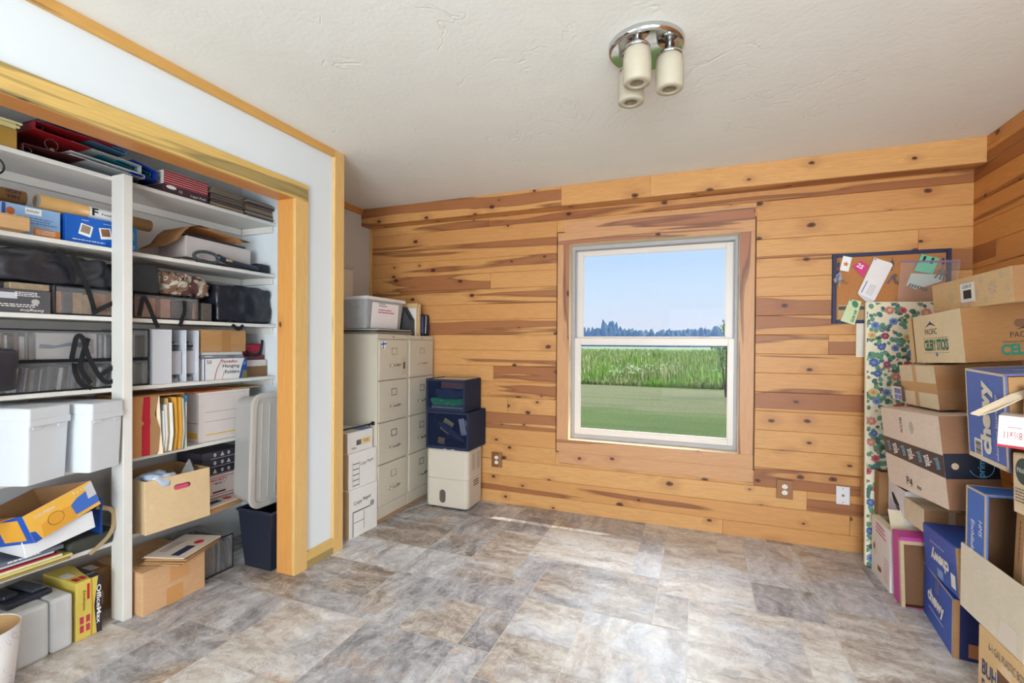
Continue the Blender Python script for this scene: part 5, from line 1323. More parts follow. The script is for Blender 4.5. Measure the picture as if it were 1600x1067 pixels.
obj('rim', bm, plain((38, 42, 56), 0.35), t)
# clear tote standing on end
g = G('translucent_tote')
tr = g.n('ShaderNodeBsdfTransparent'); g.put(tr.inputs[0], (0.9, 0.9, 0.9)); pb = g.n('ShaderNodeBsdfPrincipled'); g.put(pb.inputs['Base Color'], (0.56, 0.54, 0.52)); pb.inputs['Roughness'].default_value = 0.35
mx = g.n('ShaderNodeMixShader'); mx.inputs[0].default_value = 0.60
g.t.links.new(tr.outputs[0], mx.inputs[1]); g.t.links.new(pb.outputs[0], mx.inputs[2]); g.t.links.new(mx.outputs[0], g.out.inputs[0]); TOTE = g.m
g = G('translucent_tote_lid')
tr = g.n('ShaderNodeBsdfTransparent'); pb = g.n('ShaderNodeBsdfPrincipled'); g.put(pb.inputs['Base Color'], (0.62, 0.58, 0.54)); pb.inputs['Roughness'].default_value = 0.4
mx = g.n('ShaderNodeMixShader'); mx.inputs[0].default_value = 0.72
g.t.links.new(tr.outputs[0], mx.inputs[1]); g.t.links.new(pb.outputs[0], mx.inputs[2]); g.t.links.new(mx.outputs[0], g.out.inputs[0]); TOTEL = g.m
t = thing('storage_tote', 'translucent grey underbed tote standing on end on the navy bin', 'storage tote', (-2.315, 2.075, 0.339), (0, 0.035, 0.0))
def rrect(w, h, r, n=6):
    out = []
    for cx_, cy_, a0 in ((w / 2 - r, h / 2 - r, 0), (-w / 2 + r, h / 2 - r, 90), (-w / 2 + r, -h / 2 + r, 180), (w / 2 - r, -h / 2 + r, 270)):
        for k in range(n + 1):
            a = R(a0 + 90 * k / n); out.append((cx_ + r * math.cos(a), cy_ + r * math.sin(a)))
    return out
def shell(layers, bm, closed_first=True, closed_last=False):
    rings = [[bm.verts.new((x, a, b)) for a, b in p] for x, p in layers]; n = len(rings[0])
    for A, B in zip(rings, rings[1:]):
        for i in range(n): bm.faces.new((A[i], A[(i + 1) % n], B[(i + 1) % n], B[i]))
    if closed_first: bm.faces.new(rings[0][::-1])
    if closed_last: bm.faces.new(rings[-1])
off = lambda p, dz: [(a, b + dz) for a, b in p]
HT = 0.655
bm = BM(); shell([(-0.145, off(rrect(0.29, HT - 0.07, 0.05), HT / 2)), (-0.005, off(rrect(0.325, HT - 0.02, 0.06), HT / 2))], bm); obj('tub', bm, TOTE, t, False)
bm = BM(); shell([(0.0, off(rrect(0.345, HT, 0.07), HT / 2)), (0.012, off(rrect(0.345, HT, 0.07), HT / 2)), (0.014, off(rrect(0.335, HT - 0.01, 0.066), HT / 2)), (0.014, off(rrect(0.285, HT - 0.06, 0.045), HT / 2)), (0.006, off(rrect(0.280, HT - 0.065, 0.045), HT / 2))], bm, True, True); obj('lid', bm, TOTEL, t)
bm = BM()
for y in (-0.10, -0.05, 0.0, 0.05, 0.1): add_box(bm, 0.0065, 0.009, y - 0.002, y + 0.002, 0.06, HT - 0.06)
obj('lid_rib', bm, TOTEL, t)

# ================================================================== ALCOVE: FILING CABINETS AND WHAT IS ON AND ROUND THEM
g = G('putty_enamel')
CABM = g.done(g.mix(g.noise(g.pos(), 3, 3), srgb(196, 188, 172), srgb(206, 198, 182)), 0.42, 0, g.bump(g.noise(g.pos(), 220, 2), 0.06, 0.001), 0.45)
CHR = plain((190, 188, 184), 0.2, 0.9, var=0.03); DARK = plain((40, 38, 36), 0.7)
def file_cabinet(label, y0, xf, seed):
    W_, D_, H_ = 0.370, 0.56, 1.303
    t = thing('file_cabinet', label, 'filing cabinet', (xf - D_ / 2, y0 + W_ / 2, 0.034), (0, 0, 0), 'four drawer filing cabinets')
    bm = BM(); add_box(bm, -D_ / 2, D_ / 2 - 0.008, -W_ / 2, W_ / 2, 0.0, H_, 0.003)
    add_box(bm, D_ / 2 - 0.008, D_ / 2 + 0.002, -W_ / 2, W_ / 2, H_ - 0.030, H_, 0.001); add_box(bm, D_ / 2 - 0.008, D_ / 2 + 0.002, -W_ / 2, W_ / 2, 0.0, 0.085, 0.001)
    add_box(bm, D_ / 2 - 0.008, D_ / 2 + 0.002, -W_ / 2, -W_ / 2 + 0.010, 0.085, H_ - 0.030); add_box(bm, D_ / 2 - 0.008, D_ / 2 + 0.002, W_ / 2 - 0.010, W_ / 2, 0.085, H_ - 0.030)
    obj('cabinet_body', bm, CABM, t)
    dh = (H_ - 0.115) / 4
    for k in range(4):
        z0 = 0.085 + k * dh
        bm = BM(); add_box(bm, D_ / 2 - 0.0075, D_ / 2 + 0.008, -W_ / 2 + 0.0125, W_ / 2 - 0.0125, z0 + 0.004, z0 + dh - 0.004, 0.003, 2)
        d = obj('drawer', bm, CABM, t)
        X = D_ / 2 + 0.0082
        bm = BM(); zl = z0 + dh * 0.70
        for (a, b, c, e) in ((-0.032, 0.032, zl + 0.020, zl + 0.024), (-0.032, 0.032, zl - 0.024, zl - 0.020), (-0.032, -0.028, zl - 0.02, zl + 0.02), (0.028, 0.032, zl - 0.02, zl + 0.02)): add_box(bm, X, X + 0.004, a, b, c, e)
        obj('label_holder', bm, CHR, d)
        bm = BM(); add_box(bm, X, X + 0.001, -0.028, 0.028, zl - 0.02, zl + 0.02); obj('label_card', bm, plain((200, 192, 176), 0.7), d)
        zh = z0 + dh * 0.36
        bm = BM(); add_tube(bm, smooth_path([(X, -0.046, zh), (X + 0.016, -0.044, zh), (X + 0.022, -0.03, zh), (X + 0.022, 0.03, zh), (X + 0.016, 0.044, zh), (X, 0.046, zh)], 4), 0.0042, 8)
        add_box(bm, X, X + 0.004, -0.058, -0.040, zh - 0.008, zh + 0.008, 0.001); add_box(bm, X, X + 0.004, 0.040, 0.058, zh - 0.008, zh + 0.008, 0.001)
        obj('handle', bm, CHR, d, True)
        bm = BM(); add_box(bm, X, X + 0.007, 0.064, 0.080, zh - 0.005, zh + 0.006, 0.002); obj('thumb_latch', bm, CHR, d)
    bm = BM(); add_tube(bm, [(D_ / 2, 0.0, H_ - 0.015), (D_ / 2 + 0.006, 0.0, H_ - 0.015)], 0.006, 12); obj('lock', bm, plain((150, 120, 90), 0.3, 0.8), t)
    return t, (D_ + 0.016, W_, H_)
c1, CDM = file_cabinet('putty coloured filing cabinet nearer the corner post, with a flag heart sticker', 2.737, -2.088, 1)
c2, _ = file_cabinet('putty coloured filing cabinet against the pine wall', 3.113, -2.088, 2)
# heart sticker with a blue cross, and a card on the top drawer
X = CDM[0] / 2 + 0.0006
def yzprism(parent, nm, poly, x, mat, t_=0.0006):
    bm = BM(); add_prism(bm, poly, Matrix(((0, 0, 1, x), (1, 0, 0, 0), (0, 1, 0, 0), (0, 0, 0, 1))), t_); return obj(nm, bm, mat, parent)
st = thing('heart_sticker', 'white heart sticker with a blue cross on the top drawer', 'sticker', (c1.location.x + X, 2.800, 1.262))
heart = [(0, -0.036), (0.028, 0.000), (0.032, 0.018), (0.022, 0.030), (0.008, 0.028), (0, 0.020), (-0.008, 0.028), (-0.022, 0.030), (-0.032, 0.018), (-0.028, 0.0)]
yzprism(st, 'heart', heart, 0, WHITE); yzprism(st, 'blue_cross', [(-0.012, -0.021), (-0.002, -0.030), (-0.001, 0.004), (0.030, 0.006), (0.031, 0.018), (-0.001, 0.016), (-0.001, 0.021), (-0.008, 0.027), (-0.012, 0.028), (-0.012, 0.015), (-0.031, 0.014), (-0.030, 0.002), (-0.012, 0.003)], 0.0007, plain((38, 96, 170), 0.4))
ph = thing('wall_card', 'narrow cream card with a grey square on the top drawer edge', 'card', (c1.location.x + X + 0.001, 3.047, 1.115))
yzprism(ph, 'card', [(-0.026, -0.07), (0.026, -0.07), (0.026, 0.06), (-0.026, 0.06)], 0, plain((196, 184, 158), 0.5)); yzprism(ph, 'grey_square', [(-0.012, -0.03), (0.014, -0.03), (0.014, 0.02), (-0.012, 0.02)], 0.0007, plain((92, 90, 92), 0.5))
tag(boxobj('wood_runner', plain((176, 142, 104), 0.7), -2.64, -2.10, 2.74, 3.48, 0, 0.0335), 'raw wood board under the two filing cabinets', 'board')

# things on the cabinets (top at 1.337)
ZT = 1.3375
rnd = random.Random(5)
for i in range(9):
    th = rnd.uniform(0.003, 0.006)
    c = rnd.choice(((206, 188, 150), (90, 92, 96), (220, 214, 200), (60, 62, 66), (186, 168, 130), (230, 226, 216)))
    bm = BM(); dx = rnd.uniform(-0.015, 0.0); dy = rnd.uniform(-0.012, 0.012)
    add_box(bm, -0.16, 0.16, -0.22, 0.22, 0, th, 0.0006)
    o = obj('paper_sheaf', bm, plain(c, 0.6)); o.location = (-2.265 + dx, 2.985 + dy, ZT); o.rotation_euler = (0, 0, rnd.uniform(-0.05, 0.05))
    tag(o, 'one of the sheaves in the flat paper pile under the clear tub', 'paper', 'flat paper pile on the cabinets'); ZT += th + 0.0004
t = thing('storage_tub', 'clear plastic tub of folders with a handwritten paper taped on its end', 'storage tub', (-2.33, 2.955, ZT + 0.001))
def tub(bm, w0, d0, w1, d1, h):
    taper_box(bm, w0, d0, w1, d1, h)
bm = BM(); tub(bm, 0.27, 0.40, 0.31, 0.44, 0.225); obj('tub', bm, MILKY, t)
bm = BM()
for (x0, x1, y0, y1) in ((-0.168, 0.168, -0.232, -0.214), (-0.168, 0.168, 0.214, 0.232), (-0.168, -0.152, -0.214, 0.214), (0.152, 0.168, -0.214, 0.214)): add_box(bm, x0, x1, y0, y1, 0.205, 0.228, 0.002)
obj('rim', bm, plain((222, 218, 218), 0.35), t)
bm = BM(); add_box(bm, 0.139, 0.1405, -0.17, 0.15, 0.015, 0.20, M=Matrix.Translation((0.006, 0, 0)) @ Matrix.Rotation(0.085, 4, 'Y'))
pl = obj('paper_label', bm, plain((236, 232, 234), 0.6), t)
PKI = plain((196, 84, 110), 0.6)
text_lines(t, (0.322, 0.30, 0.2), '+x', 0.5, 0.62, 0.20, 0.035, 2, PKI, seed=22, name='handwriting', lift=0.0005); text_lines(t, (0.326, 0.30, 0.2), '+x', 0.35, 0.85, 0.10, 0.03, 2, plain((110, 110, 120), 0.6), seed=23, name='handwriting', lift=0.0005)
for i, (c, y, a) in enumerate((((70, 110, 104), 2.80, 0.45), ((150, 156, 170), 2.87, 0.5), ((168, 120, 140), 2.93, 0.55), ((196, 190, 196), 3.00, 0.5))):
    bm = BM(); add_box(bm, -0.11, 0.11, -0.004, 0.004, 0, 0.19, 0.001); o = obj('folder', bm, plain(c, 0.5)); o.location = (-2.34, y + 0.06, ZT + 0.012); o.rotation_euler = (a, 0, 0)
    tag(o, ('dark green', 'grey blue', 'dusty pink', 'pale grey')[i] + ' folder leaning inside the clear tub', 'folder', 'folders leaning in the clear tub')
ZC1 = 1.3375
t = thing('magazine_file', 'charcoal magazine file leaning beside the clear tub on the cabinets', 'magazine file', (-2.25, 3.262, ZC1))
bm = BM(); add_prism(bm, [(-0.13, 0), (0.10, 0), (0.10, 0.13), (0.03, 0.235), (-0.13, 0.24)], Matrix(((1, 0, 0, 0), (0, 0, 1, -0.035), (0, 1, 0, 0), (0, 0, 0, 1))), 0.003)
add_prism(bm, [(-0.13, 0), (0.10, 0), (0.10, 0.13), (0.03, 0.235), (-0.13, 0.24)], Matrix(((1, 0, 0, 0), (0, 0, 1, 0.032), (0, 1, 0, 0), (0, 0, 0, 1))), 0.003); add_box(bm, -0.13, 0.10, -0.032, 0.032, 0, 0.003); add_box(bm, 0.097, 0.10, -0.032, 0.032, 0.003, 0.13)
obj('body', bm, plain((72, 74, 78), 0.5), t)
PF = (((222, 214, 204), 0.225, 'white'), ((206, 176, 128), 0.262, 'manila'), ((214, 186, 140), 0.268, 'manila'), ((226, 200, 160), 0.255, 'cream'), ((196, 92, 92), 0.21, 'red edged'), ((216, 190, 146), 0.262, 'manila'))
for i, (c, hh, nm) in enumerate(PF):
    bm = BM(); add_box(bm, -0.14, 0.095, 0, 0.006, 0, hh, 0.0006); o = obj('folder', bm, plain(c, 0.6)); o.location = (-2.235 + 0.004 * (i % 2), 3.304 + i * 0.0105, ZC1); tag(o, nm + ' folder standing in the row on the cabinets beside the navy case', 'folder', 'folders standing on the cabinets')
t = thing('soft_case', 'dark navy zip case standing on the cabinet against the pine wall', 'case', (-2.22, 3.435, ZC1))
bm = BM(); add_soft(bm, 0.20, 0.10, 0.185, 3, 0.004, 10, 0.35, 8); obj('body', bm, plain((30, 38, 66), 0.5), t, True)
bm = BM(); add_tube(bm, [(0.101, -0.02, 0.02), (0.103, -0.015, 0.17)], 0.002, 6); obj('zip', bm, plain((150, 150, 156), 0.3, 0.8), t)
tt = openbox('carton', 'white open carton on the stack against the far alcove wall', (0.16, 0.30, 0.335), (-2.665, 2.925, 1.3375 + 0.185), (0, 0, 0), plain((224, 216, 204), 0.6), K_DARK, flaps=(('+y', 0.05, 50),))
tag(boxobj('carton', plain((218, 212, 202), 0.6), -2.735, -2.57, 2.78, 3.06, 1.3375, 1.522, None, 0.003), 'plain pale carton under the white open carton by the alcove wall', 'box')

# copy paper cartons
CPW = plain((232, 230, 228), 0.5, var=0.03)
def paper_carton(label, loc, yaw, h, txt, d=0.275, w=0.30, lid=False):
    dm = (w, d, h)
    t = thing('paper_carton', label, 'box', loc, (0, 0, yaw), 'copy paper cartons in a stack')
    bm = BM(); add_box(bm, -w / 2, w / 2, -d / 2, d / 2, 0, h, 0.004, 2); obj('body', bm, CPW, t)
    patch(t, dm, '-y', rect(0.003, 0.01, 0.997, 0.99), kraft((196, 168, 134)), 'kraft_end', 0.0003)
    return t, dm
t, dm = paper_carton('copy paper carton at the bottom of the stack beside the corner post', (-2.232, 2.600, 0), -0.04, 0.318, 1)
lettering(t, dm, '+x', 0.46, 0.72, 0.17, 0.030, 'Copy Paper', INK, bold=0.005, rot=6)
patch(t, dm, '+x', [rect(0.12, 0.52, 0.74, 0.54), rect(0.12, 0.02, 0.14, 0.52), rect(0.16, 0.30, 0.5, 0.31), rect(0.5, 0.12, 0.51, 0.5)], INK, 'printed_frame'); patch(t, dm, '+x', [oval(0.80, 0.58, 0.075, 0.065)], plain((150, 152, 160), 0.5), 'printed_seal')
t, dm = paper_carton('copy paper carton in the middle of the stack, with a column of black bars', (-2.240, 2.600, 0.3185), -0.03, 0.236, 2)
lettering(t, dm, '+x', 0.64, 0.66, 0.135, 0.026, 'Copy Paper', INK, bold=0.0, rot=6)
patch(t, dm, '+x', [rect(0.14, 0.08 + 0.15 * k, 0.36, 0.10 + 0.15 * k) for k in range(5)], INK, 'printed_bars'); patch(t, dm, '+x', [rect(0.135, 0.05, 0.14, 0.75), rect(0.36, 0.05, 0.365, 0.75)], INK, 'printed_bars')
t, dm = paper_carton('white carton with a barcode on top of the copy paper stack', (-2.255, 2.585, 0.555), 0.02, 0.135, 3, d=0.262)
barcode(t, dm, '+x', 0.42, 0.45, 0.05, 0.035, INK, seed=4); patch(t, dm, '+x', rect(0.52, 0.3, 0.9, 0.62), plain((232, 206, 150), 0.5)); text_lines(t, dm, '+x', 0.25, 0.2, 0.05, 0.015, 2, INK, seed=24)
text_lines(t, dm, '+x', 0.72, 0.45, 0.06, 0.02, 2, plain((120, 100, 70), 0.5), seed=25, lift=0.0012)
patch(t, dm, 't+', [(0.55, 0.0), (0.98, 0.0), (1.0, 0.35), (0.8, 0.45), (0.58, 0.3)], plain((70, 120, 184), 0.4), 'blue_tape')
tt = thing('telescopic_rod', 'thin black rod with a clamp lying on the white carton', 'rod', (-2.12, 2.44, 0.702))
bm = BM(); add_tube(bm, [(-0.02, -0.16, 0.012), (0.0, 0.30, 0.012)], 0.0055, 8); obj('rod', bm, BLACKP, tt, True)
bm = BM(); add_box(bm, -0.010, 0.014, 0.285, 0.320, 0.0, 0.026, 0.004, 2); add_tube(bm, [(0.0, 0.25, 0.006), (0.0, 0.262, -0.0)], 0.004, 6); obj('clamp', bm, BLACKP, tt)

# dehumidifier
t = thing('dehumidifier', 'off white dehumidifier standing on the floor beside the cabinets', 'dehumidifier', (-1.795, 3.335, 0), (0, 0, 0.0))
DEH = plain((206, 196, 182), 0.45, var=0.04)
W_, D_, H_ = 0.365, 0.262, 0.465
bm = BM(); 
def rr_loft(bm, layers):
    rings = [[bm.verts.new((x, y, z)) for x, y in rrect(w, d, r)] for w, d, r, z in layers]; n = len(rings[0])
    for A, B in zip(rings, rings[1:]):
        for i in range(n): bm.faces.new((A[i], A[(i + 1) % n], B[(i + 1) % n], B[i]))
    bm.faces.new(rings[0][::-1]); bm.faces.new(rings[-1])
rr_loft(bm, [(W_ - 0.01, D_ - 0.01, 0.03, 0.018), (W_, D_, 0.035, 0.03), (W_, D_, 0.035, 0.235), (W_ - 0.004, D_ - 0.004, 0.034, 0.2365)]); bd = obj('water_bucket', bm, DEH, t)
bm = BM(); rr_loft(bm, [(W_ - 0.004, D_ - 0.004, 0.034, 0.2375), (W_, D_, 0.035, 0.239), (W_, D_, 0.035, 0.445), (W_ - 0.012, D_ - 0.012, 0.03, 0.458), (W_ - 0.04, D_ - 0.04, 0.02, 0.465)]); obj('housing', bm, DEH, t)
bm = BM(); add_box(bm, -0.15, 0.15, -0.10, 0.10, 0, 0.0175); obj('base', bm, DARK, t)
M, _, _ = fmat((W_, D_, H_), '-y', 0.0004)
bm = BM(); add_prism(bm, [(0.15 + 0.026 * math.cos(a) * 1.0, (0.125 if k < 9 else 0.075) + 0.026 * math.sin(a)) for k, a in enumerate([j * PI / 8 for j in range(9)] + [PI + j * PI / 8 for j in range(9)])], M, 0.001); obj('level_window', bm, plain((96, 90, 84), 0.2, spec=0.7), t)
bm = BM()
for k in range(3): add_box(bm, W_ / 2 - 0.0005, W_ / 2 + 0.001, -0.03, 0.06, 0.175 + 0.018 * k, 0.182 + 0.018 * k)
obj('side_vent', bm, DARK, t)
bm = BM()
for k in range(2):
    y0 = -0.06 + k * 0.085
    for j in range(10): add_box(bm, W_ / 2 - 0.0005, W_ / 2 + 0.0012, y0, y0 + 0.055, 0.30 + 0.0135 * j, 0.307 + 0.0135 * j)
obj('side_grille', bm, plain((160, 152, 146), 0.5), t)
# its flex on the floor
bm = BM(); add_tube(bm, smooth_path([(-1.99, 3.30, 0.006), (-2.02, 3.20, 0.006), (-2.055, 3.08, 0.006), (-2.05, 2.97, 0.006), (-1.995, 2.93, 0.006), (-1.96, 3.00, 0.006), (-1.965, 3.10, 0.006), (-1.985, 3.18, 0.006)], 8), 0.0045, 8)
tag(obj('power_cord', bm, plain((186, 176, 158), 0.5), None, True), 'beige power cord looped on the floor beside the cabinets', 'cord')

# navy fabric cubes
FAB = plain((30, 40, 66), 0.8, bump=0.2, scale=30)
g = G('navy_mesh_window')
tr = g.n('ShaderNodeBsdfTransparent'); g.put(tr.inputs[0], (0.85, 0.88, 0.95)); df = g.n('ShaderNodeBsdfPrincipled'); g.put(df.inputs['Base Color'], srgb(38, 52, 84)); df.inputs['Roughness'].default_value = 0.3
mx = g.n('ShaderNodeMixShader'); mx.inputs[0].default_value = 0.20
g.t.links.new(tr.outputs[0], mx.inputs[1]); g.t.links.new(df.outputs[0], mx.inputs[2]); g.t.links.new(mx.outputs[0], g.out.inputs[0]); MESHW = g.m
def fabric_cube(label, dim, loc, yaw):
    w, d, h = dim
    t = thing('fabric_cube', label, 'fabric bin', loc, (0, 0, yaw), 'navy fabric cubes')
    bm = BM(); th = 0.004
    add_box(bm, -w / 2, -w / 2 + th, -d / 2, d / 2, 0, h, 0.0015); add_box(bm, w / 2 - th, w / 2, -d / 2, d / 2, 0, h, 0.0015); add_box(bm, -w / 2 + th, w / 2 - th, d / 2 - th, d / 2, 0, h); add_box(bm, -w / 2 + th, w / 2 - th, -d / 2, d / 2 - th, 0, th)
    f = 0.018
    for (x0, x1, z0, z1) in ((-w / 2 + th, -w / 2 + f, th, h), (w / 2 - f, w / 2 - th, th, h), (-w / 2 + f, w / 2 - f, th, 0.022), (-w / 2 + f, w / 2 - f, h - 0.016, h)): add_box(bm, x0, x1, -d / 2, -d / 2 + th, z0, z1)
    obj('fabric_shell', bm, FAB, t)
    bm = BM(); add_box(bm, -w / 2 + f, w / 2 - f, -d / 2 + 0.001, -d / 2 + 0.002, 0.022, h - 0.016); obj('clear_front', bm, MESHW, t)
    return t
zc = 0.467
fabric_cube('navy fabric cube with clear front, standing on the dehumidifier', (0.372, 0.30, 0.288), (-1.785, 3.34, zc), 0.0)
fabric_cube('navy fabric cube with green cloth inside, on top of the other cube', (0.342, 0.28, 0.245), (-1.812, 3.345, zc + 0.289), 0.0)
softbag('folded_cloth', 'crumpled navy cloth in the upper fabric cube', 3.24, 3.45, 0.838, 0.085, 0.27, plain((40, 52, 84), 0.8), -1.66, 91, 0.016, 'cloth', 0.7, 12, freq=16)
bm = BM(); 
bm2 = BM(); add_soft(bm2, 0.29, 0.05, 0.055, 95, 0.014, 24, 0.7, 12); o = obj('green_cloth', bm2, plain((46, 150, 92), 0.7), None, True); o.location = (-1.80, 3.235, 0.800); tag(o, 'bright green cloth bunched at the front of the upper cube', 'cloth')
for i, c in enumerate(((150, 146, 142), (196, 190, 182), (120, 116, 112))):
    bm = BM(); add_box(bm, -0.15, 0.15, -0.11, 0.11, 0, 0.011, 0.002); o = obj('folded_paper', bm, plain(c, 0.6)); o.location = (-1.80, 3.345, 0.7615 + i * 0.0118); tag(o, ('dark grey', 'pale', 'mid grey')[i] + ' folded sheet at the bottom of the upper cube', 'paper', 'folded sheets in the upper cube')
bm = BM(); add_box(bm, -0.08, 0.12, -0.02, 0.05, 0, 0.055, 0.008, 2); o = obj('leather_pouch', bm, plain((132, 84, 66), 0.5)); o.location = (-1.80, 3.28, 0.924); tag(o, 'brown leather pouch on top inside the upper cube', 'pouch')
bm = BM(); add_box(bm, -0.14, 0.14, -0.11, 0.11, 0, 0.004, 0.001); o = obj('cream_board', bm, plain((206, 192, 168), 0.6)); o.location = (-1.80, 3.35, 0.9965); tag(o, 'cream board lying across the open top of the upper cube', 'board')
t = thing('umbrella', 'folded navy umbrella lying slanted inside the lower fabric cube', 'umbrella', (-1.79, 3.25, 0.60), (0, 0.55, 0))
bm = BM(); add_tube(bm, [(-0.12, 0, 0), (-0.06, 0, 0), (0.08, 0, 0), (0.15, 0, 0)], [0.008, 0.024, 0.026, 0.006], 12); obj('canopy', bm, plain((34, 48, 86), 0.6), t, True)
bm = BM(); add_tube(bm, smooth_path([(-0.12, 0, 0), (-0.16, 0, 0.01), (-0.17, 0, 0.04), (-0.14, 0, 0.05)], 4), 0.005, 6); obj('handle', bm, BLACKP, t, True)
for i, (c, x, z, w, h, a, nm) in enumerate((((196, 176, 120), -1.87, 0.58, 0.09, 0.10, 0.5, 'mustard card'), ((206, 190, 196), -1.70, 0.56, 0.05, 0.13, -0.2, 'pale pink card'), ((190, 150, 100), -1.91, 0.476, 0.06, 0.05, 0.1, 'tan carton scrap'), ((200, 190, 160), -1.73, 0.60, 0.04, 0.08, 0.5, 'cream card'))):
    bm = BM(); add_box(bm, -w / 2, w / 2, -0.002, 0.002, 0, h, 0.0005); o = obj('card', bm, plain(c, 0.6)); o.location = (x, 3.30 + i * 0.01, z); o.rotation_euler = (0, a, 0); tag(o, nm + ' inside the lower fabric cube', 'card', 'cards inside the lower cube')
bm = BM()
for x in (-1.80, -1.735): add_tube(bm, [(x + 0.012 * math.cos(q), 3.19 + 0.008 * math.sin(q), 0.470) for q in [k * PI / 6 for k in range(12)]], 0.0028, 6, closed=True)
tag(obj('cord_loops', bm, plain((200, 200, 200), 0.4), None, True), 'two small white cord loops on the front edge of the dehumidifier', 'cord')

# ================================================================== THE PILE OF BOXES ALONG THE RIGHT WALL
CHB = plain((40, 84, 176), 0.45, var=0.10, scale=6); CHB2 = plain((84, 112, 188), 0.45, var=0.10, scale=6); CHN = plain((30, 40, 92), 0.5)
CHW = plain((232, 226, 220), 0.5)
# floor row
LD = (0.40, 0.383, 0.242)
t = openbox('carton', 'royal blue pet supplies carton on the floor, its script name reading upright', LD, (1.205, 2.647, 0.001), (0, 0, -0.101), CHB, None, open_face='none')
EDG = kraft((186, 140, 96))
patch(t, LD, '-x', [rect(0, 0.975, 1, 1), rect(0.975, 0, 1, 1)], K_EDGE, 'worn_edge', 0.0009)
patch(t, LD, '-y', [rect(0, 0, 0.05, 1)], EDG, 'kraft_edge', 0.0006); patch(t, LD, '-y', rect(0.05, 0.0, 1, 1), CHN, 'navy_print', 0.0003)
patch(t, LD, '-y', rect(0.12, 0.06, 0.40, 0.29), plain((172, 112, 74), 0.6), 'brown_label', 0.0009); barcode(t, LD, '-y', 0.30, 0.18, 0.06, 0.03, INK, seed=7)
lettering(t, LD, '-x', 0.45, 0.50, 0.215, 0.075, 'chewy', CHW, bold=0.05, lift=0.0018)
patch(t, LD, '-x', [rect(0.2, 0.27, 0.72, 0.28)], CHW, 'printed_line', 0.0009)
patch(t, LD, '-x', rect(0.40, 0.70, 0.56, 0.97), plain((70, 100, 170), 0.2, spec=0.7), 'tape', 0.0006)
MD = (0.40, 0.370, 0.198)
t = openbox('carton', 'royal blue pet supplies carton on top of the floor one, its script name upside down', MD, (1.190, 2.586, 0.2720), (-0.055, -0.045, -0.065), CHB, K_BROWN, open_face='none')
lettering(t, MD, '-x', 0.52, 0.45, 0.20, 0.070, 'chewy', CHW, rot=180, bold=0.05, lift=0.0018)
lettering(t, MD, '-x', 0.45, 0.72, 0.16, 0.014, 'where pet lovers shop', CHW, rot=180, shear=0.2, lift=0.0012)
patch(t, MD, '-x', rect(0.83, 0.12, 0.95, 0.40), OFFW, 'sticker', 0.0009); patch(t, MD, '-x', rect(0.42, 0.05, 0.60, 0.24), plain((110, 150, 214), 0.2, spec=0.8), 'tape', 0.0006); patch(t, MD, '-y', rect(0, 0, 1, 1), K_TAN, 'kraft_end', 0.0004)
OD = (0.35, 0.270, 0.318)
WCB = plain((232, 226, 224), 0.5, var=0.03)
t = openbox('file_carton', 'white carton with pink print and a hand hole, low beside the floral board', OD, (1.108, 3.135, 0.001), (0, 0, 0.01), WCB, K_CREAM, flaps=(('-y', 0.12, -38), ('-x', 0.03, -80)), fmat_=K_CREAM)
PK = plain((196, 70, 132), 0.5)
text_lines(t, OD, '-x', 0.52, 0.84, 0.15, 0.06, 3, PK, rot=-4, seed=26); patch(t, OD, '-x', slot(0.40, 0.52, 0.20, (0.05, 0.045)), K_TAN, 'hand_hole'); patch(t, OD, '-x', slot(0.42, 0.52, 0.185, (0.035, 0.03)), K_DARK, 'hand_hole', lift=0.0009)
patch(t, OD, '-x', [rect(0.70, 0.12 + 0.05 * k, 0.95, 0.128 + 0.05 * k) for k in range(8)], PK, 'printed_lines'); patch(t, OD, '-x', [oval(0.2, 0.48, 0.1, 0.13)], plain((214, 208, 206), 0.5), 'seal')
patch(t, OD, '-x', oval(0.16, 0.5, 0.05, 0.06), plain((120, 100, 80), 0.5), 'seal', lift=0.0009)
PD = (0.30, 0.095, 0.352)
MAG = plain((196, 72, 150), 0.5)
t = openbox('carton', 'magenta edged carton stood on end, its open brown side toward the room', PD, (1.092, 2.917, 0.007), (0.05, -0.05, 0.01), MAG, K_DARK, open_face='-y', th=0.004)
bm = BM(); add_box(bm, -0.14, 0.14, -0.034, -0.032, 0.012, 0.325); obj('cardboard_insert', bm, kraft((134, 96, 70)), t)
patch(t, PD, '-x', rect(0.84, 0, 1, 0.96), K_EDGE, 'kraft_edge', 0.0006); patch(t, PD, '-y', [rect(0, 0, 0.05, 0.96), rect(0.05, 0.90, 1, 0.95)], K_EDGE, 'kraft_edge', 0.0006)
patch(t, PD, '-y', rect(0.0, 0.95, 1, 1.0), MAG, 'pink_edge', 0.0006); bm = BM(); add_prism(bm, [(-0.15, 0), (0.15, 0), (0.15, 0.075), (-0.15, 0.075)], Matrix(((1, 0, 0, 0), (0, -0.97, -0.24, -0.0475), (0, -0.24, 0.97, 0.3525), (0, 0, 0, 1))), 0.003)
bm.free()
KD = (0.33, 0.33, 0.272)
t = openbox('carton', 'kraft bottle carton with a square hand hole at the bottom right corner', KD, (1.126, 2.062, 0.001), (0, 0, 0.0), kraft((222, 184, 134)), None, open_face='none')
DBL = plain((44, 70, 118), 0.6)
lettering(t, KD, '-x', 0.56, 0.84, 0.24, 0.028, '6-1 GAL PLASTIC BOTTLES', plain((96, 96, 100), 0.6), lift=0.0009)
patch(t, KD, '-x', rect(0.34, 0.32, 0.72, 0.66), K_DARK, 'hand_hole'); patch(t, KD, '-x', [rect(0.34, 0.30, 0.355, 0.66)], K_EDGE, 'hole_edge', lift=0.0009)
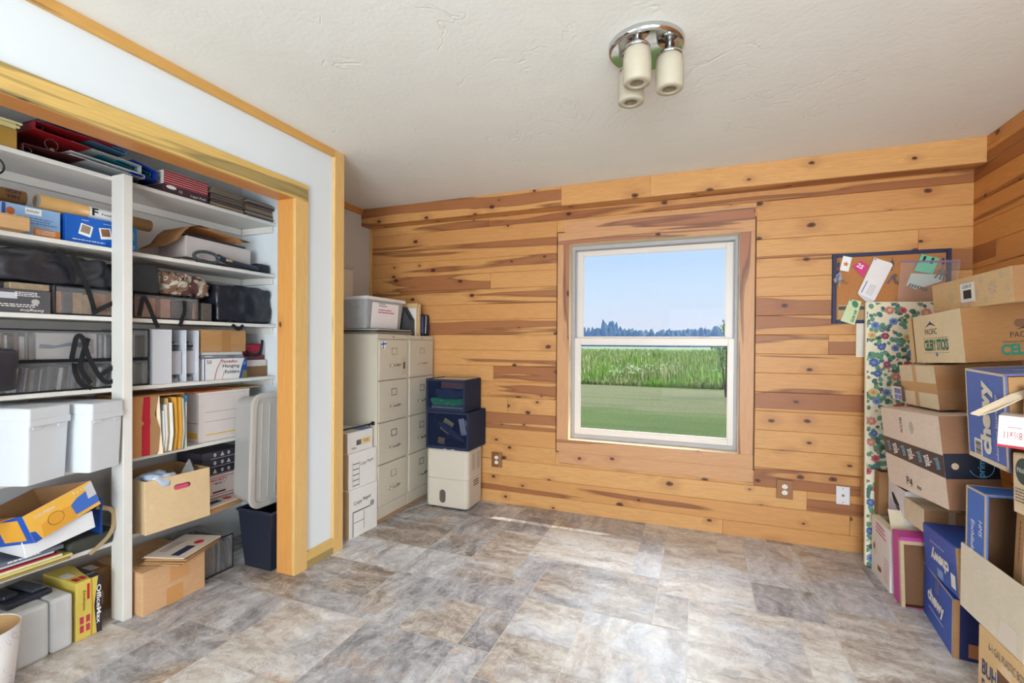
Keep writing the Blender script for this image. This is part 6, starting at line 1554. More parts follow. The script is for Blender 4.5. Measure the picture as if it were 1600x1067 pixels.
lettering(t, KD, '-x', 0.25, 0.50, 0.115, 0.055, 'BUHL', DBL, bold=0.02, lift=0.0012); lettering(t, KD, '-x', 0.25, 0.25, 0.115, 0.050, 'FARM', DBL, bold=0.02, lift=0.0012)
patch(t, KD, '-x', rect(0.40, 0.66, 0.60, 0.80), plain((226, 192, 150), 0.25, spec=0.6), 'tape', lift=0.0004)

# second row
JD = (0.40, 0.378, 0.245)
t = openbox('carton', 'large plain beige open carton resting on the bottle carton', JD, (1.164, 2.176, 0.2745), (0.0, 0, 0.016), kraft((224, 210, 188)), K_MID)
patch(t, JD, '-x', rect(0.66, 0.02, 0.90, 0.35), plain((222, 208, 192), 0.2, spec=0.7), 'tape')
QD = (0.30, 0.215, 0.205)
t = openbox('file_carton', 'white banker carton with a dark slot hole wedged under the white taped carton', QD, (1.150, 3.135, 0.325), (0, 0, 0.02), plain((226, 224, 228), 0.5), K_DARK, open_face='t')
patch(t, QD, '-x', [(0.22, 0.74), (0.30, 0.78), (0.66, 0.56), (0.74, 0.34), (0.68, 0.30), (0.30, 0.60)], INK, 'slot_hole'); text_lines(t, QD, '-x', 0.42, 0.35, 0.14, 0.07, 5, plain((170, 160, 200), 0.5), rot=-10, seed=27)
ND = (0.148, 0.222, 0.112)
t = carton('carton', 'small beige taped carton in front of the white banker carton', ND, (1.074, 2.912, 0.395), (-0.02, 0, 0.02), kraft((226, 208, 178)), tape=None)
tapestrip(t, ND, '-x', 0.35, 0.0, 0.65, 1.0, plain((216, 196, 168), 0.25, spec=0.6)); tapestrip(t, ND, 't-', 0.35, 0.0, 0.65, 1.0, plain((210, 190, 160), 0.25, spec=0.6)); patch(t, ND, '-y', rect(0, 0, 1, 1), kraft((158, 116, 82)), 'shaded_end', 0.0002)  # near end painted darker kraft to stand in for shade
tapestrip(t, ND, '-y', 0.62, 0.0, 0.80, 1.0, plain((196, 170, 146), 0.25, spec=0.6))
RD = (0.115, 0.07, 0.245)
t = openbox('carton', 'brown carton end standing between the floral board and the white banker carton', RD, (1.015, 3.288, 0.325), (0, 0, 0.0), K_BROWN, K_DARK)
HD = (0.19, 0.140, 0.400)
t = openbox('carton', 'blue enchilada kit carton stood on end with its dark open side toward the room', HD, (1.062, 2.270, 0.350), (0, 0.0, 0.0), plain((56, 108, 190), 0.45), K_DARK, open_face='-y', th=0.005)
patch(t, HD, '-x', [rect(0, 0, 0.07, 1), rect(0.9, 0, 1, 1), rect(0.07, 0.98, 0.9, 1)], K_EDGE, 'kraft_edge', 0.0006)
lettering(t, HD, '-x', 0.72, 0.66, 0.060, 0.022, 'HMS', WHITE, rot=-90, shear=0.2, lift=0.0012); lettering(t, HD, '-x', 0.36, 0.50, 0.165, 0.024, 'Enchilada Kit', WHITE, rot=-90, shear=0.2, lift=0.0012)
patch(t, HD, '-x', rect(0.74, 0.02, 0.752, 0.35), WHITE, 'printed_line', 0.0009); patch(t, HD, 't', [rect(0, 0, 1, 0.08), rect(0, 0.92, 1, 1)], K_EDGE, 'kraft_edge', 0.0006)
t = carton('carton', 'black sided carton standing upright behind the enchilada kit carton', (0.185, 0.12, 0.55), (1.258, 2.285, 0.2885), (0, 0, 0), plain((38, 36, 42), 0.5))
ID = (0.20, 0.145, 0.44)
t = carton('carton', 'tall kraft carton with a boxed address stamp, inside the beige open carton', ID, (1.120, 2.093, 0.2885), (-0.0, 0.03, 0.0), kraft((214, 182, 146)), bevel=0.004)
patch(t, ID, '-x', rect(0.0, 0.0, 0.30, 1), kraft((180, 136, 96)), 'darker_fold', 0.0004)
patch(t, ID, '-x', [rect(0.42, 0.62, 0.44, 0.93), rect(0.80, 0.62, 0.82, 0.93), rect(0.42, 0.92, 0.82, 0.93), rect(0.42, 0.62, 0.82, 0.63)], INK, 'stamp_frame', 0.0009)
text_lines(t, ID, '-x', 0.62, 0.775, 0.12, 0.045, 5, plain((90, 80, 76), 0.6), rot=-90, seed=28); text_lines(t, ID, '-x', 0.14, 0.72, 0.16, 0.012, 1, plain((120, 80, 60), 0.6), rot=-90, seed=29)
PLD = (0.22, 0.20, 0.196)
t = carton('carton', 'beige carton with a round dark green emblem at the right edge', PLD, (1.098, 1.990, 0.738), (-0.05, 0.0, 0.02), kraft((226, 200, 166)), bevel=0.003)
GRN = plain((52, 72, 74), 0.5)
patch(t, PLD, '-x', oval(0.28, 0.72, 0.20, 0.22, 28), GRN, 'round_emblem'); lettering(t, PLD, '-x', 0.28, 0.72, 0.062, 0.020, 'Pillsbury', WHITE, lift=0.0016)
text_lines(t, PLD, '-x', 0.36, 0.30, 0.12, 0.05, 5, plain((100, 90, 86), 0.6), seed=30); lettering(t, PLD, '-x', 0.6, 0.06, 0.10, 0.014, 'TOASTER', INK, bold=0.02, lift=0.0012)

# third row
DD = (0.183, 0.530, 0.385)
t = openbox('carton', 'big pale carton banded with black printed tape, middle of the pile', DD, (1.039, 2.749, 0.600), (-0.052, -0.085, 0.086), kraft((226, 204, 186)), None, open_face='none')
BT = plain((42, 44, 56), 0.3, spec=0.6); PBL = plain((104, 178, 218), 0.4)
patch(t, DD, '-x', [(0, 0.40), (1, 0.34), (1, 0.58), (0, 0.62)], BT, 'black_tape'); patch(t, DD, '-y', rect(0, 0.33, 1, 0.60), BT, 'black_tape'); patch(t, DD, '-y', rect(0, 0, 1, 1), kraft((150, 108, 80)), 'shaded_end', 0.0002)  # darker near end: shade put into the card colour
for k in range(7): lettering(t, DD, '-x', 0.10 + 0.135 * k, 0.505 - 0.006 * k, 0.048, 0.060 if k % 2 else 0.05, ('prime' if k % 2 == 0 else 'smile'), PBL if k % 2 == 0 else WHITE, rot=-74, bold=0.01, lift=0.0012)
lettering(t, DD, '-y', 0.70, 0.465, 0.085, 0.030, 'prime', PBL, rot=84, bold=0.01, lift=0.0014)
patch(t, DD, '-y', [oval(0.20, 0.465, 0.07, 0.035)], plain((196, 168, 140), 0.5), 'printed_mark', 0.0012)
bm = BM(); M, W, H = fmat(DD, '-y', 0.0016)
add_tube(bm, [M @ Vector((W * 0.68 + 0.042 * math.cos(a), H * 0.465 + 0.046 * math.sin(a), 0)) for a in [R(200 + 12 * k) for k in range(21)]], 0.0012, 6); obj('printed_arc', bm, PBL, t)
lettering(t, DD, '-x', 0.42, 0.13, 0.052, 0.040, 'P4', INK, lift=0.0012, rot=-6); lettering(t, DD, '-x', 0.58, 0.10, 0.035, 0.016, '800', INK, lift=0.0012, rot=-6)
lettering(t, DD, '-x', 0.38, 0.81, 0.075, 0.022, 'BOX', INK, rot=-90, lift=0.0012); patch(t, DD, '-x', oval(0.56, 0.81, 0.035, 0.075), plain((176, 168, 160), 0.5), 'recycling_seal', 0.0006)
CD2 = (0.30, 0.373, 0.196)
t = openbox('carton', 'beige carton crossed with brown tape and marked 230 in pen', CD2, (1.141, 2.830, 1.010), (-0.027, -0.110, 0.020), kraft((230, 210, 178)), None, open_face='none')
TP = plain((196, 156, 110), 0.25, spec=0.6)
patch(t, CD2, '-x', rect(0, 0.36, 1, 0.60), TP, 'tape'); patch(t, CD2, '-x', rect(0.40, 0, 0.50, 1), TP, 'tape', 0.0009); patch(t, CD2, '-y', rect(0, 0, 1, 1), kraft((152, 110, 76)), 'shaded_end', 0.0002)  # end facing the camera painted brown as shading
patch(t, CD2, '-y', rect(0.0, 0.45, 0.9, 0.78), plain((150, 106, 68), 0.2, spec=0.7), 'tape', 0.0005); lettering(t, CD2, '-y', 0.40, 0.36, 0.085, 0.036, '230', INK, rot=82, lift=0.0012, shear=0.3)
text_lines(t, CD2, '-y', 0.48, 0.78, 0.05, 0.014, 2, plain((90, 60, 40), 0.5), rot=90, seed=32, name='handwriting')
t = thing('paperback_book', 'dark book with a blue and white cover lying behind the 230 carton', 'book', (1.055, 3.045, 1.006), (0, -0.08, 0.05))
bm = BM(); add_box(bm, -0.085, 0.09, -0.055, 0.05, 0, 0.075, 0.002); obj('pages', bm, plain((92, 62, 48), 0.6), t)
patch(t, (0.17, 0.11, 0.075), '-x', rect(0.0, 0.04, 1.0, 0.97), OFFW, 'paper_label', 0.0008); patch(t, (0.17, 0.11, 0.075), '-x', [rect(0.3, 0.1, 0.6, 0.42), rect(0.66, 0.1, 0.98, 0.42), rect(0.3, 0.5, 0.98, 0.85)], plain((110, 130, 190), 0.5), 'printed_panel', 0.0014)
ED = (0.40, 0.245, 0.345)
t = openbox('carton', 'large faded blue pet supplies carton, upright at the right of the pile', ED, (1.212, 2.304, 0.862), (0.048, -0.073, 0.029), CHB2, K_MID, open_face='-y', th=0.005)
patch(t, ED, '-x', [rect(0, 0.975, 1, 1), rect(0.955, 0, 1, 1), rect(0, 0, 0.02, 1), rect(0, 0, 1, 0.05)], kraft((226, 206, 180)), 'worn_edge', 0.0009)
lettering(t, ED, '-x', 0.52, 0.50, 0.275, 0.085, 'chewy', kraft((232, 222, 204)), rot=90, bold=0.05, lift=0.0018); lettering(t, ED, '-x', 0.76, 0.42, 0.24, 0.018, 'where pet lovers shop', CHW, rot=90, shear=0.2, lift=0.0014)
patch(t, ED, '-x', rect(0.17, 0.05, 0.37, 0.23), OFFW, 'sticker', 0.0009); barcode(t, ED, '-x', 0.27, 0.13, 0.05, 0.035, INK, rot=90, seed=9, lift=0.0014)
patch(t, ED, 't', [rect(0, 0, 1, 0.06), rect(0, 0.92, 1, 1)], K_EDGE, 'worn_edge', 0.0009)
patch(t, ED, 't', [(0.2, 0.45), (0.6, 0.38), (0.9, 0.42), (0.9, 0.5), (0.6, 0.5), (0.2, 0.52)], plain((150, 178, 218), 0.4), 'printed_swirl', 0.0009)
bm = BM(); add_box(bm, -0.19, 0.19, -0.118, -0.114, 0.17, 0.335); obj('side_flap', bm, K_MID, t)
E8 = (0.30, 0.16, 0.105)
t = carton('envelope_carton', 'white and yellow box of letter size envelopes, upside down at the right edge', E8, (1.108, 2.080, 0.944), (0, 0.03, -0.50), plain((236, 232, 226), 0.45), seam=False)
patch(t, E8, '-y', rect(0.22, 0.0, 1, 0.88), plain((206, 206, 96), 0.45), 'yellow_print'); patch(t, E8, '-y', rect(0, 0, 1, 0.08), plain((186, 50, 56), 0.5), 'red_edge', 0.0009)
lettering(t, E8, '-y', 0.12, 0.40, 0.042, 0.024, '8½x11', plain((190, 84, 90), 0.5), rot=180, lift=0.0012); text_lines(t, E8, '-y', 0.12, 0.66, 0.035, 0.006, 1, plain((190, 84, 90), 0.5), rot=180, seed=33)
lettering(t, E8, '-y', 0.62, 0.40, 0.09, 0.022, 'Envelopes', plain((176, 130, 60), 0.5), rot=180, lift=0.0012)
patch(t, E8, '-x', rect(0, 0, 1, 0.08), plain((186, 50, 56), 0.5), 'red_edge', 0.0009)
t = openbox('carton', 'open kraft carton with a long pale flap sticking out over the blue carton', (0.24, 0.15, 0.095), (1.160, 2.120, 1.054), (0, 0, -0.50), K_BROWN, K_DARK, flaps=())
bm = BM()
fl_ = [Vector(p) for p in ((0.89, 2.132, 1.046), (0.914, 2.136, 1.04), (0.946, 2.111, 1.061), (1.034, 2.125, 1.114), (1.06, 2.150, 1.141), (1.004, 2.150, 1.116))]
fi_ = (Matrix.Translation(t.location) @ t.rotation_euler.to_matrix().to_4x4()).inverted()
vl = [bm.verts.new(fi_ @ p) for p in fl_]; vh = [bm.verts.new(fi_ @ (p + Vector((0.0, 0.002, 0.004)))) for p in fl_]
bm.faces.new(vl[::-1]); bm.faces.new(vh)
for k in range(6): bm.faces.new((vl[k], vl[(k + 1) % 6], vh[(k + 1) % 6], vh[k]))
obj('flap', bm, kraft((222, 202, 174)), t)
# top of the pile
BD = (0.267, 0.505, 0.224)
t = openbox('produce_carton', 'tan celery sticks carton near the top of the pile', BD, (1.142, 2.724, 1.218), (-0.034, -0.080, 0.016), kraft((228, 196, 148)), K_MID, open_face='none')
patch(t, BD, '-x', rect(0.11, 0.0, 1, 1), kraft((236, 214, 176)), 'pale_face', 0.0002); patch(t, BD, '-x', [(0.10, 0), (0.125, 0), (0.125, 1), (0.10, 1)], K_DARK, 'dark_gap', 0.0006); patch(t, BD, '-y', rect(0, 0, 1, 1), kraft((156, 112, 70)), 'shaded_end', 0.0002)  # near end carries painted shade as a darker kraft
PBK = plain((52, 54, 72), 0.6); CG = plain((28, 112, 88), 0.5)
lettering(t, BD, '-x', 0.47, 0.64, 0.115, 0.026, 'PACIFIC', PBK, lift=0.0012); patch(t, BD, '-x', [(0.37, 0.74), (0.47, 0.84), (0.57, 0.74), (0.52, 0.76), (0.47, 0.80), (0.42, 0.76)], PBK, 'mountain_emblem'); patch(t, BD, '-x', [(0.44, 0.80), (0.47, 0.86), (0.50, 0.80), (0.47, 0.77)], plain((96, 110, 190), 0.5), 'mountain_emblem')
lettering(t, BD, '-x', 0.54, 0.36, 0.225, 0.052, 'CELERY STICKS', CG, bold=0.045, lift=0.0012); patch(t, BD, '-x', [rect(0.3, 0.50, 0.76, 0.506), rect(0.3, 0.20, 0.76, 0.206)], PBK, 'printed_line'); patch(t, BD, '-x', [(0.52, 0.16), (0.545, 0.22), (0.57, 0.16), (0.545, 0.12)], plain((96, 110, 190), 0.5))
BD2 = BD
patch(t, BD2, '-y', slot(0.66, 0.90, 0.66, (0.05, 0.07)), K_DARK, 'hand_hole'); lettering(t, BD2, '-y', 0.72, 0.46, 0.09, 0.022, 'PACIFIC', INK, lift=0.0012); lettering(t, BD2, '-y', 0.70, 0.20, 0.145, 0.046, 'CELERY', CG, bold=0.045, lift=0.0016)
lettering(t, BD2, '-y', 0.70, 0.335, 0.13, 0.008, 'STRAIGHT FROM THE FIELD', INK, lift=0.0012); patch(t, BD2, '-y', [(0.62, 0.545), (0.72, 0.60), (0.82, 0.545), (0.72, 0.57)], INK, 'mountain_emblem')
AD = (0.30, 0.677, 0.129)
t = openbox('carton', 'kraft carton printed with small snowflakes, topmost on the pile', AD, (1.203, 2.553, 1.455), (0.007, -0.070, -0.034), kraft((214, 176, 128)), None, open_face='none')
patch(t, AD, '-x', rect(0, 0, 1, 1), kraft((228, 194, 146)), 'pale_face', 0.0002); patch(t, AD, '-y', rect(0, 0, 1, 1), K_BROWN, 'shaded_end', 0.0002)  # brown near end imitates the shaded side by colour
FLK = plain((164, 158, 166), 0.5)
def flake(u, v, r, dm, k=0):
    M, W, H = fmat(dm, '-x', 0.0006)
    bm = BM()
    for j in range(8):
        a = j * PI / 4 + k
        T = M @ Matrix.Translation((u * W, v * H, 0)) @ Matrix.Rotation(a, 4, 'Z')
        add_prism(bm, [(r * 0.35, -r * 0.06), (r, -r * 0.08), (r, r * 0.08), (r * 0.35, r * 0.06)], T, 0.0003)
    obj('snowflake_print', bm, FLK, t)
for u, v, r in ((0.80, 0.50, 0.030), (0.28, 0.44, 0.026), (0.68, 0.82, 0.015), (0.90, 0.84, 0.016), (0.63, 0.42, 0.014), (0.72, 0.17, 0.015), (0.95, 0.42, 0.014), (0.42, 0.12, 0.016), (0.15, 0.7, 0.012), (0.52, 0.12, 0.012)): flake(u, v, r, AD, u * 7)
patch(t, AD, '-x', rect(0.42, 0.16, 0.60, 0.84), WHITE, 'sticker', 0.0009); patch(t, AD, '-x', rect(0.46, 0.30, 0.56, 0.58), INK, 'sticker_picture', 0.0014); lettering(t, AD, '-x', 0.51, 0.70, 0.075, 0.014, 'LOOK AT', INK, bold=0.02, lift=0.0014)
patch(t, AD, '-x', [rect(0.42 + 0.018 * k, 0.16, 0.43 + 0.018 * k, 0.19) for k in range(10)] + [rect(0.42 + 0.018 * k, 0.81, 0.43 + 0.018 * k, 0.84) for k in range(10)], plain((170, 80, 84), 0.5), 'sticker_border', 0.0014)

# floral board leaning on the back wall
def pattern_dots(parent, w, h, seed):
    rnd = random.Random(seed)
    cols = {'leaf': plain((104, 152, 124), 0.7), 'leaf_dark': plain((78, 118, 116), 0.7), 'rose': plain((216, 104, 112), 0.7), 'rose_pale': plain((222, 140, 142), 0.7), 'blue': plain((128, 152, 204), 0.7), 'blue_dark': plain((92, 116, 172), 0.7), 'yellow': plain((224, 202, 126), 0.7), 'plum': plain((156, 84, 108), 0.7)}
    bms = {k: BM() for k in cols}
    def petal(bm, x, z, r, a, lift):
        pts = [(x + r * (math.cos(a) * p - math.sin(a) * q), z + r * (math.sin(a) * p + math.cos(a) * q)) for p, q in ((0, 0), (0.3, 0.34), (0.7, 0.40), (1.0, 0.16), (1.0, -0.16), (0.7, -0.40), (0.3, -0.34))]
        pts = [(min(max(px, -w / 2 + 0.001), w / 2 - 0.001), min(max(pz, 0.001), h - 0.001)) for px, pz in pts]
        vs = [bm.verts.new((px, -0.0152 - lift, pz)) for px, pz in pts]
        try: bm.faces.new(vs)
        except ValueError: pass
    n = 0
    sites = []
    for row in range(19):
        for cc in range(5):
            sites.append((-w / 2 + (cc + 0.5 + 0.4 * (row % 2) - 0.2) * w / 5 + rnd.uniform(-0.02, 0.02), (row + 0.5) * h / 19 + rnd.uniform(-0.02, 0.02)))
    for i, (x, z) in enumerate(sites):
        kind = rnd.choice(('rose', 'blue', 'yellow', 'plum', 'none', 'rose_pale', 'blue_dark'))
        for k in range(9):
            a = rnd.uniform(0, 2 * PI); d = rnd.uniform(0.012, 0.052)
            petal(bms[rnd.choice(('leaf', 'leaf', 'leaf_dark'))], x + d * math.cos(a), z + d * math.sin(a), rnd.uniform(0.022, 0.036), a + rnd.uniform(-.8, .8), 0.0003 + 0.0001 * (k % 3))
        if kind != 'none':
            r = rnd.uniform(0.018, 0.028)
            for k in range(7): petal(bms[kind], x, z, r, k * 2 * PI / 7, 0.0008)
            inner = {'rose': 'plum', 'blue': 'blue_dark', 'yellow': 'rose_pale', 'plum': 'rose', 'rose_pale': 'yellow', 'blue_dark': 'blue'}[kind]
            for k in range(5): petal(bms[inner], x, z, r * 0.42, k * 2 * PI / 5, 0.0012)
        for k in range(2):
            a = rnd.uniform(0, 2 * PI)
            petal(bms[rnd.choice(('rose', 'yellow', 'plum', 'blue'))], x + 0.05 * math.cos(a), z + 0.05 * math.sin(a), 0.014, a, 0.0006)
    return cols, bms
FW, FH = 0.42, 1.555
t = thing('floral_board', 'tall narrow board covered in cream floral fabric leaning on the back wall', 'board', (1.118, 3.310, 0.004), (-0.108, 0.022, 0))
bm = BM(); add_box(bm, -FW / 2, FW / 2, -0.015, 0.015, 0, FH - 0.005, 0.007, 3); fb = obj('padded_board', bm, plain((234, 224, 198), 0.85, bump=0.05), t)
cols_, bms_ = pattern_dots(t, FW - 0.01, FH - 0.012, 12)
full = bmesh.new(); full.from_mesh(fb.data)
for k_, (nm_, b_) in enumerate(bms_.items()):
    fb.data.materials.append(cols_[nm_])
    for f_ in b_.faces:
        nf = full.faces.new([full.verts.new(v_.co) for v_ in f_.verts]); nf.material_index = k_ + 1
    b_.free()
full.to_mesh(fb.data); full.free()
tag(boxobj('paper_sheet', plain((226, 216, 202), 0.7), 0.905, 1.02, YB - 0.0125, YB - 0.011, 1.212, 1.445), 'blank white sheet taped to the pine wall beside the floral board', 'paper')

# ================================================================== ON THE BACK WALL
BX0, BX1, BZ0, BZ1 = 0.776, 1.361, 1.420, 1.852
t = thing('bulletin_board', 'cork bulletin board in a dark navy frame on the pine wall', 'bulletin board', ((BX0 + BX1) / 2, YB, (BZ0 + BZ1) / 2))
w2, h2 = (BX1 - BX0) / 2, (BZ1 - BZ0) / 2
g = G('cork')
CORK = g.done(g.mix(g.noise(g.pos(), 130, 4, 0.7), srgb(172, 112, 66), srgb(202, 142, 92)), 0.9, 0, g.bump(g.noise(g.pos(), 200, 3), 0.3, 0.002), 0.1)
boxobj('cork_panel', CORK, -w2 + 0.02, w2 - 0.02, -0.012, -0.002, -h2 + 0.02, h2 - 0.02, t)
bm = BM()
for (a, b, c, d) in ((-w2, -w2 + 0.022, -h2, h2), (w2 - 0.022, w2, -h2, h2), (-w2 + 0.022, w2 - 0.022, h2 - 0.022, h2), (-w2 + 0.022, w2 - 0.022, -h2, -h2 + 0.022)): add_box(bm, a, b, -0.022, -0.001, c, d, 0.002)
obj('board_frame', bm, plain((34, 40, 78), 0.45), t)
def onwall(name, label, cat, poly, mat, y=3.494, th=0.0012, group=None):
    """flat paper pinned on the board: polygon in world x,z"""
    cx = sum(p[0] for p in poly) / len(poly); cz = sum(p[1] for p in poly) / len(poly)
    t = thing(name, label, cat, (cx, y, cz), (0, 0, 0), group)
    bm = BM(); add_prism(bm, [(px - cx, pz - cz) for px, pz in poly], Matrix(((1, 0, 0, 0), (0, 0, -1, 0), (0, 1, 0, 0), (0, 0, 0, 1))), th)
    obj('paper', bm, mat, t); return t, cx, cz
def print_on(t, nm, poly, mat, lift=0.0016):
    bm = BM(); add_prism(bm, poly, Matrix(((1, 0, 0, 0), (0, 0, -1, -lift), (0, 1, 0, 0), (0, 0, 0, 1))), 0.0003); obj(nm, bm, mat, t)
def words_on(t, x, z, w, h, s, mat, rot=0, bold=0.0, lift=0.0022):
    me0, cx, cy, W0, H0 = text_mesh(s, bold)
    T = Matrix(((1, 0, 0, x), (0, 0, -1, -lift), (0, 1, 0, z), (0, 0, 0, 1))) @ Matrix.Rotation(R(rot), 4, 'Z') @ Matrix.Diagonal((w / W0, h / H0, 1, 1)) @ Matrix.Translation((-cx, -cy, 0))
    me = me0.copy(); me.transform(T); me.materials.clear(); me.materials.append(mat)
    o = bpy.data.objects.new('lettering', me); C.objects.link(o); o.parent = t
def pin(t, x, z, c):
    bm = BM(); add_lathe(bm, [(0, -0.008), (0.004, -0.008), (0.0045, -0.004), (0.003, 0.0), (0, 0.0)], 12, Matrix.Translation((x, -0.0025, z)) @ Matrix.Rotation(R(-90), 4, 'X')); obj('pushpin', bm, plain(c, 0.35), t, True)
t, _, _ = onwall('note_card', 'small white card with an orange star pinned at the top left', 'card', [(0.831, 1.839), (0.877, 1.826), (0.859, 1.739), (0.812, 1.751)], WHITE, 3.490)
print_on(t, 'orange_star', [(0.017 * (1 if k % 2 == 0 else 0.5) * math.cos(R(90 + 36 * k - 15)), -0.002 + 0.017 * (1 if k % 2 == 0 else 0.5) * math.sin(R(90 + 36 * k - 15))) for k in range(10)], plain((214, 118, 60), 0.5))
t, _, _ = onwall('discount_card', 'magenta card reading 25 pinned behind the envelope', 'card', [(0.880, 1.771), (0.924, 1.804), (0.964, 1.771), (0.935, 1.704)], plain((214, 46, 128), 0.5), 3.493)
words_on(t, -0.006, 0.008, 0.036, 0.026, '25', WHITE, -38, 0.03)
t, _, _ = onwall('envelope', 'large white envelope pinned askew with its flap hanging open', 'envelope', [(0.990, 1.818), (1.085, 1.776), (0.993, 1.556), (0.907, 1.605)], plain((234, 228, 228), 0.6), 3.488)
bm = BM(); add_prism(bm, [(-0.0, -0.133), (-0.085, -0.084), (-0.078, -0.10), (-0.045, -0.135), (-0.008, -0.148)], Matrix(((1, 0, 0, 0), (0, 0, -1, 0.0012), (0, 1, 0, 0), (0, 0, 0, 1))), 0.0006); obj('flap', bm, plain((206, 206, 220), 0.6), t)
print_on(t, 'blue_line', [(-0.070, -0.078), (-0.066, -0.081), (-0.036, -0.012), (-0.040, -0.010)], plain((80, 92, 150), 0.5)); pin(t, 0.0, 0.118, (130, 110, 180)); pin(t, 0.0, -0.135, (180, 70, 110))
for k in range(4): print_on(t, 'small_print', [(-0.046 + 0.008 * k, -0.090 - 0.004 * k), (-0.044 + 0.008 * k, -0.091 - 0.004 * k), (-0.018 + 0.008 * k, -0.030 - 0.004 * k), (-0.020 + 0.008 * k, -0.029 - 0.004 * k)], plain((150, 150, 160), 0.5))
t, _, _ = onwall('ticket', 'green printed ticket with an oval emblem at the lower left of the board', 'ticket', [(0.867, 1.571), (0.927, 1.553), (0.892, 1.409), (0.819, 1.437)], plain((204, 216, 172), 0.6), 3.487)
words_on(t, 0.014, -0.028, 0.075, 0.018, '$2.00 OFF', plain((36, 110, 84), 0.5), 72, 0.04); print_on(t, 'oval_emblem', [(0.018 + 0.016 * math.cos(a) - 0.004 * math.sin(a), 0.045 + 0.022 * math.sin(a)) for a in [k * PI / 10 for k in range(20)]], plain((60, 126, 92), 0.5)); pin(t, -0.005, 0.07, (50, 50, 60))
t, _, _ = onwall('paper_strip', 'brown printed strip along the bottom edge of the cork', 'paper', [(0.806, 1.535), (0.955, 1.535), (0.955, 1.448), (0.806, 1.448)], plain((188, 150, 106), 0.6, var=0.25, scale=60), 3.497)
print_on(t, 'dark_print', [(-0.07, 0.012), (0.07, 0.012), (0.07, 0.034), (-0.07, 0.034)], plain((74, 78, 66), 0.6))
t, _, _ = onwall('bingo_card', 'mint green card marked 11 inside the hanging zip bag', 'card', [(1.220, 1.825), (1.304, 1.793), (1.272, 1.705), (1.184, 1.729)], plain((100, 206, 168), 0.5), 3.486)
words_on(t, 0.005, 0.025, 0.052, 0.036, '11', INK, -18, 0.03)
t, _, _ = onwall('ticket_strips', 'fan of pale printed ticket strips under the mint green card', 'ticket', [(1.172, 1.714), (1.272, 1.704), (1.322, 1.696), (1.326, 1.666), (1.216, 1.625), (1.197, 1.618), (1.148, 1.643)], plain((206, 216, 208), 0.6), 3.489)
for k in range(7): print_on(t, 'printed_stub', [(-0.080 + 0.013 * k, -0.028 - 0.005 * k), (-0.070 + 0.013 * k, -0.031 - 0.005 * k), (-0.062 + 0.013 * k, -0.014 - 0.005 * k), (-0.070 + 0.013 * k, -0.011 - 0.005 * k)], plain((60, 60, 66), 0.6))
ZIPM = clear_mat('zip_bag_film', (0.98, 0.97, 0.97), 0.05, 0.15)
t, _, _ = onwall('zip_bag', 'clear zip bag with a purple seal pinned over the right of the board', 'bag', [(1.117, 1.793), (1.397, 1.780), (1.382, 1.652), (1.33, 1.545), (1.103, 1.541)], ZIPM, 3.480, 0.004)
print_on(t, 'purple_seal', [(-0.150, 0.128), (0.130, 0.112), (0.130, 0.104), (-0.150, 0.119)], plain((150, 108, 150), 0.4), 0.0045)
def keys(label, x, z, n, beads, seed):
    rnd = random.Random(seed); t = thing('key_chain', label, 'keys', (x, 3.490, z))
    bm = BM(); add_tube(bm, smooth_path([(0, -0.003, 0), (0.003, -0.004, -0.04), (-0.002, -0.004, -0.085)], 5), 0.002, 6); obj('chain', bm, plain((150, 146, 150), 0.3, 0.8), t)
    for k in range(beads):
        bm = BM(); bmesh.ops.create_icosphere(bm, subdivisions=1, radius=0.007); o = obj('bead', bm, plain(rnd.choice(((60, 70, 120), (90, 90, 100), (30, 30, 40))), 0.3), t); o.location = (rnd.uniform(-.004, .004), -0.006, -0.03 - k * 0.013)
    for k in range(n):
        bm = BM(); add_lathe(bm, [(0, 0), (0.011, 0), (0.011, 0.002), (0, 0.002)], 14, Matrix.Rotation(R(90), 4, 'X')); add_box(bm, -0.0035, 0.0035, -0.002, 0, -0.048, -0.009); add_box(bm, 0.0035, 0.007, -0.002, 0, -0.046, -0.040)
        o = obj('key', bm, plain(rnd.choice(((130, 124, 120), (90, 96, 130), (120, 90, 70))), 0.35, 0.7), t); o.location = (rnd.uniform(-.012, .012), -0.003 - 0.0022 * k, -0.098 - rnd.uniform(0, .03)); o.rotation_euler = (0, rnd.uniform(-0.9, 0.9), 0)
keys('bunch of dark keys hanging on a long beaded chain down the left frame', 0.806, 1.822, 7, 5, 1)
keys('short dark key bunch hanging right of the envelope', 1.080, 1.818, 4, 2, 2)
keys('key bunch hanging at the right end of the board behind the zip bag', 1.320, 1.820, 4, 3, 3)
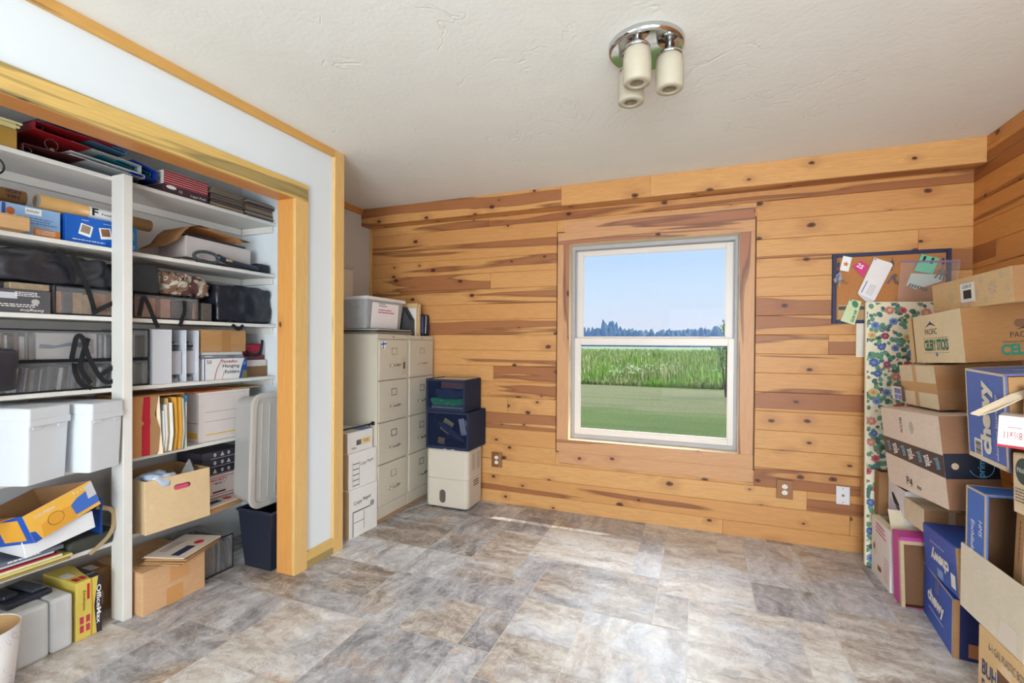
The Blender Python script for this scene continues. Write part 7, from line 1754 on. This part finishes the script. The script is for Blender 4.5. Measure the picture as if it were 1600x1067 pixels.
# outlets
def outlet(label, x, z, plate, w, h, kind='duplex'):
    t = thing('wall_outlet' if kind == 'duplex' else 'cable_outlet', label, 'outlet', (x, YB - 0.0065, z), (0, 0, 0), None)
    bm = BM(); add_box(bm, -w / 2, w / 2, -0.006 if kind != 'duplex' else -0.010, 0, -h / 2, h / 2, 0.002, 2); obj('cover_plate', bm, plate, t)
    y = -0.0068 if kind != 'duplex' else -0.0105
    if kind == 'duplex':
        for s in (-1, 1):
            bm = BM(); add_prism(bm, [(0.0165 * math.cos(a) , s * 0.0195 + 0.0145 * math.sin(a)) for a in [k * PI / 9 for k in range(18)]], Matrix(((1, 0, 0, 0), (0, 0, -1, y), (0, 1, 0, 0), (0, 0, 0, 1))), 0.002); o = obj('socket', bm, plain((232, 228, 218), 0.4), t)
            for (px, hh) in ((-0.006, 0.008), (0.006, 0.0065)):
                bm = BM(); add_box(bm, px - 0.0012, px + 0.0012, y - 0.0026, y - 0.002, s * 0.0195 - hh / 2 + 0.002, s * 0.0195 + hh / 2 + 0.002); obj('slot', bm, DARK, o)
            bm = BM(); add_lathe(bm, [(0, 0), (0.0022, 0), (0.0022, 0.0006), (0, 0.0006)], 10, Matrix.Translation((0, y - 0.002, s * 0.0195 - 0.0075)) @ Matrix.Rotation(R(90), 4, 'X')); obj('earth_hole', bm, DARK, o)
        bm = BM(); add_lathe(bm, [(0, 0), (0.003, 0), (0.003, 0.001), (0, 0.001)], 10, Matrix.Translation((0, y, 0)) @ Matrix.Rotation(R(90), 4, 'X')); obj('screw', bm, CHR, t)
    else:
        bm = BM(); add_lathe(bm, [(0, 0), (0.008, 0), (0.008, 0.002), (0.0045, 0.002), (0.0045, 0.009), (0.002, 0.009), (0.002, 0.004), (0, 0.004)], 16, Matrix.Translation((0, -0.006, 0)) @ Matrix.Rotation(R(90), 4, 'X')); obj('coax_jack', bm, plain((150, 140, 120), 0.3, 0.8), t)
        for z_ in (-0.042, 0.042):
            bm = BM(); add_lathe(bm, [(0, 0), (0.003, 0), (0.003, 0.001), (0, 0.001)], 10, Matrix.Translation((0, -0.006, z_)) @ Matrix.Rotation(R(90), 4, 'X')); obj('screw', bm, plain((90, 90, 96), 0.4, 0.5), t)
OAK = wood('oak_plate', 'z', srgb(150, 100, 64), srgb(162, 112, 74), srgb(126, 78, 46), srgb(80, 44, 26), 0.6, 0.0, island=False)
outlet('double socket on a brown wooden plate beside the dehumidifier', -1.502, 0.345, OAK, 0.088, 0.120)
outlet('double socket on a brown wooden plate right of the window', 0.528, 0.348, OAK, 0.092, 0.122)
outlet('white cable outlet plate near the floral board', 0.847, 0.348, plain((226, 222, 226), 0.4, var=0.02), 0.072, 0.112, 'coax')

# ================================================================== CEILING LIGHT
CHROME = plain((206, 206, 206), 0.06, 1.0, var=0.01)
g = G('frosted_glass')
pb = g.n('ShaderNodeBsdfPrincipled'); g.put(pb.inputs['Base Color'], srgb(222, 214, 196)); pb.inputs['Roughness'].default_value = 0.35; pb.inputs['Subsurface Weight'].default_value = 0.0
tl = g.n('ShaderNodeBsdfTranslucent'); g.put(tl.inputs[0], srgb(236, 228, 206)); mx = g.n('ShaderNodeMixShader'); mx.inputs[0].default_value = 0.4
g.t.links.new(pb.outputs[0], mx.inputs[1]); g.t.links.new(tl.outputs[0], mx.inputs[2]); g.t.links.new(mx.outputs[0], g.out.inputs[0]); FROST = g.m
LC = (-0.200, 1.905)
t = thing('ceiling_light', 'round chrome ceiling light with three frosted glass cylinders', 'ceiling light', (LC[0], LC[1], ZC))
bm = BM(); add_lathe(bm, [(0, -0.026), (0.132, -0.026), (0.141, -0.020), (0.143, -0.010), (0.143, 0.0), (0, 0)], 64); obj('canopy', bm, CHROME, t, False)
for f in t.children[0].data.polygons: f.use_smooth = len(f.vertices) > 3 and abs(f.normal.z) < 0.9
for (gx, gy) in ((-0.222, 1.818), (-0.112, 1.905), (-0.262, 1.955)):
    T = Matrix.Translation((gx - LC[0], gy - LC[1], 0))
    bm = BM(); add_lathe(bm, [(0.0, -0.062), (0.044, -0.062), (0.047, -0.055), (0.040, -0.046), (0.018, -0.044), (0.018, -0.0265), (0, -0.0265)], 32, T); lh = obj('lamp_holder', bm, CHROME, t, True)
    bm = BM(); r0, r1 = 0.0485, 0.0515
    add_lathe(bm, [(0.0, -0.0635), (r0 - 0.006, -0.0635), (r0, -0.070), (r1, -0.105), (r1, -0.180), (r1 - 0.003, -0.186), (0.026, -0.1875), (0.024, -0.185), (r1 - 0.006, -0.182), (r1 - 0.006, -0.105), (r0 - 0.006, -0.070), (0.0, -0.068)], 40, T); obj('glass_shade', bm, FROST, lh, True)
    bm = BM(); add_lathe(bm, [(0, -0.165), (0.012, -0.160), (0.020, -0.145), (0.020, -0.130), (0.012, -0.105), (0.012, -0.0685), (0, -0.0685)], 20, T); obj('bulb', bm, plain((226, 222, 210), 0.3), lh, True)
